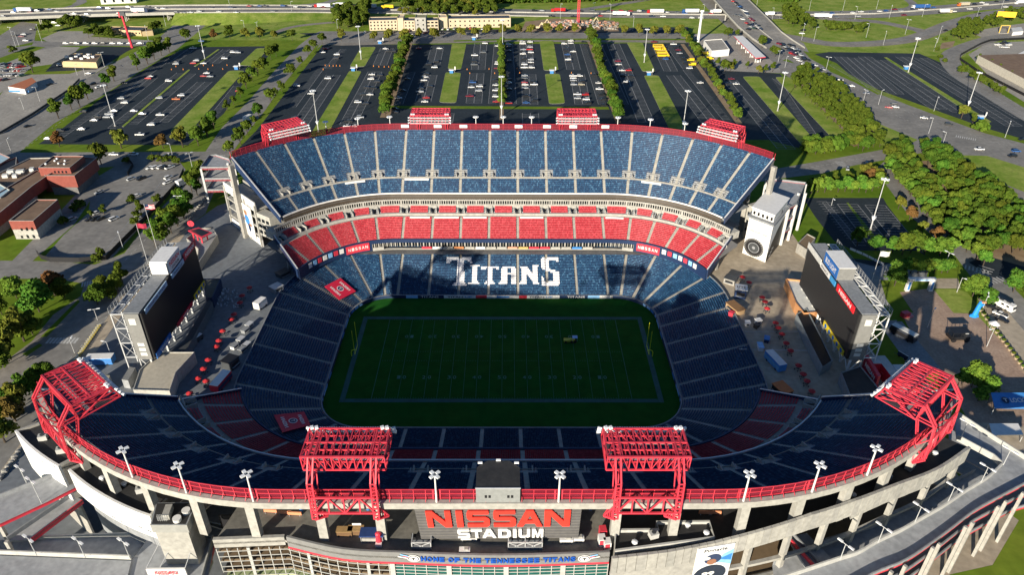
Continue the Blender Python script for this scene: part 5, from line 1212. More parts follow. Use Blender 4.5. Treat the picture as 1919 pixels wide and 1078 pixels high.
for i, (px, py, w_) in enumerate(((879, 1012, 3.6), (871, 1037, 2.4), (1061, 1016, 3), (1084, 1014, 2.4))):
    o, x, y = item('equipment_table', ('white equipment table under the left half of the sign', 'white boxy table by the parapet below STADIUM', 'long cream table under the right end of the sign', 'white crate table at the right end of the sign')[i], 'table', px, py, group='white tables on the terrace')
    MB().box((x, y, TT+.95), (w_, 1.3, .7), 0, M_white).build('top_box', None, o)
    for a in (-1, 1): MB().box((x+a*w_*.4, y, TT+.3), (.25, 1.0, .6), 0, M_concg).build('leg', None, o)
    MB().box((x+w_*.15, y, TT+1.5), (w_*.35, .8, .4), 0, M_cream).build('case', None, o)
for i, (px, py, mt) in enumerate(((1129, 1003, M_red), (1127, 1019, M_white), (1137, 1026, M_white))):
    o, x, y = item('vending_cabinet', ('red cabinet leaning by the white wall right of the sign', 'white and red cabinet right of the sign', 'white cabinet against the wall right of the sign')[i], 'cabinet', px, py, group='cabinets by the wall right of the sign')
    MB().box((x, y, TT+1.1), (1.5, 1.8, 2.2), .1, mt).build('body', None, o); MB().box((x, y-.93, TT+1.3), (1.1, .05, 1.4), .1, M_navy if mt is M_red else M_red).build('front', None, o)
for i, (px, py) in enumerate(((565, 958), (664, 953), (764, 953), (1106, 955), (1205, 955), (690, 955))):
    o, x, y = item('trash_can', 'blue bin in the shade under the near rim, %s from the left' % ordn[(0, 1, 3, 4, 5, 2)[i]], 'bin', px, py, group='blue bins under the near rim')
    MB().tube((x, y, TT), (x, y, TT+1.1), .45, .5, 10).build('body', M_blue, o); MB().tube((x, y, TT+1.1), (x, y, TT+1.3), .5, .3, 10).build('lid', M_darkst, o)
# ================================================================ SCOREBOARDS
M_scr = P('screen_black', .007, .007, .009, .35); M_scr2 = P('screen_charcoal', .022, .022, .023, .5); M_alu = P('side_panel_grey', .20, .20, .19, .5); M_pan = P('pale_sheet', .62, .62, .58, .5)
def scoreboard(sx, lab):
    X = sx*118.0; y0, y1, z0, z1 = -22, 26, 6, 24.5
    o = thing('scoreboard', lab, 'scoreboard', (X, 2, 0), group='giant end scoreboards')
    f = -sx   # screen faces the field
    MB().box((X+sx*.9, (y0+y1)/2, (z0+z1)/2), (1.6, y1-y0, z1-z0), 0, M_scr2).build('cabinet', M_scr2, o)
    MB().box((X, (y0+y1)/2, (z0+z1)/2), (.25, y1-y0-.2, z1-z0-.2), 0, M_scr if sx < 0 else M_scr2).build('screen', None, o)
    MB().box((X+sx*3.2, y0-.3, (z0+z1)/2), (4.8, .5, z1-z0), 0, M_alu).build('side_panel', None, o)
    mb = MB(); [mb.box((X+sx*3.0, y0-.58, z), (2.2, .06, 1.3), 0, M_pan) for z in (8.2, 10.2, 12.2)]; mb.box((X+sx*3.4, y0-.58, 21.5), (2.2, .06, 2.4), 0, M_pan); mb.build('service_hatch', None, o)
    MB().box((X+sx*3.4, (y0+y1)/2, z1+.1), (5.4, y1-y0, .25), 0, M_concg).build('top_deck', None, o)
    # open truss behind
    mb = MB(); ys = np.linspace(y0, y1, 9)
    for i, y in enumerate(ys):
        mb.beam((X+sx*10, y, 0), (X+sx*10, y, z1-.5), .36); mb.beam((X+sx*5.5, y, 0), (X+sx*5.5, y, z1), .3); mb.beam((X+sx*1.6, y, 0), (X+sx*1.6, y, z0), .6)
        for z in (6.5, 12.5, 18.5, z1-.3): mb.beam((X+sx*1.8, y, z), (X+sx*10, y, z), .3)
        for a, b in ((6.5, 12.5), (12.5, 18.5), (18.5, z1-.3)): mb.beam((X+sx*5.5, y, a), (X+sx*10, y, b), .16)
        mb.beam((X+sx*1.6, y, 0), (X+sx*5.5, y, 6.5), .3)
        if i < 8:
            for z in (6.5, 12.5, 18.5, z1-.3): mb.beam((X+sx*10, y, z), (X+sx*10, ys[i+1], z), .3)
            mb.beam((X+sx*10, y, z1-.3), (X+sx*7.5, ys[i+1], z1-.3), .2); mb.beam((X+sx*7.5, y, z1-.3), (X+sx*7.5, ys[i+1], z1-.3), .3)
            mb.beam((X+sx*1.6, y, .5), (X+sx*1.6, ys[i+1], z0), .25)
    mb.build('steel_truss', M_whites if sx > 0 else M_steel, o)
    mb = MB()
    for z in (.9, 1.7, 2.3): mb.beam((X+sx*10.4, y0, z1-.3+z), (X+sx*10.4, y1, z1-.3+z), .12)
    for y in np.linspace(y0, y1, 25): mb.beam((X+sx*10.4, y, z1-.6), (X+sx*10.4, y, z1+2.0), .12)
    mb.box((X+sx*9, (y0+y1)/2, z1-.6), (2.2, y1-y0, .12), 0, M_concg); mb.build('catwalk', M_whites, o)
    LP = [o]
    def panel(ya, yb, za, zb, mt, nm='sign_panel', off=0): LP[0] = MB().box((X-sx*(.35+off), (ya+yb)/2, (za+zb)/2), (.3, abs(yb-ya), zb-za), 0, mt).build(nm, None, o)
    def writing(t, yc, zc, w_, h_, mt, bold=.02):
        d = 1 if sx > 0 else 1   # right board is read from the left: letters run towards -y on the right board, +y on the left one
        lettering(t, lambda a, b: (X-sx*.53, yc-sx*a, zc+b), w_, h_, mt, parent=LP[0], bold=bold)
    def box(ya, yb, face):   # crowning box
        o2 = MB().box((X+sx*3, (ya+yb)/2, z1+2.7), (6, yb-ya, 4.8), 0, M_white if sx < 0 else M_alu).build('crown_box', None, o)
        MB().box((X+sx*3, (ya+yb)/2, z1+5.15), (6.2, yb-ya+.2, .2), 0, M_white).build('crown_roof', None, o)
        LP[0] = MB().box((X-.0*sx, (ya+yb)/2, z1+2.7), (.3, yb-ya-.2, 4.4), 0, face).build('sign_panel', None, o2)
    MR2 = P('sign_crimson', .50, .012, .04, .5); MBl = P('sign_blue', .02, .13, .42, .5)
    if sx > 0:
        box(-1, 11.5, MBl); lettering('BUD LIGHT', lambda a, b: (X-.2, 5.2-a, z1+2.7+b), 9.5, 2.1, M_white, parent=LP[0].parent, bold=.02)
        panel(12.5, y1, z1-1.5, z1+.7, M_pan); panel(3, 12.2, z1-1.9, z1, M_white); writing('PINNACLE', 8, z1-.95, 6.5, 1.1, M_black); panel(-1.8, 3, z1-1.9, z1, P('sign_skyblue', .05, .3, .6, .5))
        panel(-18.5, -3.6, z1-2.1, z1+.5, P('sign_bright_red', .75, .02, .03, .5)); writing('NISSAN', -11, z1-.8, 10.5, 1.5, M_white, .03)
        panel(-20, -1.5, z0-.3, z0+1.8, P('sign_yellow', .72, .55, .03, .5))
        for i in range(5): MB().tube((X-.48, -3.6-i*3.6, z0+.75), (X-.56, -3.6-i*3.6, z0+.75), .85, n=16).build('blue_roundel', MBl, LP[0])
        panel(-1.2, 1, z0-.3, z0+1.8, M_black)
    else:
        box(2.5, 13.5, M_white); lettering('NISSAN', lambda a, b: (X+.2, 8+a, z1+3.4+b), 8.5, 1.7, P('sign_bright_red', .75, .02, .03, .5), parent=o, bold=.02)
        lettering('STADIUM', lambda a, b: (X+.2, 8+a, z1+1.5+b), 6, 1.0, M_black, parent=o, bold=.01)
        MB().box((X-3, 1.8, z1+2.7), (5.8, .3, 4.4), 0, M_white).build('crown_end', None, o)
        panel(14.5, y1+.3, z1-1.4, z1+1.4, MR2); writing('NISSAN', 20.2, z1, 8.5, 1.6, M_white, .02)
        panel(2.5, 13.8, z1-1.8, z1, P('sign_paleblue', .35, .5, .65, .5)); writing('PINNACLE', 8, z1-.9, 7.5, 1.0, M_navy, .01)
        panel(-20, -2, z1-1.6, z1+.2, P('sign_paleblue', .35, .5, .65, .5)); writing('TENNESSEE TITANS', -11, z1-.7, 14, .9, M_navy, .01)
        panel(14.5, 25.5, z0-.4, z0+1.8, P('sign_yellow', .72, .55, .03, .5))
        for i in range(4): MB().tube((X+.48, 16+i*2.7, z0+.7), (X+.56, 16+i*2.7, z0+.7), .75, n=16).build('blue_roundel', MBl, LP[0])
        panel(-3, 12, z0-.6, z0+1.0, MR2); writing('NISSAN', 5, z0+.2, 5, .8, M_white, .01); panel(-21.5, -9, z0-.6, z0+1.6, MBl); writing('TITANS', -15, z0+.5, 7, 1.2, M_white, .01)
    return o
scoreboard(-1, 'giant black scoreboard at the left end, crowned by a white box reading NISSAN')
scoreboard(1, 'giant charcoal scoreboard at the right end, with a blue lettered box and yellow strip')
# low buildings at the foot of the boards
M_tan = P('warm_roof', .42, .38, .30, .8); M_or = P('orange_wall', .50, .24, .10, .7)
def block(name, label, cat, px, z0, z1, wall, roof, group=None, parapet=0, extra=None):
    pts = [G(a, b, z1) for a, b in px]; cx = sum(p[0] for p in pts)/len(pts); cy = sum(p[1] for p in pts)/len(pts)
    o = thing(name, label, cat, (cx, cy, z0), group=group)
    MB().prism(pts, z0, z1, wall, wall).build('wall', None, o)
    MB().prism([(cx+(x-cx)*.995, cy+(y-cy)*.995) for x, y in pts], z1-.02, z1+.12, roof).build('roof', None, o)
    if parapet:
        a = sum(pts[i][0]*pts[(i+1) % len(pts)][1]-pts[(i+1) % len(pts)][0]*pts[i][1] for i in range(len(pts)))
        wallpath(MB(), [Vector(p) for p in pts]+[Vector(pts[0])], z1, z1+parapet, .3 if a > 0 else -.3, wall).build('parapet', None, o)
    return o, pts
block('concession_building', 'flat pale roofed building at the foot of the left scoreboard', 'building', [(262, 696), (297, 662), (365, 662), (330, 700), (318, 735), (250, 733)], 0, 4.5, M_cream, M_tan, parapet=.5)
block('concession_building', 'pale concrete walled terrace building at the far end of the left scoreboard', 'building', [(350, 450), (372, 432), (400, 428), (408, 443), (372, 498), (372, 470)], 0, 3.2, M_conc, M_concg, parapet=1.0)
block('storage_shed', 'beige ribbed roof shed beside the left corner tower', 'shed', [(163, 722), (167, 704), (206, 704), (202, 722)], 0, 3.6, M_cream, P('ribbed_beige', .38, .34, .24, .7))
block('storage_shed', 'long grey slatted shed left of the pale roofed building', 'shed', [(228, 712), (243, 688), (254, 690), (240, 714)], 0, 3.5, M_concg, M_alu)
block('concession_row', 'low concession row with a white signed front under the left scoreboard', 'kiosk', [(318, 660), (345, 640), (392, 560), (398, 566), (352, 652), (330, 672)], 0, 4.0, P('wall_slate', .07, .10, .12, .7), M_darkst)
block('concession_row', 'low building with pale rim at the far corner under the left scoreboard', 'kiosk', [(380, 524), (414, 524), (398, 560), (386, 560)], 0, 4.2, M_navy, P('roof_olive', .10, .10, .08, .8), parapet=.5)
block('orange_terrace', 'low orange walled pavilion with white steps at the foot of the right scoreboard', 'pavilion', [(1472, 525), (1500, 528), (1530, 560), (1532, 588), (1506, 590), (1490, 570)], 0, 3.6, M_or, M_pan, parapet=.8)
block('concession_row', 'row of dark roofed stalls with white posts along the right scoreboard', 'kiosk', [(1492, 590), (1512, 580), (1542, 640), (1560, 678), (1540, 690), (1515, 640)], 0, 3.6, P('stall_grey', .22, .25, .26, .7), M_black, parapet=.5)
block('black_roof_shed', 'wide shed with black roof below the right scoreboard', 'shed', [(1575, 700), (1612, 688), (1640, 722), (1650, 738), (1592, 742)], 0, 4.2, M_concg, M_roof, parapet=.5)
block('ticket_building', 'brown roofed gatehouse above the right scoreboard', 'building', [(1494, 458), (1512, 440), (1528, 448), (1512, 470)], 0, 4.0, M_conc, M_brn, parapet=.6)
o, pts = block('red_club_building', 'crimson fronted club building with pale L-shaped roof at lower right', 'building', [(1622, 668), (1658, 667), (1676, 690), (1690, 704), (1672, 708), (1652, 682), (1632, 682)], 0, 5, MATS['sign_crimson'], P('pale_roof', .48, .48, .46, .7))
A_, B_ = g3(1620, 672, 5), g3(1644, 712, 5)
MB().prism([tuple(A_.xy), tuple(B_.xy), (B_.x+1.2, B_.y+.6), (A_.x+1.2, A_.y+.6)], 0, 6.2, MATS['sign_crimson']).build('red_front', None, o)
dd = (B_-A_).normalized(); lettering('NISSAN', lambda a, b: tuple(A_.lerp(B_, .5)+dd*a+Vector((dd.y*.1, -dd.x*.1, -1.6+b))) if False else tuple(A_.lerp(B_, .5)+dd*a+Vector((-.12, -.1, -.9+b))), 8, 1.8, M_white, parent=o, bold=.03)
block('canopy_roof', 'pale flat canopy roofs beside the crimson club building', 'canopy', [(1672, 684), (1694, 684), (1712, 706), (1690, 708)], 2.8, 3.2, M_pan, M_pan)
block('deck_slab', 'white concrete slab deck next to the crimson club building', 'deck', [(1668, 706), (1690, 706), (1720, 718), (1700, 736), (1672, 736)], 0, .6, M_conc, M_pan)
for i, (px, py) in enumerate(((1668, 688), (1640, 716))):
    x, y = G(px, py, 5); o = thing('red_umbrella', 'crimson umbrella by the club building, %s' % ('inside its courtyard' if i == 0 else 'at its near corner'), 'umbrella', (x, y, 0), group='crimson umbrellas of the club building')
    MB().tube((x, y, 0), (x, y, 3), .06).build('pole', M_steel, o); MB().tube((x, y, 2.6), (x, y, 3.6), 2.6, .1, 8).build('canopy', MATS['sign_crimson'], o)
# steel columns under the far wings, ramps and gate tower there
def far_ramp(sx, lab, cs):
    o = thing('access_ramp', lab, 'ramp', (*G(*cs[0], 18), 0), group='pedestrian ramps round the stadium')
    for z_ in (18, 12, 6):
        MB().prism([G(a, b, 18) for a, b in cs], z_-.6, z_, M_rdeck).build('ramp_deck', None, o)
        P_ = [Vector(G(a, b, 18)) for a, b in cs]; n = len(P_)
        a_ = sum(P_[i].x*P_[(i+1) % n].y-P_[(i+1) % n].x*P_[i].y for i in range(n)); th = .3 if a_ > 0 else -.3
        wallpath(MB(), P_+[P_[0]], z_, z_+1.0, th, M_concg).build('parapet', None, o); wallpath(MB(), [p for p in P_]+[P_[0]], z_-.65, z_+.1, th*1.2, M_red).build('red_edge', None, o)
    for p in [Vector(G(a, b, 18)) for a, b in cs]: MB().box((p.x, p.y, 9), (.9, .9, 18), .4, M_whites).build('column', None, o)
    m_ = Vector(G(*cs[1], 18)).lerp(Vector(G(*cs[2], 18)), .5)
    for k in (-1.5, 1.5): MB().box((m_.x+k, m_.y-1, 9.5), (.9, .9, 19), .4, M_whites).build('column', None, o)
far_ramp(-1, 'three-level ramp with red edges at the left end of the far stand', [(376, 316), (437, 315), (430, 300), (405, 292), (392, 294)])
far_ramp(1, 'three-level ramp with red edges at the right end of the far stand', [(1437, 336), (1510, 345), (1492, 384), (1478, 392), (1440, 360)])
# left end building of the far stand: cream frame with a poster
def G2(px, py, z): return Vector(G(px, py, z))
eb = thing('end_building', 'cream concrete frame with a tall player poster at the left end of the far stand', 'building', (-105, 62, 0))
a, b = G2(436, 420, 0), G2(492, 462, 0); d = (b-a).normalized(); n_ = Vector((-d.y, d.x)); n_ = n_ if n_.y > 0 else -n_; L = (b-a).length
for k in range(4):
    p = a.lerp(b, k/3); MB().box((p.x, p.y, 10), (1.0, 1.0, 20), math.atan2(d.y, d.x), M_cream).build('column', None, eb)
for z_ in (5, 9.5, 14, 18): MB().prism([tuple(a), tuple(b), tuple(b+n_*9), tuple(a+n_*9)], z_-.5, z_+.2, M_cream).build('floor', None, eb)
wallpath(MB(), [a-d*.6, b+d*.6], 0, 3.4, .5, M_white).build('base_wall', None, eb); wallpath(MB(), [a-d*.6, b], 17, 21.5, .5, M_white).build('top_wall', None, eb)
wallpath(MB(), [a+n_*9, b+n_*9], 0, 20, .4, M_conc).build('back_wall', None, eb)
c_ = a.lerp(b, .5); wallpath(MB(), [c_-n_*.55, c_-n_*.55+d*(L*.36)], 1.5, 17.5, .3, M_white).build('poster', None, eb)
pq = lambda u, v, off=.62: (c_.x-n_.x*off+d.x*u*L*.36, c_.y-n_.y*off+d.y*u*L*.36, 17-v)
def psh(u0, v0, ru, rv, mt, off, nm): MB().poly([pq(u0+ru*math.cos(q*PI/10), v0-rv*math.sin(q*PI/10), off) for q in range(20)], mt).build(nm, None, eb)
psh(.5, 7, .22, 2.6, M_blue, .63, 'jersey'); psh(.45, 3.8, .13, 1.0, MATS['skin_brown'], .64, 'face'); psh(.45, 3.0, .15, .7, P('cap_brown', .3, .15, .07, .7), .645, 'hair'); psh(.6, 10.5, .12, 2, M_navy, .63, 'legs'); psh(.25, 7, .12, .5, MATS['skin_brown'], .65, 'arm'); psh(.75, 8.6, .14, .6, MATS['skin_brown'], .65, 'arm')
# window block beyond the poster
b2 = G2(528, 478, 0); d2 = (b2-b).normalized()
MB().prism([tuple(b), tuple(b+d2*9), tuple(b+d2*9+n_*9), tuple(b+n_*9)], 6, 17, M_cream).build('window_block', None, eb)
for z_ in (8, 11, 14): 
    for k in range(3): p = b+d2*(1.6+k*2.8); MB().box((p.x-n_.x*.03, p.y-n_.y*.03, z_), (2.0, .12, 1.6), math.atan2(d2.y, d2.x), M_glassd).build('window', None, eb)
# right end tower with the tyre picture
et = thing('entrance_tower', 'white tower with a huge tyre picture at the right end of the far stand', 'tower', (*G(1440, 480, 0), 0))
p0 = G2(1391, 474, 0); p1 = G2(1434, 492, 0); p2 = G2(1462, 456, 0); p3 = p0+(p2-p1)
H_ = 18
MB().prism([tuple(p0), tuple(p1), tuple(p2), tuple(p3)], 0, H_, M_white).build('tower_body', None, et)
def shr(P_, k): c = sum(P_, Vector((0, 0)))/len(P_); return [tuple(c+(p-c)*k) for p in P_]
MB().prism(shr([p0, p1, p2, p3], 1.12), H_, H_+.8, M_concg).build('ledge', None, et)
MB().prism(shr([p0, p1, p2, p3], .9), H_+.8, H_+4.2, M_white).build('upper_box', None, et); MB().prism(shr([p0, p1, p2, p3], .98), H_+4.2, H_+4.7, M_white).build('roof', None, et)
d = (p1-p0); L = d.length; d.normalize(); n_ = Vector((d.y, -d.x)); n_ = n_ if n_.y < 0 else -n_
uv = lambda u, z, off=.06: (p0.x+d.x*u+n_.x*off, p0.y+d.y*u+n_.y*off, z)
for k in range(5): MB().box((*(p0+d*(L*(.14+.18*k))+n_*-.55).to_tuple(), H_+2.2), (.9, .2, 1.4), math.atan2(d.y, d.x), M_black).build('upper_window', None, et)
def tyre(f, c, ru, rz, nm):
    for k, (s_, mt) in enumerate(((1, M_black), (.9, P('tyre_grey', .05, .05, .05, .6)), (.78, M_black), (.56, P('rim_silver', .26, .27, .29, .3)), (.5, M_darkst), (.16, MATS['rim_silver']))):
        MB().poly([f(c[0]+ru*s_*math.cos(q*PI/14), c[1]+rz*s_*math.sin(q*PI/14), .05+.02*k) for q in range(28)], mt).build(nm if k == 0 else 'tyre_ring', None, et)
    for q in range(28):
        a_ = q*PI/14; mb = MB(); mb.poly([f(c[0]+ru*r_*math.cos(a_+e_), c[1]+rz*r_*math.sin(a_+e_), .2) for r_, e_ in ((.88, -.05), (.99, -.05), (.99, .05), (.88, .05))], M_pan if False else P('tread_light', .28, .28, .27, .7)); mb.build('tread_mark', None, et)
tyre(uv, (L*.42, 4.6), L*.42, 4.3, 'tyre_picture')
d3 = (p2-p1).normalized(); L3 = (p2-p1).length; uv3 = lambda u, z, off=.06: (p1.x+d3.x*u+d3.y*off, p1.y+d3.y*u-d3.x*off, z)
MB().poly([uv3(0, 0), uv3(L3, 0), uv3(L3, 15), uv3(L3*.75, 14.5), uv3(L3*.45, 12), uv3(L3*.2, 8), uv3(0, 3)], M_black).build('tread_picture', None, et)
lettering('BRIDGESTONE', lambda a, b: uv(L*.5+a, 12.2+b, .08), L*.7, .7, M_darkst, parent=et); lettering('B', lambda a, b: uv3(L3*.5+a, H_+2.4+b, .1), 1.8, 1.9, M_black, parent=et, bold=.03)
for k in range(3): mb = MB(); mb.poly([uv3(L3*.15+k*1.4, 1+k*1.2, .1), uv3(L3*.15+k*1.4+2.6, 1+k*1.2, .1), uv3(L3*.15+k*1.4+2.6, 1.8+k*1.2, .1), uv3(L3*.15+k*1.4, 1.8+k*1.2, .1)], M_pan); mb.build('white_bar', None, et)
# cream side block with windows left of the tower
q0 = G2(1372, 452, 0); q1 = G2(1404, 470, 0); dq = (q1-q0).normalized(); nq = Vector((-dq.y, dq.x))
eb2 = thing('end_building', 'cream block with dark windows between the far stand and the white tower', 'building', (q0.x, q0.y, 0))
MB().prism([tuple(q0+nq*6), tuple(q1+nq*6), tuple(q1+nq*16), tuple(q0+nq*16)], 0, 17, M_cream).build('wall', None, eb2)
for z_ in (5, 9, 13): 
    for k in range(2): p = (q0+nq*5.95)+dq*(2+k*3.4); MB().box((p.x, p.y, z_), (2.4, .15, 1.7), math.atan2(dq.y, dq.x), M_glassd).build('window', None, eb2)
# ================================================================ THINGS ON THE PLAZAS
M_umb = P('umbrella_red', .40, .02, .025, .6)
def umbrella(x, y):
    o = thing('cafe_umbrella', 'red', 'umbrella', (x, y, 0), local=True)
    MB().tube((0, 0, 0), (0, 0, 2.6), .04, n=6).build('pole', M_steel, o)
    mb = MB(); n = 8
    ring_ = [(1.2*math.cos(2*PI*i/n), 1.2*math.sin(2*PI*i/n), 2.1) for i in range(n)]; low = [(a*1.0, b*1.0, c-.18) for a, b, c in ring_]
    mb.mesh(ring_+low+[(0, 0, 2.75)], [(i, (i+1) % n, 2*n) for i in range(n)]+[(n+i, n+(i+1) % n, (i+1) % n, i) for i in range(n)], M_umb); mb.build('canopy', M_umb, o)
    MB().tube((0, 0, .7), (0, 0, .76), .6, n=10).build('table_top', M_darkst, o)
    [MB().box((1.0*math.cos(a), 1.0*math.sin(a), .42), (.4, .4, .06), a).tube((1.0*math.cos(a), 1.0*math.sin(a), 0), (1.0*math.cos(a), 1.0*math.sin(a), .42), .15).build('stool', M_darkst, o) for a in (0.4, 2, 3.5, 5.1)]
    return kids(o)
U0 = umbrella(0, 0)
Ll = [(467, 538), (453, 553), (449, 566), (438, 588), (433, 597), (417, 619), (410, 637), (405, 648), (390, 673), (381, 690), (371, 708), (386, 713), (355, 736)]
Rl = [(1392, 518), (1404, 528), (1429, 556), (1434, 564), (1438, 577), (1454, 604), (1459, 613), (1466, 625), (1474, 642), (1482, 656), (1497, 684), (1506, 700), (1513, 713), (1522, 732)]
fst = True
for nm, L_ in (('left', Ll), ('right', Rl)):
    for i, (px, py) in enumerate(L_):
        lab = 'red cafe umbrella on the %s plaza, number %s in the line counted from its far end' % (nm, (list(ordn)+['eleventh', 'twelfth', 'thirteenth', 'fourteenth'])[i])
        if i == 0: lab = 'red cafe umbrella on the %s plaza, farthest of its line' % nm
        elif i == len(L_)-1: lab = 'red cafe umbrella on the %s plaza, nearest of its line' % nm
        else: lab = 'red cafe umbrella on the %s plaza, %s in its line from the far end' % (nm, (list(ordn)+['eleventh', 'twelfth', 'thirteenth', 'fourteenth'])[i])
        x, y = G(px, py, 2.3)
        if fst: U0.location = (x, y, 0); U0['label'] = lab; U0['group'] = 'red cafe umbrellas on the plazas'; fst = False
        else: copy_tree(U0, (x, y, 0), random.random(), lab, 'red cafe umbrellas on the plazas')
def trailer(px, py, L, W_, H, rz, c1, c2, lab, cat='trailer', grp=None, roof=None, z=0):
    x, y = G(px, py, z); o = thing('trailer', lab, cat, (x, y, z), rz, group=grp, local=True)
    MB().box((0, 0, H/2+.5), (L, W_, H), 0, c1).build('body', None, o); MB().box((0, 0, H+.55), (L*.99, W_*.98, .12), 0, roof or M_white).build('roof', None, o)
    MB().box((0, -W_/2-.03, H*.5+.3), (L*.98, .06, H*.5), 0, c2).build('side_stripe', None, o); MB().box((0, W_/2+.03, H*.5+.3), (L*.98, .06, H*.5), 0, c2).build('side_stripe', None, o)
    for a in (-.3, .3):
        for s_ in (-1, 1): MB().tube((a*L, s_*(W_/2-.25), .45), (a*L, s_*(W_/2), .45), .45, n=10).build('wheel', M_black, o)
    MB().beam((L/2, 0, .5), (L/2+1.2, 0, .5), .12).build('tow_bar', M_darkst, o)
    return o
MW = M_white
trailer(191, 681, 9, 3.2, 2.6, .05, M_blue, P('banner_blue', .06, .2, .5, .5), 'blue and white promotional trailer behind the left corner tower')
trailer(416, 722, 8.5, 3.2, 2.6, 1.35, MATS['sign_crimson'], M_navy, 'white roofed trailer by the near end of the left plaza, red lower side')
trailer(489, 576, 5, 2.8, 2.8, 1.2, M_pan, M_white, 'small white trailer beside the left end seats')
trailer(1451, 684, 9, 3.0, 2.8, 1.85, M_blue, P('banner_blue2', .10, .3, .5, .5), 'white roofed blue trailer on the right plaza near the end seats')
trailer(1691, 632, 9.5, 2.8, 2.9, 2.15, P('trailer_dark', .03, .035, .05, .5), M_black, 'dark trailer with pale roof parked on the slab at right', roof=M_pan)
trailer(1690, 672, 4, .25, 1.6, 2.1, M_navy, M_navy, 'thin dark hoarding on the slope beside the loading slab', 'hoarding')
trailer(1718, 697-4, 6.5, 2.6, 1.1, 2.2, M_black, M_black, 'flat black covered trailer at the near end of the loading slab', roof=M_black)
# booths
def booth(px, py, w_, d_, h_, rz, wall, roof, lab, name='booth', text=None, tm=None):
    x, y = G(px, py, 0); o = thing(name, lab, 'booth', (x, y, 0), rz, local=True)
    MB().box((0, 0, h_/2), (w_, d_, h_), 0, wall).build('wall', None, o); MB().box((0, 0, h_+.15), (w_+.4, d_+.4, .3), 0, roof).build('roof', None, o)
    MB().box((0, -d_/2-.03, h_*.55), (w_*.7, .06, h_*.35), 0, M_black).build('hatch', None, o); MB().box((0, -d_/2-.25, h_*.35), (w_*.8, .5, .1), 0, M_concg).build('counter', None, o)
    if text: lettering(text, lambda a, b: (a, b, h_+.33), w_*.8, d_*.4, tm or M_black, parent=o, bold=.02)
    return o
booth(1386, 556, 4.4, 4, 4.2, -.25, M_navy, M_white, 'navy booth with white roof reading LITE on the right plaza', text='LITE')
booth(1464, 738, 5.5, 4, 2.6, -1.2, M_black, P('orange_canopy', .62, .17, .04, .6), 'booth with orange canopy at the near end of the right plaza')
booth(1377, 578+4, 7, 3.6, 2.0, -1.15, P('timber', .42, .28, .15, .8), P('timber_dark', .22, .12, .05, .8), 'timber viewing deck on the right end seats')
booth(434, 687, 4.5, 4, 3.2, 1.2, M_darkst, M_black, 'black roofed booth at the back of the left end seats')
booth(519, 545, 4, 3.6, 2.2, .9, M_concg, M_steel, 'grey booth by the upper left corner of the seats')
booth(1368, 530, 4.5, 3.6, 2.4, -.6, M_conc, M_darkst, 'cream edged dark booth by the upper right corner of the seats')
booth(531, 516, 5, 3.6, 1.6, .9, M_darkst, M_darkst, 'dark table stand under the left wing of the red club tier')
for i, (px, py, mt) in enumerate(((440, 652, M_white), (452, 640, M_concg), (460, 622, M_concg), (468, 612, M_white), (455, 658, M_darkst), (463, 650, M_concg))):
    booth(px, py, 2.6, 1.7, 1.2, 1.2, mt, (M_concg, M_steel)[i % 2], 'small %s cart stall along the left end seats, %s of six' % ('white' if mt is M_white else 'grey', ordn[i]), 'cart_stall')
for i, (px, py, w_) in enumerate(((1400, 610, 1.6), (1420, 606, 2), (1417, 615, 1.6), (1370, 592, 1.6), (1436, 640, 2.4), (1424, 654, 3.2))):
    booth(px, py, w_, 1.6, 1.5, .3*i, (M_white, M_white, M_black, M_red, M_navy, M_white)[i], (M_white, M_white, M_black, M_red, M_blue, M_bluel)[i], ('white cabinet beside the timber deck', 'white drape stand on the right plaza', 'black drape stand on the right plaza', 'red display below the navy LITE booth', 'navy cart on the right plaza', 'pale blue table at the edge of the right plaza')[i], 'display_stand')
# utility cart, drums, people-sized figures are not readable; the buggy is
trailer(373, 638, 3.2, 1.5, 1.6, 1.1, M_darkst, M_darkst, 'small white roofed cart in the scoreboard shadow on the left plaza', 'cart')
# flagpoles
def flag(px, py, h, mt1, mt2, lab, canton=None):
    x, y = G(px, py, 0); o = thing('flagpole', lab, 'flagpole', (x, y, 0))
    MB().tube((x, y, 0), (x, y, h), .14, .08).build('pole', M_steel, o)
    f = MB(); n = 8; w_, hh = 3.8, 2.2
    for i in range(n):
        xa, xb = x+.1+w_*i/n, x+.1+w_*(i+1)/n; ya, yb = y+.3*math.sin(i*.9), y+.3*math.sin((i+1)*.9)
        for k in range(7 if canton else 1):
            m_ = (mt1, mt2)[k % 2]; za, zb = h-.3-hh*k/(7 if canton else 1), h-.3-hh*(k+1)/(7 if canton else 1)
            if canton and i < 3 and k < 4: m_ = canton
            f.poly([(xa, ya, zb), (xb, yb, zb-.0), (xb, yb, za), (xa, ya, za)], m_)
    f.build('flag', None, o)
flag(303, 497, 29, M_red, M_white, 'flagpole flying the stars and stripes behind the left scoreboard', M_navy); flag(278, 496, 20, P('flag_maroon', .35, .02, .05, .7), M_red, 'flagpole with a plain maroon flag behind the left scoreboard'); flag(1623, 560, 22, M_white, M_white, 'flagpole with a pale flag behind the right scoreboard')
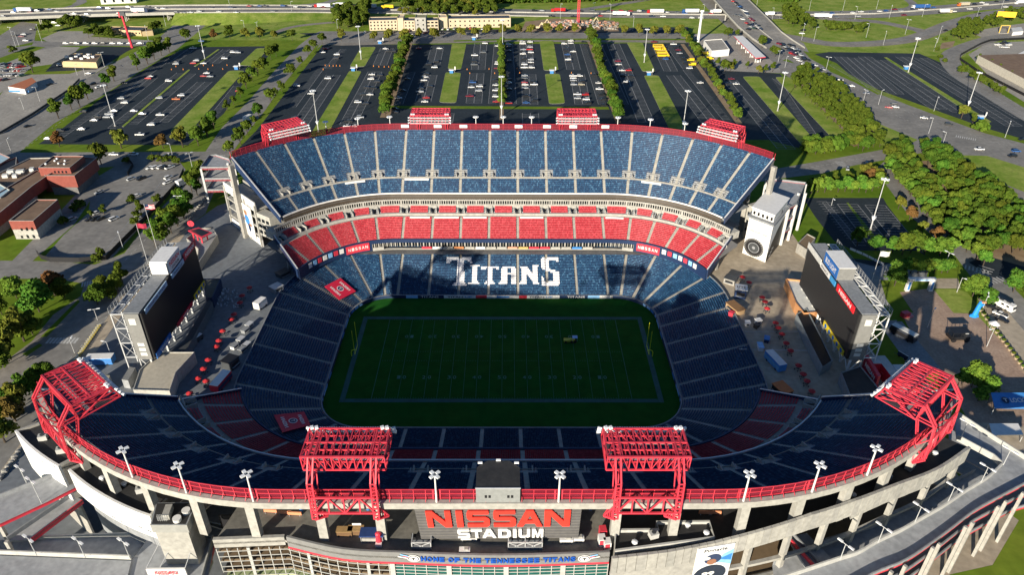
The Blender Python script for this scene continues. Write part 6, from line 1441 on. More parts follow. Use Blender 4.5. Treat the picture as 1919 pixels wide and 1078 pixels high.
# red welcome sign gantry on the terrace at left
x, y = G(378, 432, 6); o = thing('red_gantry', 'red canopy frame with a round red badge on the terrace at the left', 'gantry', (x, y, 3))
mb = MB(); mb.prism([G(352, 432, 7), G(378, 446, 7), G(398, 436, 7), G(372, 426, 7)], 6.7, 7.0, M_red); mb.build('canopy', None, o)
MB().prism([G(357, 432, 7), G(378, 443, 7), G(393, 436, 7), G(372, 429, 7)], 7.0, 7.1, M_black).build('top', None, o)
for px, py in ((362, 440), (370, 444), (378, 449), (388, 443)): a, b = G(px, py, 5); MB().box((a, b, 5), (.5, .5, 4), 0, M_red).build('post', None, o)
MB().tube((x-5, y+2, 8.5), (x-5.0, y+1.7, 8.5), 1.5, n=18).build('round_badge', M_red, o)
# arch, dancer inflatable, stage vehicle on the paver plaza
x, y = G(1722, 540, 0); o = thing('entrance_arch', 'white and blue arch at the head of the paver plaza', 'arch', (x, y, 0))
a, b = g3(1699, 545, 0), g3(1742, 545, 0)
for p in (a, b): MB().box((p.x, p.y, 2.6), (1.6, 1.4, 5.2), 0, M_white).build('pillar', None, o); MB().box((p.x, p.y-.73, 2.6), (.9, .06, 3.6), 0, M_blue).build('blue_stripe', None, o)
MB().box(((a.x+b.x)/2, a.y, 5.5), ((b.x-a.x)+1.6, 1.4, 1.1), 0, M_white).build('crossbar', None, o); MB().box(((a.x+b.x)/2, a.y-.73, 5.5), ((b.x-a.x)*.7, .06, .6), 0, M_bluel).build('blue_stripe', None, o)
x, y = G(1824, 596, 0); o = thing('blue_inflatable', 'tall bright blue inflatable leaning over the plaza edge', 'inflatable', (x, y, 0))
M_ib = P('inflatable_blue', .02, .26, .75, .4)
MB().tube((x, y, 1), (x+.8, y+.4, 6.2), 1.0, .75, 12).ball((x+.9, y+.4, 6.6), .8).ball((x, y, 1), 1.2, sc=(1.6, 1, .7)).build('body', M_ib, o); MB().tube((x+.6, y, 4.8), (x+2.2, y, 6.2), .35, .25).tube((x-.2, y, 1.4), (x-1.8, y, .8), .4, .3).build('arm', M_ib, o); MB().box((x+1.6, y, 7.2), (1.5, .8, .5), 0, P('orange_small', .6, .3, .15, .6)).build('cap', None, o)
x, y = G(1793, 636, 0); o = thing('stage_truck', 'black monster-like equipment trailer parked in the middle of the paver plaza', 'trailer', (x, y, 0))
o['label'] = 'black equipment buggy with frame roof parked mid paver plaza'
MB().box((x, y, 1.5), (7, 3.6, 1.2), .05, M_black).build('body', None, o); mb = MB(); mb.box((x, y, 4), (6.6, 3.8, .15), .05, M_black); [mb.tube((x+a, y+b, 1.5), (x+a, y+b, 4), .1) for a in (-3, 0, 3) for b in (-1.6, 1.6)]; mb.build('roof_frame', M_black, o)
for a in (-2.4, 2.4):
    for b in (-1.9, 1.9): MB().tube((x+a, y+b-.3, .9), (x+a, y+b+.3, .9), .9, n=14).build('wheel', M_black, o)
MB().box((x+3.2, y+.6, 2.6), (1.2, .9, .6), 0, M_lamp).build('lamp_box', None, o)
x, y = G(1695, 594, 0); o = thing('red_tent', 'small red and pink display stand left of the plaza', 'display', (x, y, 0)); MB().box((x, y, 1.2), (3, 2, 2), .3, M_red).build('body', None, o); MB().box((x+2, y, .5), (1.8, 1.6, .8), .3, P('pink_panel', .6, .2, .22, .6)).build('panel', None, o)
x, y = G(1860, 616, 0); o = thing('round_tent', 'small white round top tent on the verge right of the plaza', 'tent', (x, y, 0)); MB().tube((x, y, 2.2), (x, y, 3.4), 2.0, .2, 8).build('canopy', M_white, o); mb = MB(); [mb.tube((x+1.6*math.cos(a), y+1.6*math.sin(a), 0), (x+1.6*math.cos(a), y+1.6*math.sin(a), 2.2), .06) for a in (.4, 1.97, 3.54, 5.1)]; mb.build('legs', M_steel, o)
# sponsor tents bottom right
x, y = G(1905, 755, 3); o = thing('marquee', 'bright blue canopy tent with a round badge, right edge of the picture', 'tent', (x, y, 0))
c4_ = [G(1856, 738, 4), G(1990, 738, 4), G(2000, 764, 3), G(1864, 764, 3)]; mb = MB(); mb.mesh([(*c4_[0], 4.4), (*c4_[1], 4.4), (*c4_[2], 3), (*c4_[3], 3), (*c4_[3], 2.4), (*c4_[2], 2.4)], [(3, 2, 1, 0), (4, 5, 2, 3)], M_blue); mb.build('canopy', P('canopy_sky', .06, .30, .72, .5), o)
for k, (px, py, t_, w_) in enumerate(((1884, 751, None, 0), (1912, 751, 'LOCKER', 6.5))):
    if t_: cx_, cy_ = G(px, py, 3.8); lettering(t_, lambda a, b: (cx_+a, cy_+b*1.0, 3.95+b*.25), w_, 1.7, M_white, parent=o, bold=.02)
    else: cx_, cy_ = G(px, py, 3.8); MB().poly([(cx_+1.2*math.cos(q*PI/8), cy_+1.2*math.sin(q*PI/8), 3.95+.3*math.sin(q*PI/8)) for q in range(16)]).build('round_badge', M_navy, o); lettering('T', lambda a, b: (cx_+a, cy_+b, 4.02+b*.25), 1.3, 1.3, M_white, parent=o, bold=.02)
mb = MB(); [mb.tube((*p, 0), (*p, 3), .1) for p in c4_]; mb.build('poles', M_steel, o)
x, y = G(1880, 804, 2); o = thing('white_canopy', 'flat white canopy below the blue tent, right edge', 'canopy', (x, y, 0))
cw_ = [G(1854, 794, 3), G(1908, 794, 3), G(1918, 815, 3), G(1860, 816, 3)]; MB().prism(cw_, 2.8, 3.0, M_white).build('canopy', None, o); mb = MB(); [mb.tube((*p, 0), (*p, 2.8), .1) for p in cw_]; mb.build('poles', M_steel, o)
# planters and rocks
M_pl = P('planter_tan', .42, .33, .22, .8)
def planter(x, y, lab, grp):
    o = thing('planter', lab, 'planter', (x, y, 0), local=True, group=grp)
    MB().tube((0, 0, 0), (0, 0, .8), .7, 1.0, 10).build('pot', M_pl, o); MB().ball((0, 0, 1.0), .8, 7, 4, (1, 1, .6)).build('plant', M_leaf, o)
    return kids(o)
pl = [(1833+i*(1919-1833)/14, 585+i*(700-585)/14) for i in range(15)]
p0_ = None
for i, (px, py) in enumerate(pl):
    x, y = G(px+4, py-2, 0); lab = 'tan round planter in the row edging the plaza sidewalk at right'
    if p0_ is None: p0_ = planter(x, y, lab, 'row of tan planters along the right sidewalk')
    else: copy_tree(p0_, (x, y, 0), random.random()*6, lab, 'row of tan planters along the right sidewalk')
p0_.location = (*G(pl[0][0]+4, pl[0][1]-2, 0), 0)
M_by = P('bollard_yellow', .55, .45, .12, .7); b0 = None
for i in range(16):
    px, py = 186-i*2.9, 612+i*4.3; x, y = G(px, py, 0); lab = 'low yellow barrier block in the row beside the street at left'
    if b0 is None: b0 = thing('barrier_block', lab, 'barrier', (x, y, 0), .8, local=True, group='yellow barrier blocks beside the left street'); MB().box((0, 0, .4), (1.3, .5, .8), 0, M_by).build('block', None, b0); MB().box((0, 0, .85), (1.1, .4, .1), 0, M_pan).build('cap', None, b0); kids(b0)
    else: copy_tree(b0, (x, y, 0), .8, lab, 'yellow barrier blocks beside the left street')
r0 = None
for i in range(44):
    f = i/43; px, py = (405-f*110, 345+f*145) if i < 22 else (70-(f-.5)*2*70, 800+(f-.5)*2*100); x, y = G(px+random.uniform(-1, 1), py, 0)
    lab = 'pale boulder in the long line below the trees on the left'
    if r0 is None: r0 = tag(MB().ball((0, 0, .35), .75, 7, 5, (1.2, 1, .7)).build('boulder', M_conc), lab, 'boulder', 'boulders lining the trees on the left'); r0.location = (x, y, 0); kids(r0)
    else: copy_tree(r0, (x, y, 0), random.random()*6, lab, 'boulders lining the trees on the left', sc=random.uniform(.7, 1.4))
# the white chairs set out on the left plaza
M_ch = P('chair_white', .5, .55, .6, .6); ch0 = None
for grp_, (cx, cy, w_, h_, k) in (('up', (428, 561, 38, 36, 56)), ('dn', (312, 700+4, 45, 40, 40))):
    for i in range(k):
        px = cx+random.uniform(-.5, .5)*w_; py = cy+random.uniform(-.5, .5)*h_
        if grp_ == 'dn': px = 320+random.uniform(-1, 1)*16; py = 712+random.uniform(-1, 1)*16
        x, y = G(px, py, 0); lab = 'small white chair among those scattered in the %s shadow of the left scoreboard' % ('farther' if grp_ == 'up' else 'nearer')
        g_n = 'white chairs in the scoreboard shadow'+(' (far cluster)' if grp_ == 'up' else ' (near cluster)')
        if ch0 is None:
            ch0 = thing('folding_chair', lab, 'chair', (x, y, 0), local=True, group=g_n); MB().box((0, 0, .45), (.45, .45, .05)).build('seat', M_ch, ch0); MB().box((0, .22, .75), (.45, .05, .5)).build('backrest', M_ch, ch0)
            mb = MB(); [mb.beam((a, b, 0), (a, b, .45), .05) for a in (-.2, .2) for b in (-.2, .2)]; mb.build('frame', M_ch, ch0); kids(ch0)
        else: copy_tree(ch0, (x, y, 0), random.random()*6, lab, g_n)
# ================================================================ TREES
def ordw(i):
    a = 'first second third fourth fifth sixth seventh eighth ninth tenth eleventh twelfth thirteenth fourteenth fifteenth sixteenth seventeenth eighteenth nineteenth'.split()
    if i < 19: return a[i]
    t = {2: 'twent', 3: 'thirt', 4: 'fort', 5: 'fift', 6: 'sixt', 7: 'sevent', 8: 'eight', 9: 'ninet'}; n = i+1
    if n >= 100: return 'hundred-and-'+ordw(n-101) if n > 100 else 'hundredth'
    return t[n//10]+('ieth' if n % 10 == 0 else 'y-'+a[n % 10-1])
def crown_mesh(seed, n, rx, rz, lobes, leaf, mt, base=.0):
    n = int(n*1.6); leaf *= .82
    r = np.random.default_rng(seed)
    L = []
    for k in range(lobes):
        a = r.uniform(0, 2*PI); q = r.uniform(.1, .62); zz = r.uniform(.28, .86)
        L.append((math.cos(a)*q*rx*(1.15-zz*.6), math.sin(a)*q*rx*(1.15-zz*.6), zz*rz, r.uniform(.38, .56)*rx*(1.15-.45*zz)))
    idx = r.integers(0, lobes, n); C = np.array(L)[idx]
    d = r.normal(size=(n, 3)); d /= np.linalg.norm(d, axis=1)[:, None]; d[:, 2] = np.where(d[:, 2] < -.3, -d[:, 2], d[:, 2])
    rad = C[:, 3]*r.uniform(.55, 1.06, n); P_ = C[:, :3]+d*rad[:, None]*np.array([1, 1, .82])
    u = r.normal(size=(n, 3)); nn = d*.9+r.normal(size=(n, 3))*.45; nn /= np.linalg.norm(nn, axis=1)[:, None]
    u -= (u*nn).sum(1)[:, None]*nn; u /= np.linalg.norm(u, axis=1)[:, None]; v = np.cross(nn, u)
    s_ = leaf*r.uniform(.6, 1.3, n)[:, None]
    q = np.stack([P_-u*s_-v*s_*.7, P_+u*s_-v*s_*.8, P_+u*s_*.8+v*s_*.8, P_-u*s_*.7+v*s_*.9], 1)
    Q = Quads(); Q.add(q, 0); o = Q.build('crown', [mt], None); return o
def tree_proto(seed, n, rx, rz, lobes, leaf, mt, trunk=1.6, name='tree', tr=.22):
    o = thing(name, 'x', 'tree', (0, 0, 0), local=True)
    c = crown_mesh(seed, n, rx, rz, lobes, leaf, mt); c.parent = o; c.location = (0, 0, trunk*.55)
    mb = MB().tube((0, 0, 0), (0, 0, trunk+rz*.45), tr, tr*.5, 7)
    for k in range(4): a = k*1.6+seed; mb.tube((0, 0, trunk*.8+k*.3), (math.cos(a)*rx*.5, math.sin(a)*rx*.5, trunk+rz*.5), tr*.5, tr*.2, 5)
    mb.build('trunk', M_bark, o); return kids(o)
TP = {'round': [tree_proto(s_, 900, 4.3, 8.2, 13, .52, M_leaf) for s_ in (1, 2, 3, 4)], 'tall': [tree_proto(s_, 900, 3.0, 7.6, 12, .45, M_leaf) for s_ in (5, 6)],
      'yellow': [tree_proto(s_, 700, 3.1, 5.6, 11, .42, M_leafy) for s_ in (7, 8)], 'bright': [tree_proto(s_, 900, 3.6, 5.6, 12, .45, M_leafb) for s_ in (9, 10)],
      'rust': [tree_proto(11, 700, 3.4, 5.8, 11, .45, M_leafr)], 'bush': [tree_proto(s_, 420, 2.2, 2.6, 8, .36, M_leaf, trunk=.3, name='shrub', tr=.1) for s_ in (12, 13)],
      'big': [tree_proto(s_, 3200, 5.4, 9.5, 22, .42, M_leaf) for s_ in (14, 15)], 'bigb': [tree_proto(16, 3200, 5.2, 9.0, 22, .42, M_leafb)], 'cone': [tree_proto(17, 420, 1.9, 5.0, 9, .32, M_leaf, trunk=.6, tr=.12)]}
used_p = set(); TREES = []
def tree(kind, px, py, sc, label, group=None, z=0, wh=None):
    pr = random.choice(TP[kind]); x, y = wh or G(px, py, z); rz = random.uniform(0, 6.28); sx = sc*random.uniform(.93, 1.07)
    R_ = {'big': 10, 'bigb': 10, 'round': 8.2, 'tall': 7, 'cone': 4, 'bush': 3.6}.get(kind, 6.4)
    TREES.append((R_*sc/(Vector((x, y, 0))-CO).length, pr, x, y, rz, (sx, sx, sc*random.uniform(.92, 1.1)), label, group))
def plant_trees():
    TREES.sort(key=lambda t: -t[0])
    for _, pr, x, y, rz, sc, label, group in TREES[:296]:
        if pr.name not in used_p:
            used_p.add(pr.name); pr.location = (x, y, 0); pr.rotation_euler = (0, 0, rz); pr.scale = sc; pr['label'] = label
            if group: pr['group'] = group
        else: copy_tree(pr, (x, y, 0), rz, label, group, sc=sc)
    Q = Quads(); mts = []; mb = MB()    # the many small distant trees read as one mass
    for _, pr, x, y, rz, sc, label, group in TREES[296:]:
        c = next(k for k in KIDS[pr.name] if k.name.startswith('crown')); me = c.data; m_ = me.materials[0]
        if m_ not in mts: mts.append(m_)
        v = np.empty(len(me.vertices)*3, np.float32); me.vertices.foreach_get('co', v); v = v.reshape(-1, 3)+np.array(c.location); v = v*np.array(sc)
        co, si = math.cos(rz), math.sin(rz); v = np.stack([v[:, 0]*co-v[:, 1]*si+x, v[:, 0]*si+v[:, 1]*co+y, v[:, 2]], 1); Q.add(v.astype(np.float32), mts.index(m_)); mb.tube((x, y, 0), (x, y, 4*sc[2]), .2, .1, 5)
    o = Q.build('distant_tree_crowns', mts, None); o['kind'] = 'stuff'; struct('distant_tree_trunks', mb, M_bark, 'stuff')
    for k in TP.values():
        for pr in k:
            if pr.name not in used_p:
                for c in KIDS[pr.name]: bpy.data.objects.remove(c)
                bpy.data.objects.remove(pr)
def trow(kind, p0, p1, n, sc, desc, group, jit=1.2, from_='the stadium', kinds=None, dz=0):
    a, b = Vector(G(*p0)), Vector(G(*p1))
    for i in range(n):
        p = a.lerp(b, (i+.5)/n)+Vector((random.uniform(-jit, jit), random.uniform(-jit, jit)))
        k = random.choice(kinds) if kinds else kind
        tree(k, 0, 0, sc*random.uniform(.88, 1.12), '%s tree from %s in %s' % (ordw(i), from_, desc), group, wh=tuple(p))
trow('round', (718, 222), (766, 82), 28, 1.18, 'the thick row left of centre', 'thick tree row left of centre', 1.6)
trow('tall', (941, 200), (940, 84), 28, 1.0, 'the narrow central row', 'narrow central tree row', .5, kinds=['bright', 'tall', 'bright'])
trow('round', (1160, 232), (1104, 66), 36, 1.12, 'the thick row right of centre', 'thick tree row right of centre', 1.2, kinds=['round', 'round', 'bright', 'tall'])
trow('tall', (1384, 230), (1278, 66), 21, 1.12, 'the spaced row at the right', 'spaced tree row right', .6, kinds=['bright', 'tall', 'yellow', 'tall'])
def tlist(kind, pts, sc, desc, group, cnt='from the left', kinds=None):
    for i, p in enumerate(pts):
        px, py = p[0], p[1]; k = p[2] if len(p) > 2 else (random.choice(kinds) if kinds else kind)
        tree(k, px, py, 1.22*sc*random.uniform(.9, 1.1)*(p[3] if len(p) > 3 else 1), '%s tree %s in %s' % (ordw(i), cnt, desc), group)
tlist('tall', [(110, 222), (135, 206), (150, 200), (165, 186), (201, 165), (214, 152), (258, 131), (277, 120), (290, 112), (303, 104), (318, 98)], 1.2, 'the row beside the left boulevard', 'trees between boulevard and left car park', kinds=['tall', 'tall', 'round'])
tlist('round', [(112, 275, 'rust'), (190, 308, 'round', 1.25), (228, 278, 'yellow', 1.5), (306, 278, 'rust', 1.1), (343, 276, 'yellow', 1.4), (372, 273), (390, 258), (401, 236)], 1.0, 'the left car park near edge', 'trees along the near edge of the left car park')
tlist('round', [(518, 106), (508, 112), (494, 131), (484, 140), (473, 152), (462, 166), (451, 183, 'tall', .8), (438, 196, 'tall', .75), (426, 207, 'tall', .8), (402, 240, 'tall', 1), (388, 256, 'tall')], .95, 'the strip left of the slanting street', 'trees left of the slanting street', 'from the far end')
tlist('round', [(604, 82), (588, 93), (578, 104), (563, 124, 'tall'), (546, 144), (528, 171, 'tall'), (518, 180, 'tall', .8), (508, 192), (486, 220), (477, 236, 'tall', .8), (464, 253), (451, 271), (432, 290)], .85, 'the strip right of the slanting street', 'trees right of the slanting street', 'from the far end')
tlist('round', [(350, 78), (402, 75, 'rust'), (432, 74), (461, 73, 'yellow', 1.3), (487, 73, 'yellow', 1.3), (514, 74, 'yellow', 1.2), (548, 76)], 1.0, 'the row beyond the left car park', 'trees beyond the left car park')
tlist('yellow', [(640, 76), (702, 77), (730, 78), (760, 78), (787, 75), (813, 76), (863, 70), (889, 70), (915, 68), (942, 67), (970, 65), (996, 65), (1024, 64), (1050, 64), (1076, 64), (1169, 67), (1196, 69), (1224, 69), (1248, 69), (1273, 67)], 1.25, 'the yellowing street row in front of the hotel', 'yellowing street trees at the top')
def wood(poly, n, kinds, sc, desc, group, seed=1, mind=4.5):
    r = random.Random(seed); P_ = [G(*p) for p in poly]; xs = [p[0] for p in P_]; ys = [p[1] for p in P_]; got = []; tries = 0
    while len(got) < n and tries < 9000:
        tries += 1; x, y = r.uniform(min(xs), max(xs)), r.uniform(min(ys), max(ys))
        if not _inpoly(np.array([x]), np.array([y]), P_)[0]: continue
        if any((x-a)**2+(y-b)**2 < mind**2 for a, b in got): continue
        got.append((x, y))
    got.sort(key=lambda p: p[1])
    for i, p in enumerate(got): tree(r.choice(kinds), 0, 0, 1.12*sc*r.uniform(.8, 1.15), '%s tree from the near side in %s' % (ordw(i), desc), group, wh=p)
wood([(1486, 146), (1512, 136), (1540, 150), (1578, 182), (1605, 208), (1650, 262), (1648, 282), (1610, 284), (1590, 262), (1566, 240), (1540, 215), (1515, 190), (1484, 160)], 125, ['round', 'round', 'tall'], .82, 'the dense belt left of the right boulevard', 'dense tree belt left of the right boulevard', 2, 3.8)
wood([(1656, 292), (1684, 278), (1700, 300), (1712, 322), (1745, 352), (1790, 402), (1870, 470), (1840, 492), (1800, 470), (1770, 448), (1735, 410), (1700, 365), (1668, 330)], 130, ['round', 'round', 'tall', 'bright'], .86, 'the near half of the large wood at right', 'large wood at right, near half', 3, 4)
wood([(1718, 284), (1752, 284), (1790, 312), (1812, 336), (1860, 360), (1890, 390), (1935, 430), (1960, 500), (1905, 480), (1880, 468), (1830, 425), (1790, 385), (1760, 345)], 150, ['round', 'round', 'round', 'tall'], .9, 'the far half of the large wood at right', 'large wood at right, far half', 4, 4)
tlist('bright', [(1668, 325), (1677, 333), (1688, 344), (1702, 362), (1716, 373), (1728, 390), (1806, 462), (1830, 488), (1842, 498), (1742, 404)], 1.0, 'the bright fringe of the right wood', 'bright fringe of the wood at right')
wood([(620, 30), (690, 14), (690, 48), (640, 60)], 40, ['round', 'tall'], 1.15, 'the grove left of the hotel', 'grove left of the hotel', 5, 6)
wood([(745, 26), (790, 10), (930, 10), (930, 30), (780, 34)], 54, ['round', 'round', 'yellow'], 1.1, 'the grove behind the hotel', 'grove behind the hotel', 6, 7)
# the solid wood on the far horizon band reads as one mass
MASS_ = 1
def mass(px, n, name, seed, hmax):
    r = np.random.default_rng(seed); P_ = np.array([G(*p) for p in px]); mn, mx = P_.min(0), P_.max(0); Q = Quads(); pts = []
    while len(pts) < n:
        c = r.uniform(mn, mx, (4000, 2)); k = _inpoly(c[:, 0], c[:, 1], [tuple(p) for p in P_]); pts += list(c[k])
    C = np.array(pts[:n]); h = r.uniform(0, 1, n)**.5*hmax*(.7+.3*np.sin(C[:, 0]*.11+C[:, 1]*.07)); nn = r.normal(size=(n, 3)); nn[:, 2] = abs(nn[:, 2])+.4; nn /= np.linalg.norm(nn, axis=1)[:, None]
    u = np.cross(nn, r.normal(size=(n, 3))); u /= np.linalg.norm(u, axis=1)[:, None]; v = np.cross(nn, u); P3 = np.column_stack([C, h]); s_ = r.uniform(.7, 1.5, n)[:, None]
    Q.add(np.stack([P3-u*s_-v*s_, P3+u*s_-v*s_, P3+u*s_+v*s_, P3-u*s_+v*s_], 1), 0); o = Q.build(name, [M_leaf], None); o['kind'] = 'stuff'
mass([(690, -12), (1330, -14), (1320, -2), (1180, 2), (1000, 6), (850, 6), (700, 3)], 42000, 'far_woodland', 1, 12)
mass([(1430, -14), (1500, -12), (1495, 4), (1440, 2)], 6000, 'far_woodland', 2, 10)
wood([(1466, 30), (1480, 22), (1500, 28), (1528, 48), (1520, 58), (1480, 50)], 20, ['round', 'tall'], 1.0, 'the clump inside the ramp loop', 'clump inside the ramp loop', 7, 6)
tlist('bush', [(1548, 55), (1557, 56), (1566, 56), (1575, 56), (1583, 56), (1590, 55), (1605, 62), (1612, 58), (1618, 54)], 2.0, 'the shrub line inside the ramp loop', 'shrubs inside the ramp loop')
wood([(1783, 68), (1800, 50), (1835, 42), (1840, 60), (1826, 72), (1796, 80)], 34, ['round', 'tall'], .85, 'the thicket below the yellow billboard', 'thicket below the yellow billboard', 8, 4.5)
wood([(1840, 38), (1890, 28), (1940, 20), (1930, 34), (1850, 56)], 26, ['round', 'tall'], .8, 'the thicket behind the yellow billboard', 'thicket behind the yellow billboard', 9, 5)
tlist('round', [(1427, 90), (1452, 106), (1446, 100, 'tall', .8), (1364, 72), (1380, 70, 'tall', .8), (1358, 134), (1368, 132, 'yellow'), (1375, 128, 'tall', .7), (1400, 128, 'tall', .6), (1421, 138, 'yellow'), (1434, 136, 'tall', .7), (1447, 134, 'tall', .8), (1345, 124, 'tall', .7)], .9, 'the trees around the petrol station', 'trees around the petrol station')
wood([(115, 52), (126, 44), (152, 46), (150, 56)], 12, ['round'], .9, 'the thicket under the left highway bridge', 'thicket under the left highway bridge', 10, 5)
wood([(165, 72), (180, 62), (216, 66), (210, 76)], 12, ['round'], .85, 'the thicket left of the tan restaurant', 'thicket left of the tan restaurant', 11, 5)
tlist('round', [(62, 136, 'round', 1.9), (78, 64), (92, 60), (288, 62, 'round', 1.1), (298, 60), (25, 98, 'bush', 1.5), (118, 52), (300, 90)], .9, 'the scattered trees of the commercial blocks at left', 'scattered trees at upper left')
tlist('tall', [(1770, 76, 'bush'), (1755, 96, 'bush'), (1762, 110, 'bush'), (1770, 118, 'bush'), (1802, 137, 'bush', 1.5), (1825, 150, 'bush', 1.8), (1838, 156, 'bush', 1.8), (1860, 170, 'bush', 1.7), (1874, 176, 'bush', 1.7), (1801, 222, 'yellow', 1.3), (1822, 232, 'tall', .7), (1836, 247, 'bush', 2)], 1.0, 'the roadside planting at far right', 'roadside planting at the far right')
tlist('cone', [(1833, 116), (1843, 121), (1852, 126), (1861, 131), (1871, 136), (1891, 147)], 1.1, 'the row of conical trees along the warehouse wall', 'conical trees along the warehouse')
tlist('bright', [(1520, 363), (1532, 360), (1545, 361), (1557, 358), (1570, 360), (1583, 359), (1596, 361), (1609, 360), (1622, 361), (1634, 358), (1646, 352), (1540, 349, 'tall', .8), (1562, 346, 'tall', .8), (1590, 345, 'tall', .8)], .95, 'the bright hedge-like row above the lower right car park', 'bright row above the lower right car park')
tlist('bush', [(1512, 287), (1520, 283), (1530, 281), (1541, 279), (1552, 278), (1563, 279), (1574, 275), (1585, 273), (1595, 272), (1528, 289), (1545, 287), (1565, 284), (1590, 268), (1518, 276)], 1.9, 'the shrub band where the narrow car park ends', 'shrub band by the narrow car park')
tlist('yellow', [(1624, 326), (1634, 332), (1644, 338), (1628, 338, 'rust'), (1616, 330), (1683, 392), (1704, 412, 'rust', 1.2), (1726, 438), (1752, 452, 'rust'), (1712, 400, 'yellow', .6)], .85, 'the yellow and rusty trees beside the right parkway', 'yellow and rusty trees beside the right parkway')
tlist('round', [(1606, 460), (1640, 470), (1672, 474), (1706, 474), (1732, 476), (1760, 480), (1776, 478, 'bright'), (1690, 478)], 1.0, 'the row between the lower right car park and plaza', 'trees between the lower right car park and plaza', kinds=['round', 'bright'])
tlist('bright', [(1692, 512), (1706, 512), (1720, 513), (1735, 513), (1750, 512), (1764, 512), (1775, 511)], .8, 'the clipped row above the paver plaza', 'clipped row above the paver plaza')
tlist('bigb', [(1676, 536, 'bigb', 1.0), (1822, 556, 'bigb', .85), (1847, 572, 'bigb', .75), (1898, 548, 'bigb', .7), (1926, 560, 'bigb', .75), (1820, 726, 'bigb', .8), (1846, 738, 'bigb', .6), (1802, 722, 'bright', .8), (1832, 752, 'bright', .7)], 1.0, 'the bright trees standing around the paver plaza', 'bright trees around the paver plaza')
tlist('big', [(74, 585, 'bigb', 1.0), (32, 560, 'bigb', .75), (104, 555, 'rust', 1.5), (122, 560, 'big', .7), (14, 640, 'big', .8), (46, 640, 'yellow', 1.7), (62, 628, 'big', .75), (20, 672, 'yellow', 1.6), (2, 690, 'big', .7), (4, 590, 'big', .7)], 1.0, 'the park clump at the left edge of the picture', 'park clump at the left edge')
tlist('big', [(86, 716, 'big', .6), (66, 728, 'big', .62), (50, 742, 'big', .65), (34, 752, 'big', .6), (20, 776, 'big', .65), (42, 770, 'yellow', 1.3), (4, 800, 'big', .6), (10, 830, 'yellow', 1.2), (30, 790, 'rust', 1.0)], 1.0, 'the street-side clump behind the left corner tower', 'street-side clump behind the left corner tower')
tlist('big', [(184, 572, 'big', .62), (206, 560, 'big', .62), (222, 546, 'big', .6), (196, 548, 'big', .55), (230, 530, 'tall', .9)], 1.0, 'the clump left of the scoreboard back', 'clump left of the scoreboard')
tlist('round', [(374, 347), (360, 360), (370, 366), (340, 384), (354, 392), (330, 404), (345, 410), (312, 428), (322, 438), (300, 446), (333, 424), (292, 462), (310, 456), (380, 335)], .95, 'the tree line between the west street and left plaza', 'tree line between the west street and left plaza', kinds=['round', 'round', 'tall'])
tlist('bush', [(145, 392), (150, 388), (140, 396), (120, 420), (172, 408, 'tall', .5), (195, 402, 'tall', .5), (265, 400, 'tall', .6), (256, 408), (188, 480), (184, 490), (247, 378), (295, 378), (254, 420), (335, 308), (300, 302), (312, 303), (325, 303), (288, 302), (240, 306)], 1.0, 'the low planting of the school car park', 'low planting of the school car park')
plant_trees()
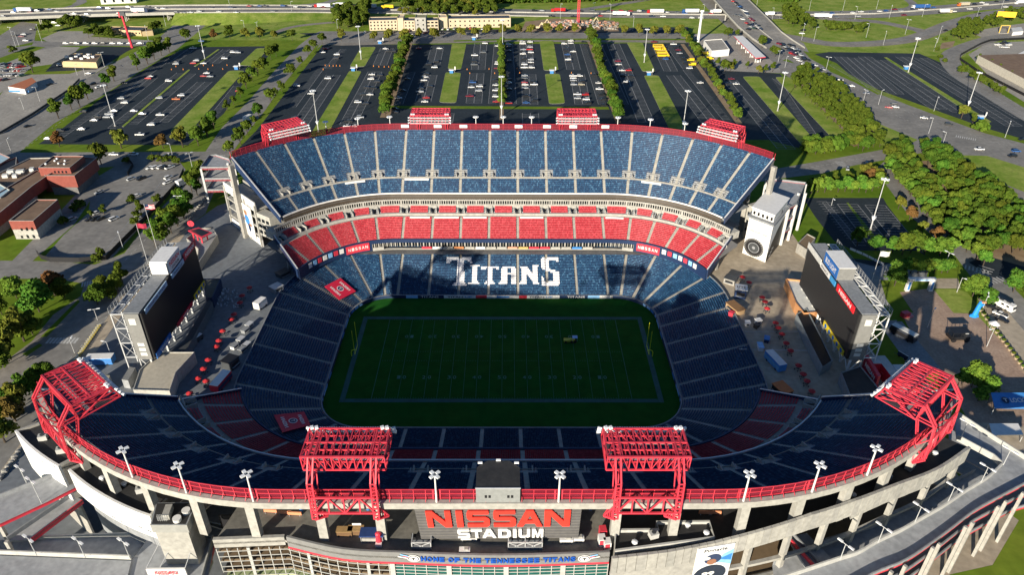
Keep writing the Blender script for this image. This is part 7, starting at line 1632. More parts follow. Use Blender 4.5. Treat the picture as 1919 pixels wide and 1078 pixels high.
# ================================================================ CARS
CC = {'white': (.72, .72, .70), 'silver': (.40, .42, .44), 'grey': (.14, .15, .16), 'black': (.015, .016, .02), 'red': (.42, .02, .02), 'blue': (.03, .10, .30), 'navy': (.02, .035, .08), 'green': (.03, .08, .05), 'beige': (.42, .38, .28), 'yellow': (.75, .5, .02), 'orange': (.55, .15, .04), 'maroon': (.18, .015, .03)}
CM = {k: mat('car_paint_'+k, v, .28, 0, spec=.6) for k, v in CC.items()}
_cp = {}
def extr(mb, prof, w0, w1, mt):
    "side profile (x,z,inset) extruded across the car"
    n = len(prof); vs = [(x, -w0/2+i_, z) for x, z, i_ in prof]+[(x, w0/2-i_, z) for x, z, i_ in prof]
    mb.mesh(vs, [tuple(range(n))[::-1], tuple(range(n, 2*n))]+[(i, (i+1) % n, n+(i+1) % n, n+i) for i in range(n)][::1], mt)
def car_proto(kind, col):
    o = thing({'sedan': 'car', 'suv': 'suv', 'pickup': 'pickup_truck', 'van': 'van'}[kind], 'x', {'sedan': 'car', 'suv': 'suv', 'pickup': 'pickup', 'van': 'van'}[kind], (0, 0, 0), local=True)
    m_ = CM[col]; mb = MB()
    if kind == 'sedan': body = [(-2.3, .3, 0), (2.3, .3, 0), (2.35, .62, .05), (1.2, .85, .08), (-1.6, .9, .08), (-2.3, .82, .05)]; cab = [(1.15, .86, .1), (.45, 1.36, .28), (-1.0, 1.38, .28), (-1.75, .9, .1)]; roof = [(.42, 1.36, .27), (-1.0, 1.38, .27), (-1.0, 1.43, .33), (.38, 1.42, .33)]
    elif kind == 'suv': body = [(-2.35, .35, 0), (2.35, .35, 0), (2.4, .85, .05), (1.3, 1.05, .08), (-2.3, 1.1, .06)]; cab = [(1.25, 1.06, .1), (.65, 1.66, .24), (-2.0, 1.68, .22), (-2.3, 1.1, .08)]; roof = [(.62, 1.66, .23), (-2.0, 1.68, .21), (-1.95, 1.75, .28), (.58, 1.73, .28)]
    elif kind == 'pickup': body = [(-2.8, .4, 0), (2.6, .4, 0), (2.65, .95, .05), (1.5, 1.1, .08), (-2.75, 1.15, .03)]; cab = [(1.4, 1.1, .1), (.8, 1.72, .24), (-.6, 1.74, .24), (-.9, 1.15, .1)]; roof = [(.78, 1.72, .23), (-.6, 1.74, .23), (-.58, 1.8, .28), (.75, 1.79, .28)]
    else: body = [(-2.8, .4, 0), (2.7, .4, 0), (2.75, 1.1, .05), (2.1, 1.3, .06), (1.6, 2.1, .15), (-2.75, 2.15, .12)]; cab = [(2.12, 1.3, .04), (1.65, 2.05, .10), (.9, 2.0, .06), (.9, 1.35, .02)]; roof = [(1.5, 2.1, .2), (-2.7, 2.15, .2), (-2.6, 2.22, .3), (1.4, 2.2, .3)]
    extr(mb, body, 1.82, 1.82, m_); mb.build('body', m_, o)
    extr(q := MB(), cab, 1.82, 1.82, M_glassd); q.build('windows', M_glassd, o); extr(q := MB(), roof, 1.82, 1.82, m_); q.build('roof', m_, o)
    if kind == 'pickup': MB().box((-1.85, 0, 1.16), (1.6, 1.45, .06)).build('bed', M_black, o)
    xw = 1.45 if kind in ('sedan', 'suv') else 1.75
    for a in (-xw, xw):
        for b in (-.82, .82): MB().tube((a, b-.1, .33), (a, b+.1, .33), .34, n=10).build('wheel', M_black, o)
    return kids(o)
def car(px, py, col, rz=0, label='', group=None, kind=None, z=0):
    kind = kind or random.choice(('sedan', 'sedan', 'suv', 'suv', 'pickup') if col not in ('yellow',) else ('van',))
    x, y = G(px, py, (z or 0)+.7); k = (kind, col)
    if z is None: z = float(np.interp(py, [28, 50, 72, 90], [7, 4.3, 1.95, .2]))+.03 if px < 1500 else 0; x, y = G(px, py, z+.7)
    lab = label % (col+' '+{'sedan': 'car', 'suv': 'SUV', 'pickup': 'pickup', 'van': 'van'}[kind]) if '%s' in label else label
    if k not in _cp:
        o = _cp[k] = car_proto(kind, col); o.location = (x, y, z); o.rotation_euler = (0, 0, rz); o['label'] = lab
        if group: o['group'] = group
        return o
    return copy_tree(_cp[k], (x, y, z), rz, lab, group)
cl = {'w': 'white', 's': 'silver', 'k': 'black', 'g': 'grey', 'r': 'red', 'b': 'blue', 'n': 'navy', 'm': 'maroon', 'e': 'beige', 'y': 'yellow', 'o': 'orange', 'G': 'green'}
def cars(lst, ox, oy, sc, desc, group, rz=0, frm='the stadium', kind=None, z=0):
    L_ = sorted(((ox+a/sc, oy+b/sc, c) for a, b, c in lst), key=lambda q: -q[1])
    for i, (px, py, c) in enumerate(L_):
        car(px, py, cl[c], rz+(PI if random.random() < .5 else 0)+random.uniform(-.03, .03), '%s, '+ordw(i)+' from '+frm+' in '+desc, group, kind=kind, z=z)
GRP = 'cars parked in the far car park'
cars([(360,148,'w'),(335,275,'g'),(220,315,'w'),(215,400,'k'),(210,445,'g'),(190,690,'b'),(170,755,'w'),(285,745,'w'),(275,805,'s'),(150,880,'m')], 860, 60, 7.38, 'the double row left of the central trees', GRP)
cars([(535,185,'w'),(540,220,'k'),(540,405,'w'),(535,435,'w'),(525,495,'m'),(505,660,'k'),(510,725,'w'),(510,800,'w'),(510,885,'w'),(515,955,'r')], 860, 60, 7.38, 'the row against the left of the central trees', GRP)
cars([(685,165,'w'),(685,205,'k'),(690,255,'k'),(690,400,'k'),(685,660,'k'),(690,695,'w'),(690,785,'k'),(690,975,'r')], 860, 60, 7.38, 'the row against the right of the central trees', GRP)
cars([(880,130,'w'),(880,155,'w'),(890,235,'s'),(880,265,'k'),(885,295,'w'),(905,365,'k'),(905,440,'w'),(905,485,'w'),(910,595,'s'),(910,630,'g'),(910,690,'r'),(915,722,'w'),(915,765,'s'),(930,880,'k'),(930,970,'b')], 860, 60, 7.38, 'the left half of the busiest double row', GRP)
cars([(985,130,'w'),(985,200,'s'),(980,235,'r'),(995,275,'w'),(995,375,'s'),(995,410,'w'),(1005,485,'w'),(1030,690,'k'),(1040,720,'w'),(1050,940,'k')], 860, 60, 7.38, 'the right half of the busiest double row', GRP)
cars([(1455,155,'w'),(1475,215,'k'),(1485,250,'k'),(1500,305,'b'),(1510,375,'w'),(1525,405,'k'),(1575,600,'w'),(1580,630,'w'),(1585,660,'s'),(1590,720,'s'),(1640,855,'w'),(1640,910,'s'),(1545,115,'w'),(1545,145,'w'),(1580,262,'w'),(1670,600,'w'),(1700,680,'k'),(1695,720,'e'),(1750,860,'r'),(1760,925,'w'),(1785,975,'k')], 860, 60, 7.38, 'the double row right of the lawn strips', GRP)
cars([(1725,130,'k'),(1750,175,'k')], 860, 60, 7.38, 'the far end of the right-hand thick trees', GRP)
cars([(1420,420,'k'),(1443,462,'w'),(1447,497,'w'),(1462,530,'k'),(1467,555,'k'),(1475,590,'k')], 640, 0, 2.994, 'the shade of the right-hand thick trees', GRP)
cars([(1550,340,'m'),(1555,358,'w'),(1575,392,'w'),(1610,392,'r'),(1580,422,'k'),(1625,425,'k'),(1600,455,'w')], 640, 0, 2.994, 'the row right of the thick trees', GRP)
cars([(705,238,'b'),(775,105,'w'),(800,130,'k'),(820,155,'m'),(830,185,'s'),(875,235,'k'),(890,275,'k'),(920,320,'w'),(600,85,'m')], 1100, 60, 4.79, 'the rows near the yellow buses', GRP)
cars([(1015,450,'w')], 1100, 60, 4.79, 'the lone place left of the spaced trees', GRP)
cars([(1298,415,'m'),(1340,460,'w'),(1265,458,'k')], 1100, 60, 4.79, 'the rows right of the spaced trees', GRP)
cars([(1010,178,'y'),(1070,190,'y'),(1105,235,'y'),(930,250,'y'),(945,290,'y')], 1100, 60, 4.79, 'the yellow group by the white store', 'yellow vans by the white store', kind='van')
cars([(248,270,'w'),(262,285,'k'),(290,285,'k'),(170,415,'w'),(215,418,'k'),(165,440,'w'),(200,455,'k'),(140,487,'k'),(180,492,'k'),(120,528,'k'),(160,527,'w'),(92,570,'w'),(135,578,'k'),(105,655,'s'),(40,678,'k'),(30,705,'w'),(80,705,'w')], 640, 0, 2.994, 'the double row left of the thick tree row', GRP)
cars([(433,268,'r'),(550,268,'w'),(490,358,'k'),(530,343,'k'),(522,375,'w'),(475,412,'k'),(470,428,'w'),(463,447,'w'),(495,482,'k'),(445,493,'k'),(440,512,'s'),(475,545,'r'),(467,567,'w')], 640, 0, 2.994, 'the double row right of the thick tree row', GRP)
cars([(320,547,'w'),(345,505,'k'),(370,440,'k'),(300,610,'k'),(300,626,'k')], 640, 0, 2.994, 'the row in the shade of the thick trees', GRP)
cars([(1665,478,'w'),(1745,522,'w'),(1840,437,'w'),(1890,303,'w'),(1885,325,'k'),(1810,290,'w'),(1828,270,'r'),(1655,655,'k')], 0, 0, 2.994, 'the lot right of the slanting street', GRP)
GL = 'cars parked in the left car park'
cars([(1185,515,'r'),(1210,493,'s'),(1500,330,'k'),(1495,352,'s'),(1690,345,'r'),(1725,315,'s'),(1805,345,'w'),(1415,543,'w'),(1805,488,'r'),(1840,455,'w'),(1880,492,'s'),(915,565,'k'),(880,740,'s'),(920,788,'w')], 80, 60, 5.99, 'the far half of the left car park', GL, rz=0)
cars([(1310,735,'s'),(1500,748,'o'),(1555,705,'w'),(800,880,'w'),(750,915,'s'),(1025,880,'w'),(1120,912,'w'),(1320,925,'w'),(720,950,'s'),(575,985,'w'),(620,950,'k'),(455,890,'k'),(1215,1035,'w'),(1845,1035,'w')], 80, 60, 5.99, 'the middle of the left car park', GL)
cars([(455,722,'w'),(785,753,'w'),(270,775,'w'),(340,730,'k'),(1340,507,'r'),(1165,700,'w'),(1125,737,'w'),(848,697,'w'),(1308,290,'w'),(1335,292,'s'),(1260,325,'w'),(1083,268,'w')], 0, 0, 2.994, 'the outer bays of the left car park', GL)
cars([(1130,228,'b')], 0, 0, 2.994, 'the verge beyond the left car park', GL)
GS = 'cars in the school car park'
cars([(1515,235,'w'),(1572,232,'w'),(1628,230,'w'),(1668,232,'k'),(1715,232,'w'),(1325,348,'s'),(1428,345,'k'),(1700,335,'w'),(1690,385,'w'),(1000,482,'s'),(1375,520,'w'),(975,690,'w'),(728,755,'s'),(905,755,'k'),(960,755,'k'),(1015,752,'k'),(1150,752,'w'),(1370,748,'w')], 0, 270, 5.39, 'the school car park', GS, rz=1.0, frm='the near side')
cars([(1150,100,'w'),(1350,100,'w'),(1695,105,'w')], 0, 270, 5.39, 'the street below the left car park', 'cars on the street below the left car park', frm='the near side')
GB = 'cars on the left boulevard'
cars([(1040,938,'k'),(1110,972,'w'),(555,487*0+940,'k')], 0, 0, 5.99, 'the left boulevard', GB, rz=1.0)
cars([(155,705,'k')], 0, 0, 2.994, 'the near stretch of the left boulevard', GB, rz=1.0)
cars([(990,818,'w'),(675,725,'w')], 0, 0, 5.99, 'the lot beside the brown roofed building', 'cars beside the brown roofed building')
cars([(740+i*0, 482, c) if False else (x, 482, c) for x, c in ((740,'w'),(800,'k'),(860,'w'),(965,'w'),(1065,'w'),(1150,'k'),(1265,'w'),(1350,'w'),(1455,'w'),(1565,'w'),(1640,'s'))], 0, 0, 5.99, 'the line along the side street at upper left', 'cars lined along the side street at upper left', frm='the left', kind='suv')
cars([(150,392,'k'),(240,402,'m'),(265,380,'s'),(290,450,'w'),(355,330,'k'),(610,250,'w'),(650,280,'w')], 0, 0, 5.99, 'the junction under the left highway bridge', 'cars at the junction under the left highway bridge')
dl = [(x+random.uniform(-8, 8), y+random.uniform(-4, 4), random.choice('wwwskngGr')) for y, xs in ((720, range(20, 280, 26)), (745, range(30, 270, 30)), (785, range(10, 280, 26)), (840, range(10, 260, 34)), (890, range(10, 90, 34))) for x in xs]
cars(dl, 0, 0, 5.99, 'the packed dealer yard at the left edge', 'cars packed in the dealer yard', rz=.9)
# traffic on the right boulevard
jam = [(640,520,'m'),(690,525,'k'),(720,555,'s'),(740,575,'k'),(770,530,'k'),(800,545,'k'),(815,575,'w'),(760,600,'n'),(785,590,'k'),(810,615,'n'),(840,600,'k'),(855,590,'s'),(790,635,'r'),(820,650,'m'),(850,640,'k'),(870,630,'w'),(850,690,'w'),(885,720,'w'),(905,655,'s'),(930,710,'k'),(940,690,'k'),(990,715,'k'),(945,768,'w'),(1030,790,'k'),(1045,765,'s'),(1075,775,'w'),(1165,825,'s'),(1020,820,'n'),(1225,880,'k'),(1200,900,'w'),(1215,935,'b'),(1310,960,'k'),(1365,960,'k'),(1400,1000,'b'),(1420,1015,'s'),(865,610,'k'),(700,545,'k')]
cars(jam, 1360, 0, 6.4, 'the jam on the right boulevard', 'cars jammed on the right boulevard', rz=-.95, z=None)
up = [(95,12,'r'),(125,30,'k'),(150,60,'k'),(170,75,'b'),(180,95,'k'),(215,115,'s'),(240,130,'w'),(250,155,'n'),(265,175,'s'),(115,170,'g'),(175,185,'g'),(205,225,'w'),(300,215,'m'),(320,240,'m'),(255,270,'r'),(290,295,'k'),(310,315,'s'),(345,275,'k'),(365,300,'s'),(330,330,'G'),(360,335,'k'),(395,330,'w'),(270,345,'k'),(415,345,'n'),(385,305,'k'),(320,290,'n')]
cars(up, 1360, 0, 6.4, 'the queue coming off the right bridge', 'cars queued at the right bridge', rz=-1.0, z=None)
cars([(765,468,'r')], 1360, 0, 6.4, 'the mouth of the ramp at the right boulevard', 'cars on the ramp', rz=0)
cars([(800,345,'r'),(840,320,'k'),(855,342,'w'),(1085,430,'w'),(1285,485,'k'),(380,128,'k'),(408,130,'k'),(430,158,'b'),(500,172,'w'),(620,232,'n')], 1480, 120, 4.31, 'the open stretch of the right boulevard', 'cars on the open right boulevard', rz=-.45)
cars([(1830,700,'b'),(1800,740,'k'),(1880,605,'k'),(1530,685,'w')], 1480, 120, 4.31, 'the street at the right edge', 'cars at the right edge')
cars([(468,840,'s'),(600,815,'k'),(730,880,'k'),(620,800,'n')], 1480, 120, 4.31, 'the short street by the yellow trees', 'cars by the yellow trees', rz=1.2)
cars([(890,377,'k'),(1315,165,'k'),(545,490,'w')], 1640, 0, 6.74, 'the curving ramp', 'cars on the curving ramp', rz=.4)
cars([(1550,560,'w'),(1600,545,'k'),(1640,530,'k'),(1600,585,'w'),(1650,590,'w'),(1690,560,'w'),(1680,540,'n')], 1640, 0, 6.74, 'the yard beside the warehouse', 'cars in the warehouse yard')
cars([(1790,400,'k')], 1640, 260, 3.6, 'the crossing by the wood', 'cars at the crossing')
cars([(800,95,'k'),(845,140,'w'),(860,175,'k')], 1640, 260+380-90, 3.6, 'the kerb behind the motorhome', 'cars behind the motorhome', rz=-.9)
cars([(430,172,'k'),(420,200,'w')], 1300+115, 60-40, 4.79, 'the apron of the petrol station', 'cars at the petrol station')
cars([(x, y, c) for x, y, c in ((905,285,'w'),(960,287,'w'),(1020,282,'s'),(1145,282,'k'),(1185,278,'r'),(1215,275,'n'),(1300,282,'w'),(130,320,'w'),(330,318,'k'),(410,320,'k'),(530,310,'G'),(565,308,'r'),(600,350,'w'),(495,355,'w'),(745,318,'m'),(720,325,'r'),(770,300,'n'),(880,330,'k'),(905,330,'k'),(830,305,'k'))], 660, 0, 5.33, 'the hotel forecourt', 'cars on the hotel forecourt', rz=1.4)
for i, (px, py) in enumerate(((1233, 86), (1236, 91), (1239, 97.5), (1242, 103))):
    x, y = G(px, py, 1); o = thing('yellow_bus', 'yellow bus, %s of four side by side in the far car park' % ordw(i), 'bus', (x, y, 0), group='four yellow buses')
    MB().box((x, y, 1.55), (8.5, 2.4, 2.3), .02, CM['yellow']).build('body', None, o); MB().box((x-.3, y, 2.0), (7.4, 2.44, .6), .02, M_glassd).build('windows', None, o); MB().box((x+4.6, y, 1.0), (1.2, 2.1, 1.1), .02, CM['yellow']).build('bonnet', None, o)
    for a in (-2.8, 3.2):
        for b in (-1.1, 1.1): MB().tube((x+a, y+b-.12, .5), (x+a, y+b+.12, .5), .5, n=10).build('wheel', M_black, o)
# motorhome
x, y = G(1875, 568, 1.5); o = thing('motorhome', 'long white motorhome parked beside the plaza sidewalk', 'motorhome', (x, y, 0), -1.12, local=True)
MB().box((0, 0, 1.9), (10.5, 2.6, 2.6), 0, M_white).build('body', None, o); MB().box((5.4, 0, 1.5), (.5, 2.5, 1.8), 0, M_white).build('nose', None, o); MB().box((5.68, 0, 2.2), (.06, 2.2, 1.0), 0, M_glassd).build('windscreen', None, o)
for a in (-3.5, -1, 1.5, 3.6): MB().box((a, -1.33, 2.3), (1.1, .06, .7), 0, M_glassd).build('window', None, o)
for a, b in ((-3, .3), (0, -.2), (2.6, .4)): MB().box((a, b, 3.3), (1.5, .9, .3), 0, M_darkst).build('roof_vent', None, o)
MB().box((-1, .75, 3.26), (6, .5, .12), 0, M_black).build('awning', None, o)
for a in (-3.2, 3.4):
    for b in (-1.15, 1.15): MB().tube((a, b-.15, .5), (a, b+.15, .5), .5, n=10).build('wheel', M_black, o)
# box truck on the slanting street, and delivery van near the trees
trailer(465, 226, 6, 2.5, 2.8, 1.15, M_white, M_white, 'white box truck on the slanting street behind the stand', 'truck')
trailer(342, 347, 6, 2.4, 2.8, 1.1, M_white, M_white, 'white box truck on the west street beside the tree line', 'truck')
# ================================================================ INTERSTATE
HW = [(-260, 46, 7), (-100, 35, 7), (0, 27, 7), (160, 21.5, 7), (320, 17.5, 7), (430, 17, 7), (520, 17, 4.5), (600, 17.2, 2), (700, 18.5, .25), (800, 20, .25), (1000, 24, .25), (1200, 26.5, .25), (1354, 28, .25), (1437, 28.5, .25), (1550, 27.5, .25), (1640, 26, .25), (1750, 18.5, .25), (1840, 11, .25), (1919, 4, .25), (2060, -9, .25)]
C3 = [Vector((*G(a, b, c), c)) for a, b, c in HW]; path = []
for a, b in zip(C3, C3[1:]): path += [a.lerp(b, k/6) for k in range(6)]
path.append(C3[-1])
def hoff(d): 
    out = []
    for i, p in enumerate(path):
        t = (path[min(i+1, len(path)-1)]-path[max(i-1, 0)]); t.z = 0; t.normalize(); out.append(p+Vector((-t.y, t.x, 0))*d)
    return out
A0_, A1_, B0_, B1_ = hoff(.6), hoff(17), hoff(-.6), hoff(-15)
mb = MB()
for L_, R_ in ((A1_, A0_), (B0_, B1_)):
    for i in range(len(path)-1): mb.poly([R_[i], R_[i+1], L_[i+1], L_[i]], M_road)
struct('interstate_road', mb)
for d, h, lb in ((0, 1.1, 'between the carriageways of the interstate'), (17.3, 1.0, 'along the far side of the interstate bridge'), (-15.3, .9, 'along the near side of the interstate bridge')):
    mb = MB(); q = hoff(d); e = hoff(d+.5)
    for i in range(len(path)-1):
        if d < -1 and 60 < i < 999: continue
        if d > 1 and 42 < i < 999: continue
        zb = -1.6 if (d and path[i].z > 1) else 0
        a, b, c, f = q[i], q[i+1], e[i+1], e[i]
        mb.mesh([a+Vector((0, 0, zb)), b+Vector((0, 0, zb)), c+Vector((0, 0, zb)), f+Vector((0, 0, zb)), a+Vector((0, 0, h)), b+Vector((0, 0, h)), c+Vector((0, 0, h)), f+Vector((0, 0, h))], [(4,5,6,7), (0,1,5,4), (2,3,7,6), (0,3,2,1)], M_cream)
    tag(mb.build('crash_barrier'), 'pale concrete crash barrier '+lb, 'barrier', 'crash barriers of the interstate')
mb = MB(); e1, e2 = hoff(-15.5), hoff(-34); f1, f2 = hoff(17.3), hoff(36)
for i in range(25, len(path)-1):
    if path[i].z < .3: continue
    g_ = lambda v: Vector((v.x, v.y, .03))
    mb.poly([g_(e2[i]), g_(e2[i+1]), e1[i+1], e1[i]], M_lawn); mb.poly([f1[i], f1[i+1], g_(f2[i+1]), g_(f2[i])], M_lawn)
a = path[26]; struct('embankment', mb)
br = thing('highway_bridge', 'concrete highway bridge deck over the left boulevard on round piers', 'bridge', tuple(path[18])); br['_w'] = tuple(path[18])
mb = MB(); 
for L_, R_ in ((A1_, A0_), (B0_, B1_)):
    for i in range(0, 32): mb.mesh([L_[i]-Vector((0, 0, .1)), L_[i+1]-Vector((0, 0, .1)), R_[i+1]-Vector((0, 0, .1)), R_[i]-Vector((0, 0, .1))]+[v-Vector((0, 0, 1.3)) for v in (L_[i], L_[i+1], R_[i+1], R_[i])], [(4,5,6,7), (0,1,5,4), (2,3,7,6)], M_conc)
mb.build('deck', None, br)
for i in (2, 8, 12, 15, 18, 21, 24, 27, 29, 31):
    mb = MB(); 
    for d in (-13, -9, -4, 4, 9, 14): q = hoff(d)[i]; mb.tube((q.x, q.y, 0), (q.x, q.y, 5.8), .55, n=8)
    q1, q2 = hoff(-14)[i], hoff(16)[i]; mb.beam((q1.x, q1.y, 5.3), (q2.x, q2.y, 5.3), 1.0); mb.build('pier', M_cream, br)
# bridge carrying the right boulevard over the interstate
bl = [(1280, -60, 7), (1339, 0, 7), (1362, 26, 7), (1384, 50, 4.2), (1410, 72, 1.8), (1436, 90, .2)]; brr = [(1345, -60, 7), (1403, 0, 7), (1434, 30, 7), (1464, 60, 4.2), (1486, 76, 1.8), (1508, 90, .2)]
Lv = [g3(*p) for p in bl]; Rv = [g3(*p) for p in brr]; b2_ = thing('highway_bridge', 'road bridge with pale parapets carrying traffic over the interstate at right', 'bridge', tuple(Lv[1]))
mb = MB(); 
for i in range(5): mb.mesh([Lv[i], Rv[i], Rv[i+1], Lv[i+1]]+[v-Vector((0, 0, min(1.3, v.z))) for v in (Lv[i], Rv[i], Rv[i+1], Lv[i+1])], [(0,1,2,3), (7,6,5,4), (0,3,7,4), (1,5,6,2)], M_road)
mb.build('deck', None, b2_)
for V_ in (Lv, Rv):
    mb = MB()
    for i in range(5): mb.beam(V_[i]+Vector((0, 0, .3)), V_[i+1]+Vector((0, 0, .3)), .5, 1.4)
    mb.build('parapet', M_cream, b2_)
m_ = [Lv[i].lerp(Rv[i], .5) for i in range(5)]; mb = MB(); [mb.beam(m_[i]+Vector((0, 0, .35)), m_[i+1]+Vector((0, 0, .35)), .4, .7) for i in range(4)]; mb.build('median', M_cream, b2_)
for f in (.15, .95): p, q = Lv[1].lerp(Lv[2], f), Rv[1].lerp(Rv[2], f); mb = MB(); [mb.tube((*p.lerp(q, k/4).xy, 0), (*p.lerp(q, k/4).xy, 5.8), .6, n=8) for k in range(5)]; mb.beam((p.x, p.y, 5.3), (q.x, q.y, 5.3), 1.1); mb.build('pier', M_cream, b2_)
# trucks and cars on the interstate
def lorry(px, py, z, cab, box, L, lab, rz=0, name='lorry'):
    x, y = G(px, py, z+1.5); o = thing(name, lab, 'lorry', (x, y, z), rz, group='lorries on the interstate', local=True)
    MB().box((0, 0, 2.6), (L, 2.6, 2.9), 0, CM.get(box, M_white)).build('trailer_box', None, o); MB().box((-L/2-1.8, 0, 1.9), (2.6, 2.5, 2.9), 0, CM[cab]).build('cab', None, o); MB().box((-L/2-3.12, 0, 2.5), (.06, 2.2, 1.0), 0, M_glassd).build('windscreen', None, o)
    for a in (-L/2-2, -L*.2, L*.35, L*.45):
        for b in (-1.05, 1.05): MB().tube((a, b-.18, .5), (a, b+.18, .5), .5, n=8).build('wheel', M_black, o)
    MB().box((0, 0, 1.0), (L, 1.0, .25), 0, M_darkst).build('chassis', None, o)
for i, (px, py, z_, c, b, L_, r_, lab) in enumerate(((46, 18.5, 7, 'blue', 'white', 13.5, -.03, 'white lorry with blue cab, leftmost on the interstate'), (259, 19.5, 7, 'navy', 'white', 12.5, 3.12, 'white lorry with dark cab above the left boulevard'),
    (607, 11, 1.5, 'red', 'white', 13, 0, 'white lorry with red cab left of the grove'), (642, 9, 1, 'white', 'white', 13, 0, 'white lorry following the red cabbed one'), (697, 12, .3, 'white', 'white', 9, 0, 'white tipper with red front left of the hotel'), (729, 13, .3, 'yellow', 'yellow', 9, 0, 'yellow tanker lorry behind the hotel'),
    (1049, 19, .3, 'red', 'red', 11, 0, 'red lorry right of the hotel'), (1161, 25.5, .3, 'white', 'white', 13.5, 3.14, 'white lorry with white cab in the near lanes'), (1231, 21.5, .3, 'red', 'white', 13.5, 0, 'white lorry with red cab right of the crane mast'), (1297, 21, .3, 'blue', 'white', 13.5, 0, 'white lorry with blue cab near the right bridge'), (1344, 21.5, .3, 'white', 'white', 8, 0, 'short white lorry about to pass under the right bridge'),
    (1539, 29.5, .3, 'white', 'white', 14, 3.14, 'white lorry right of the right bridge'), (1728, 12.5, .3, 'white', 'blue', 16, .1, 'long white and blue lorry on the joining lane'), (1808, 8, .3, 'orange', 'beige', 9.5, .13, 'cream lorry with orange cab at upper right'), (1770, 21, .3, 'beige', 'white', 9, 3.2, 'white lorry in the near lanes at upper right'), (1915, 4, .3, 'white', 'white', 9, .15, 'white lorry cut by the right edge'), (1445, 26, .3, 'white', 'white', 6, 0, 'small white lorry just right of the right bridge'))):
    lorry(px, py, z_, c, b, L_, lab, r_)
hc = []
def zat(px):
    for (a, _, za), (b, _, zb) in zip(HW, HW[1:]):
        if a <= px <= b: return za+(zb-za)*(px-a)/(b-a)
    return .25
rr = random.Random(5); k = 0; HY = lambda px: np.interp(px, [h[0] for h in HW], [h[1] for h in HW])
for px in list(range(5, 690, 17))+list(range(1000, 1350, 15))+list(range(1450, 1919, 13)):
    px += rr.uniform(-6, 6); up_ = rr.random() < .68; py = float(HY(px))+(-rr.choice((3.5, 5.2, 7)) if up_ else rr.choice((3, 5)))
    c = rr.choice('wwwsskkgrbnm'); car(px, py, cl[c], 0.0 if px < 1600 else .12, '%s, '+ordw(k)+' from the left among the cars on the interstate', 'cars on the interstate', z=zat(px)+.02); k += 1
# ================================================================ BUILDINGS BEYOND
M_hotel = mat('hotel_render', (.52, .43, .30), .85, .08, .2); M_brick = mat('red_brick', (.22, .055, .04), .9, 0, .6, col2=(.28, .075, .055), detail=5); M_rb = mat('brown_roof', (.15, .095, .06), .9, 0, .3, col2=(.21, .14, .09), detail=6)
def bfront(o, a, b, depth, z0, z1, wall, roof, rows=0, cols=0, ww=1.2, wh=1.3, par=.6, zr=None):
    a = Vector(a); b = Vector(b); d = (b-a).normalized(); n_ = Vector((-d.y, d.x)); n_ = n_ if n_.y > 0 else -n_; L = (b-a).length; P_ = [a, b, b+n_*depth, a+n_*depth]
    WL = MB().prism([tuple(p) for p in P_], z0, z1, wall).build('wall', None, o); c = sum(P_, Vector((0, 0)))/4
    MB().prism([tuple(c+(p-c)*.97) for p in P_], z1-.02, z1+.1, roof).build('roof', None, o)
    if par: wallpath(MB(), P_+[P_[0]], z1, z1+par, .3, wall).build('parapet', None, o)
    for r in range(rows):
        for k in range(cols):
            p = a+d*(L*(k+.5)/cols); z = z0+(z1-z0)*(r+.5)/rows+.2; MB().box((p.x-n_.x*.03, p.y-n_.y*.03, z), (ww, .12, wh), math.atan2(d.y, d.x), M_glassd).build('window', None, WL)
h = thing('hotel', 'long three storey cream hotel with grey flat roofs beyond the car park', 'hotel', (*G(820, 56, 0), 0))
bfront(h, G(693, 57), G(745, 56), 13, 0, 8.5, M_hotel, M_darkst, 3, 8); bfront(h, G(746, 57), G(757, 57), 14, 0, 10.5, M_hotel, M_hotel)
bfront(h, G(758, 57.5), G(778, 57.5), 12, 0, 8.5, M_hotel, M_darkst, 3, 3); bfront(h, G(779, 58.5), G(799, 58.5), 14, 0, 11.5, M_cream, P('roof_olive2', .22, .22, .12, .8), 3, 2); bfront(h, G(800, 57.5), G(822, 57), 12, 0, 8.5, M_hotel, M_darkst, 3, 3, 2.2)
bfront(h, G(824, 53.5), G(839, 53), 12, 0, 9.5, M_hotel, M_hotel); bfront(h, G(840, 52), G(957, 50.5), 14, 0, 7.6, M_hotel, M_darkst, 2, 13)
st_ = thing('petrol_station_canopy', 'long white petrol station canopy edged in red', 'canopy', (*G(1405, 95, 0), 0)); cp_ = [G(1375.5, 67, 5.4), G(1392, 66.5, 5.4), G(1435, 106, 5.4), G(1416, 108, 5.4)]
MB().prism(cp_, 4.7, 5.4, M_red, M_white).build('roof', None, st_)
for f in (.08, .3, .5, .7, .92):
    for e in (.25, .75): p = Vector(cp_[0]).lerp(Vector(cp_[3]), f).lerp(Vector(cp_[1]).lerp(Vector(cp_[2]), f), e); MB().box((p.x, p.y, 2.4), (.5, .5, 4.7), 0, M_white).build('column', None, st_)
    p = Vector(cp_[0]).lerp(Vector(cp_[3]), f).lerp(Vector(cp_[1]).lerp(Vector(cp_[2]), f), .5); MB().box((p.x, p.y, .8), (1.6, .8, 1.6), 0, M_whites).build('pump', None, st_)
sheet('petrol_forecourt', [(1300, 64), (1360, 62), (1395, 62), (1462, 130), (1462, 137), (1350, 132), (1340, 122)], M_gravel, .048)
block('petrol_store', 'white walled store with rough grey roof beside the petrol station', 'building', [(1319, 76), (1353, 73.5), (1367, 93), (1334, 96)], 0, 4.8, M_white, M_gravel, parapet=.6)
block('brown_roof_building', 'low cream building with brown roof and white roof units at upper left', 'building', [(115, 115), (139, 100), (190, 102), (180, 117)], 0, 4.2, P('cream_wall', .50, .40, .22, .8), M_rb, parapet=.3)
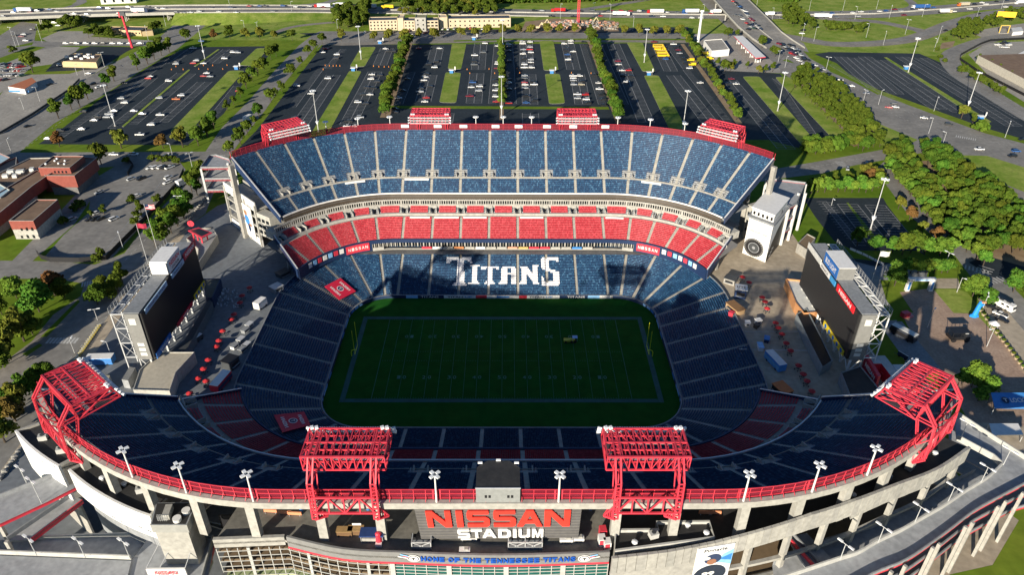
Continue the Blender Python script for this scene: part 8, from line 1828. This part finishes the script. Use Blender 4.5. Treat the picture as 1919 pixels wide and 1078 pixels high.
for i, (px, py) in enumerate(((125, 106), (134, 109), (143, 106), (153, 109), (160, 105), (166, 107), (174, 106), (147, 102), (166, 102))):
    x, y = G(px, py, 5); o = thing('air_handler', 'white roof unit on the brown roofed building, %s of nine from the left' % ordw(i), 'roof unit', (x, y, 4.3), group='white units on the brown roof'); MB().box((x, y, 5.1), (2.2, 2, 1.5), .1, M_white).build('casing', None, o); MB().tube((x, y, 5.85), (x, y, 6.05), .6, n=8).build('fan', M_darkst, o)
rs = thing('restaurant', 'tan restaurant with stepped parapets behind the red sign post', 'building', (*G(240, 66, 0), 0)); bfront(rs, G(200, 63), G(228, 64), 10, 0, 3.6, P('tan_wall', .50, .38, .22, .8), M_rb, 1, 4); bfront(rs, G(228, 66), G(266, 67), 14, 0, 4.2, MATS['tan_wall'], M_darkst, 1, 6); bfront(rs, G(268, 68), G(288, 66), 10, 0, 3.6, MATS['tan_wall'], M_rb)
block('small_shop', 'small white and blue shop with an orange roof at the left edge', 'shop', [(15, 162), (60, 145), (68, 153), (46, 167)], 0, 3.6, M_white, P('orange_roof', .42, .14, .06, .7))
x, y = G(37, 170, 1.5); tag(MB().box((x, y-1, 1.6), (14, .2, 1.2), -.05, M_blue).build('blue_fascia'), 'blue lettered fascia board along the small orange roofed shop', 'fascia')
wh_ = thing('warehouse', 'pale long warehouse beyond the interstate at upper left', 'warehouse', (*G(222, 8, 0), 0)); bfront(wh_, G(190, 8), G(256, 5), 40, 0, 6, M_pan, M_concg, 1, 4, 2, 3)
w2 = thing('warehouse', 'brown roofed warehouse with pale wall at the right edge', 'warehouse', (*G(1880, 130, 0), 0)); MB().prism([G(1833, 103, 6), G(1990, 98, 6), G(2080, 230, 6), G(1919, 147, 6)], 0, 6, P('pale_wall', .45, .42, .35, .8), M_rb).build('wall', None, w2)
for k in range(16): px, py = 1836+k*5.2, 107.5+k*2.85; a, b = G(px, py, 3.0); MB().box((a-.1, b-.3, 2.2), (1.2, .3, 2.2), -.8, M_glassd).build('window', None, w2)
block('white_shed', 'white truck box parked above the brown roofed warehouse', 'shed', [(1905, 102), (1925, 92), (1960, 92), (1950, 106)], 0, 3.5, M_white, M_white)
block('site_office', 'white hut by the yellow gate frame at upper right', 'hut', [(1895, 52), (1914, 50), (1918, 58), (1898, 60)], 0, 3, M_white, M_pan)
x, y = G(1880, 62, 0); o = thing('gate_frame', 'yellow square portal frame beside the street at upper right', 'frame', (x, y, 0)); mb = MB(); [mb.beam((x+a, y, 0), (x+a, y, 7), .6) for a in (-4, 4)]; mb.beam((x-4, y, 7), (x+4, y, 7), .6); mb.build('portal', P('frame_yellow', .65, .45, .10, .6), o); MB().box((x, y, .2), (9, 1.5, .4), 0, M_conc).build('base', None, o)
x, y = G(1868, 46, 0); o = thing('billboard', 'yellow billboard on a single post at the upper right', 'billboard', (x, y, 0)); MB().tube((x, y, 0), (x, y, 8), .5).build('post', M_rb, o); MB().box((x+6, y, 9.5), (16, .5, 5), -.25, P('billboard_yellow', .72, .45, .02, .6)).build('panel', None, o); lettering('ROADSIDE', lambda a, b: (x+6+a*.97, y-.35-a*.25, 9.8+b), 11, 1.6, P('billboard_gold', .6, .33, .02, .6), parent=o) if False else None
o = thing('sign_post', 'leaning red sign post with a dark square head at upper left', 'sign', (*G(248, 89, 0), 0)); p = g3(248, 89, 0); MB().tube(p, p+Vector((-1.5, 0, 26)), 1.1, .8, 8).build('post', M_red, o); MB().box(p+Vector((-1.2, 0, 27)), (5, 1.5, 3), 0, M_darkst).build('head', None, o); MB().box(p+Vector((-3.4, 0, 26.5)), (1.2, 1.6, 4), 0, M_red).build('red_edge', None, o)
o = thing('pylon', 'tall slim white pylon at the far edge of the car park', 'pylon', (*G(1308, 78, 0), 0)); p = g3(1308, 78, 0); MB().tube(p, p+Vector((0, 0, 25)), 1.2, .9, 10).build('shaft', M_whites, o); MB().box(p+Vector((0, 0, 25.6)), (3, 1, 1.4), 0, M_whites).build('head', None, o)
o = thing('lattice_mast', 'red lattice crane mast rising behind the rubble heap', 'mast', (*G(1083, 46, 0), 0)); p = g3(1083, 46, 0); mb = MB()
for a in (-1, 1):
    for b in (-1, 1): mb.beam(p+Vector((a, b, 0)), p+Vector((a, b, 32)), .3)
for k in range(16): mb.beam(p+Vector((-1, -1, k*2)), p+Vector((1, -1, k*2+2)), .22); mb.beam(p+Vector((1, -1, k*2)), p+Vector((-1, -1, k*2+2)), .22); mb.beam(p+Vector((-1, -1, k*2)), p+Vector((1, -1, k*2)), .22)
mb.build('lattice', M_red, o); MB().box(p+Vector((0, 0, .4)), (5, 5, .8), 0, M_conc).build('base', None, o)
sheet('demolition_ground', [(975, 60), (985, 40), (1040, 34), (1150, 38), (1160, 58), (1060, 60)], M_dirt, .06)
mb = MB(); rr = random.Random(3)
for i in range(420):
    px = rr.uniform(1020, 1157); py = rr.uniform(42, 55); x, y = G(px, py); h_ = 3.2*math.sin(PI*min(1, max(0, (px-1015)/145)))*rr.uniform(.3, 1); mb.box((x, y, h_), (rr.uniform(.8, 3), rr.uniform(.8, 2.5), rr.uniform(.5, 1.6)), rr.uniform(0, 3), rr.choice((M_dirt, M_conc, M_gravel, MATS['salmon_panel'])))
struct('rubble', mb, kind='stuff')
for i, (px, py) in enumerate(((1008, 52), (1018, 46), (1110, 42))):
    x, y = G(px, py, 1); o = thing('excavator', 'cream excavator working on the demolition site, %s from the left' % ordw(i), 'excavator', (x, y, 0), group='excavators on the demolition site'); Mx = P('excavator_cream', .55, .45, .28, .6)
    MB().box((x, y, 1.9), (3.5, 2.6, 1.6), 0, Mx).build('cab', None, o); MB().beam((x+1, y, 2.2), (x+3.5, y, 6.2), .6).beam((x+3.5, y, 6.2), (x+6, y, 2), .5).build('boom', Mx, o); MB().box((x, y-1, .5), (4, .7, 1)).box((x, y+1, .5), (4, .7, 1)).build('tracks', M_black, o)
# brick school
sc_ = thing('brick_school', 'red brick school with stepped brown roofs at the left', 'school', (*G(90, 360, 0), 0))
def prz(px, z0, z1, wall, roof, nm='wall', par=.5, zp=None): 
    pts = [G(a, b, zp or z1) for a, b in px]; MB().prism(pts, z0, z1, wall, wall).build(nm, None, sc_); cx = sum(p[0] for p in pts)/len(pts); cy = sum(p[1] for p in pts)/len(pts)
    MB().prism([(cx+(x-cx)*.985, cy+(y-cy)*.985) for x, y in pts], z1-.02, z1+.1, roof).build('roof', None, sc_)
    a = sum(pts[i][0]*pts[(i+1) % len(pts)][1]-pts[(i+1) % len(pts)][0]*pts[i][1] for i in range(len(pts)))
    wallpath(MB(), [Vector(p) for p in pts]+[Vector(pts[0])], z1, z1+par, .3 if a > 0 else -.3, wall).build('parapet', None, sc_); wallpath(MB(), [Vector(p) for p in pts]+[Vector(pts[0])], z1+par, z1+par+.15, .35 if a > 0 else -.35, M_cream).build('coping', None, sc_)
prz([(87, 331), (140, 331), (181, 298), (150, 296), (110, 318)], 4.2, 10, M_brick, M_rb); prz([(90, 331), (138, 331), (176, 300), (150, 298)], 0, 4.2, M_concd, M_rb, par=.1, zp=10)
prz([(72, 316), (100, 294), (158, 294), (131, 316)], 0, 12.8, M_brick, M_rb); prz([(-40, 430), (0, 401), (62, 350), (88, 332), (70, 320), (-40, 385)], 3.8, 8.8, M_brick, M_rb); prz([(-40, 430), (-2, 402), (60, 352), (60, 340), (-40, 400)], 0, 3.8, M_conc, M_rb, par=.1, zp=8.8)
prz([(17, 416), (63, 416), (109, 376), (69, 376)], 4.6, 8.6, M_brick, M_rb); prz([(18, 416.5), (63, 416.5), (108, 377), (70, 377)], 0, 4.6, M_cream, M_rb, par=.1, zp=8.6)
prz([(-40, 345), (0, 325), (56, 298), (98, 297), (72, 316), (40, 340), (-40, 372)], 0, 7.2, M_cream, M_rb)
prz([(-40, 300), (0, 308), (32, 296), (30, 320), (-40, 350)], 0, 6.2, M_brick, M_black)
prz([(-40, 285), (0, 288), (20, 297), (-4, 312), (-40, 310)], 0, 6.5, M_brick, P('pale_blue_roof', .35, .50, .58, .5)); prz([(-40, 345), (0, 346), (20, 358), (2, 372), (-40, 380)], 0, 8.9, M_cream, MATS['pale_blue_roof'])
for i, (px, py) in enumerate(((103, 302), (107, 298), (110, 307), (122, 302), (121, 308), (86, 308))):
    x, y = G(px, py, 13); MB().ball((x, y, 13.2), .6).build('roof_vent', M_lamp, sc_)
for i, (px, py, w_) in enumerate(((20, 322, 3), (38, 322, 3.5), (10, 330, 2.5), (60, 318, 2), (116, 326, 3), (28, 330, 2))): x, y = G(px, py, 8); MB().box((x, y, 8.2 if i != 4 else 11), (w_, 2.6, 1.6), .3, M_pan).build('roof_unit', None, sc_)
def swin(p0, p1, z, n): 
    a, b = Vector(G(*p0, z)), Vector(G(*p1, z)); d = (b-a).normalized()
    for k in range(n): p = a.lerp(b, (k+.5)/n); MB().box((p.x-.03, p.y-.08, z), (.9, .2, 1.2), math.atan2(d.y, d.x), M_glassd).build('window', None, sc_)
swin((106, 341), (142, 341), 7.0, 4); swin((36, 430), (66, 430), 5.8, 3); swin((36, 444), (70, 444), 2.2, 3); swin((100, 322), (128, 322), 11.0, 4)
# ================================================================ MASTS, LAMPS, FENCES
for i, (bx, by, ty) in enumerate(((1457, 208, 138), (216, 236, 168), (384, 110, 52), (597, 247, 172), (940, 217, 176), (942, 97, 52), (677, 111, 49), (1207, 117, 55), (1279, 247, 181), (1702, 135, 78), (1811, 208, 140), (1631, 430, 342))):
    x, y = G(bx, by, 0); h_ = 25.5; q = Vector((x, y, 0)); o = thing('high_mast_light', 'tall grey floodlight mast %s' % ('right of the spaced trees', 'in the near bays of the left car park', 'in the far bays of the left car park', 'in the lawn strip left of the far stand', 'in the central tree row next to the stand', 'in the central tree row at its far end', 'in the lawn strip right of the slanting street', 'in the lawn strip beyond the thick tree row', 'just behind the right part of the far stand', 'in the green median of the right car park, farther', 'in the green median of the right car park, nearer', 'in the lower right car park')[i], 'light mast', (x, y, 0), group='tall floodlight masts')
    MB().tube((x, y, 0), (x, y, h_), .30, .16, 8).build('pole', M_steel, o); mb = MB()
    for k in range(6): a = k*PI/3; mb.box((x+math.cos(a)*1.3, y+math.sin(a)*1.3, h_), (1.1, .8, .35), a, M_lamp); mb.beam((x, y, h_), (x+math.cos(a)*1.3, y+math.sin(a)*1.3, h_), .1)
    mb.build('lamp_ring', M_lamp, o); MB().tube((x, y, 5), (x, y, 6.8), .5, 1.1, 8).build('reflector', M_lamp, o); MB().tube((x, y, 0), (x, y, .6), .7).build('footing', M_conc, o)
sp = [(340, 395, 8), (25, 295, 11), (325, 298, 9), (360, 312, 8), (231, 466, 9), (1646, 196, 10), (1616, 196, 10), (1740, 250, 10), (1750, 208, 10), (1548, 131, 10), (1883, 258, 10), (1765, 275, 9), (1458, 116, 9), (1471, 126, 9), (1525, 77, 12), (1502, 75, 14), (1623, 70, 12), (1655, 84, 12), (1696, 64, 13), (1756, 80, 14), (1750, 95, 10), (1828, 38, 12), (1876, 16, 12), (1728, 31, 12), (1666, 34, 12), (1602, 36, 12), (1447, 36, 11), (1418, 10, 12), (1516, 20, 12), (1579, 20, 13), (1642, 17, 12), (1186, 57, 13), (1050, 35, 14), (1112, 33, 14), (1143, 36, 14), (1317, 36, 14), (433, 24, 13), (548, 28, 13), (311, 49, 12), (30, 88, 16), (36, 86, 12), (79, 79, 15), (196, 125, 11), (278, 75, 12), (459, 57, 9), (483, 56, 7), (634, 66, 14), (145, 141, 8), (160, 142, 9), (75, 190, 10), (45, 205, 8), (183, 600, 5), (140, 662, 6), (208, 666, 6), (1841, 580, 7), (1793, 548, 7), (1738, 614, 8), (1770, 500, 7), (1849, 650, 8), (1558, 385, 4)]
for i, (px, py, h_) in enumerate(sp):
    side_ = 'left' if px < 640 else 'right' if px > 1280 else 'middle'
    lamp_post(px, py, 0, h_, 'slim grey street lamp in the %s of the picture, %s counted from the far side' % (side_, ordw(sum(1 for q in sp if q[1] < py and ('left' if q[0] < 640 else 'right' if q[0] > 1280 else 'middle') == side_))), 'slim street lamps', arms=1 if i % 3 else 2, rz=(i*1.3) % 6, name='street_lamp', r=.13, arm=.9, head=(1.2, .45, .2))
def wire_fence(px, h_, mt, lab, post=4):
    P_ = [Vector(G(*p)) for p in px]; o = thing('fence', lab, 'fence', (P_[0].x, P_[0].y, 0)); wallpath(MB(), P_, .1, h_, .08, mt).build('screen', None, o); mb = MB(); L = sum((b-a).length for a, b in zip(P_, P_[1:]))
    for k in range(int(L/post)+1): p, d = along(P_, min(k*post, L-.01)); mb.box((p.x, p.y, h_/2+.1), (.16, .16, h_+.3), 0, M_black)
    mb.build('posts', M_black, o)
wire_fence([(345, 322), (335, 345), (300, 385), (262, 425), (235, 452), (200, 488), (150, 492), (95, 491), (78, 486), (70, 476)], 2.4, M_black, 'black screened fence along the edge of the school car park')
wire_fence([(240, 300), (250, 312), (240, 330)], 2.2, M_black, 'short black fence at the gate of the school drive')
wire_fence([(1950, 72), (1855, 77), (1836, 84), (1800, 104), (1798, 112), (1830, 134), (1880, 160), (1919, 180)], 2.0, M_black, 'black fence round the warehouse yard at the right')
wire_fence([(1779, 292), (1800, 300), (1818, 312), (1820, 320), (1800, 340), (1785, 350)], 2.4, P('green_screen', .02, .05, .035, .8), 'dark green screened fence by the wood')
wire_fence([(0, 252), (60, 217), (130, 170), (150, 150)], 1.6, M_darkst, 'dark mesh fence along the gravel lot at left', 6)
wire_fence([(1592, 468), (1620, 480), (1655, 498)], 1.2, M_white, 'white and blue printed fence behind the right scoreboard', 3)
# little blue ticket booths with feather flags
for i, (px, py) in enumerate(((443, 127), (662, 130), (846, 134), (1034, 134.5), (1216, 138), (888, 72), (712, 79), (1698, 127), (1838, 221))):
    x, y = G(px, py, 1); o = thing('ticket_booth', 'tiny blue booth with white awning %s' % ('in the left car park', 'at the drive crossing, leftmost', 'at the drive crossing between the left lawns', 'at the drive crossing between the centre lawns', 'at the drive crossing, rightmost', 'on the verge before the hotel', 'at the top verge left of the thick trees', 'in the green median of the right car park', 'at the corner of the right car park')[i], 'booth', (x, y, 0), group='tiny blue car park booths')
    MB().box((x, y, 1.1), (2.6, 2.2, 2.2), 0, M_blue).build('body', None, o); MB().prism([(x-1.9, y-1.6), (x+1.9, y-1.6), (x+1.9, y+1.6), (x-1.9, y+1.6)], 2.3, 2.6, M_white).build('awning', None, o); mb = MB().tube((x+2.4, y, 0), (x+2.4, y, 5), .06); mb.box((x+2.8, y, 3.6), (.8, .06, 2.6), .2, M_white); mb.build('feather_flag', M_white, o)
# orange cones
c0 = None; cn = [(300+x/5.33, y/5.33) for x, y in ((160, 665), (115, 695), (232, 695), (388, 690), (480, 692), (627, 690), (435, 655), (527, 655), (670, 652), (1650, 655), (1692, 658), (1730, 660), (1762, 658), (1797, 660), (1500, 695), (1630, 695))]+[(640+x/2.994, y/2.994) for x, y in ((180, 372), (210, 375), (240, 376), (265, 376), (705, 390), (720, 412), (828, 388), (860, 412), (985, 385), (1000, 410), (1290, 410), (1400, 412))]
for i, (px, py) in enumerate(cn):
    x, y = G(px, py, 0); lab = 'orange traffic cone on the cross drive, %s from the left' % ordw(sum(1 for q in cn if q[0] < px))
    if c0 is None: c0 = thing('traffic_cone', lab, 'cone', (x, y, 0), local=True, group='orange cones on the cross drive'); MB().tube((0, 0, .06), (0, 0, 1.1), .32, .08, 8).build('cone', P('cone_orange', .75, .25, .03, .6), c0); MB().box((0, 0, .04), (.7, .7, .08)).build('base', P('cone_orange', .75, .25, .03, .6), c0); kids(c0)
    else: copy_tree(c0, (x, y, 0), 0, lab, 'orange cones on the cross drive')
for o in list(bpy.data.objects):
    if '_w' in o: del o['_w']
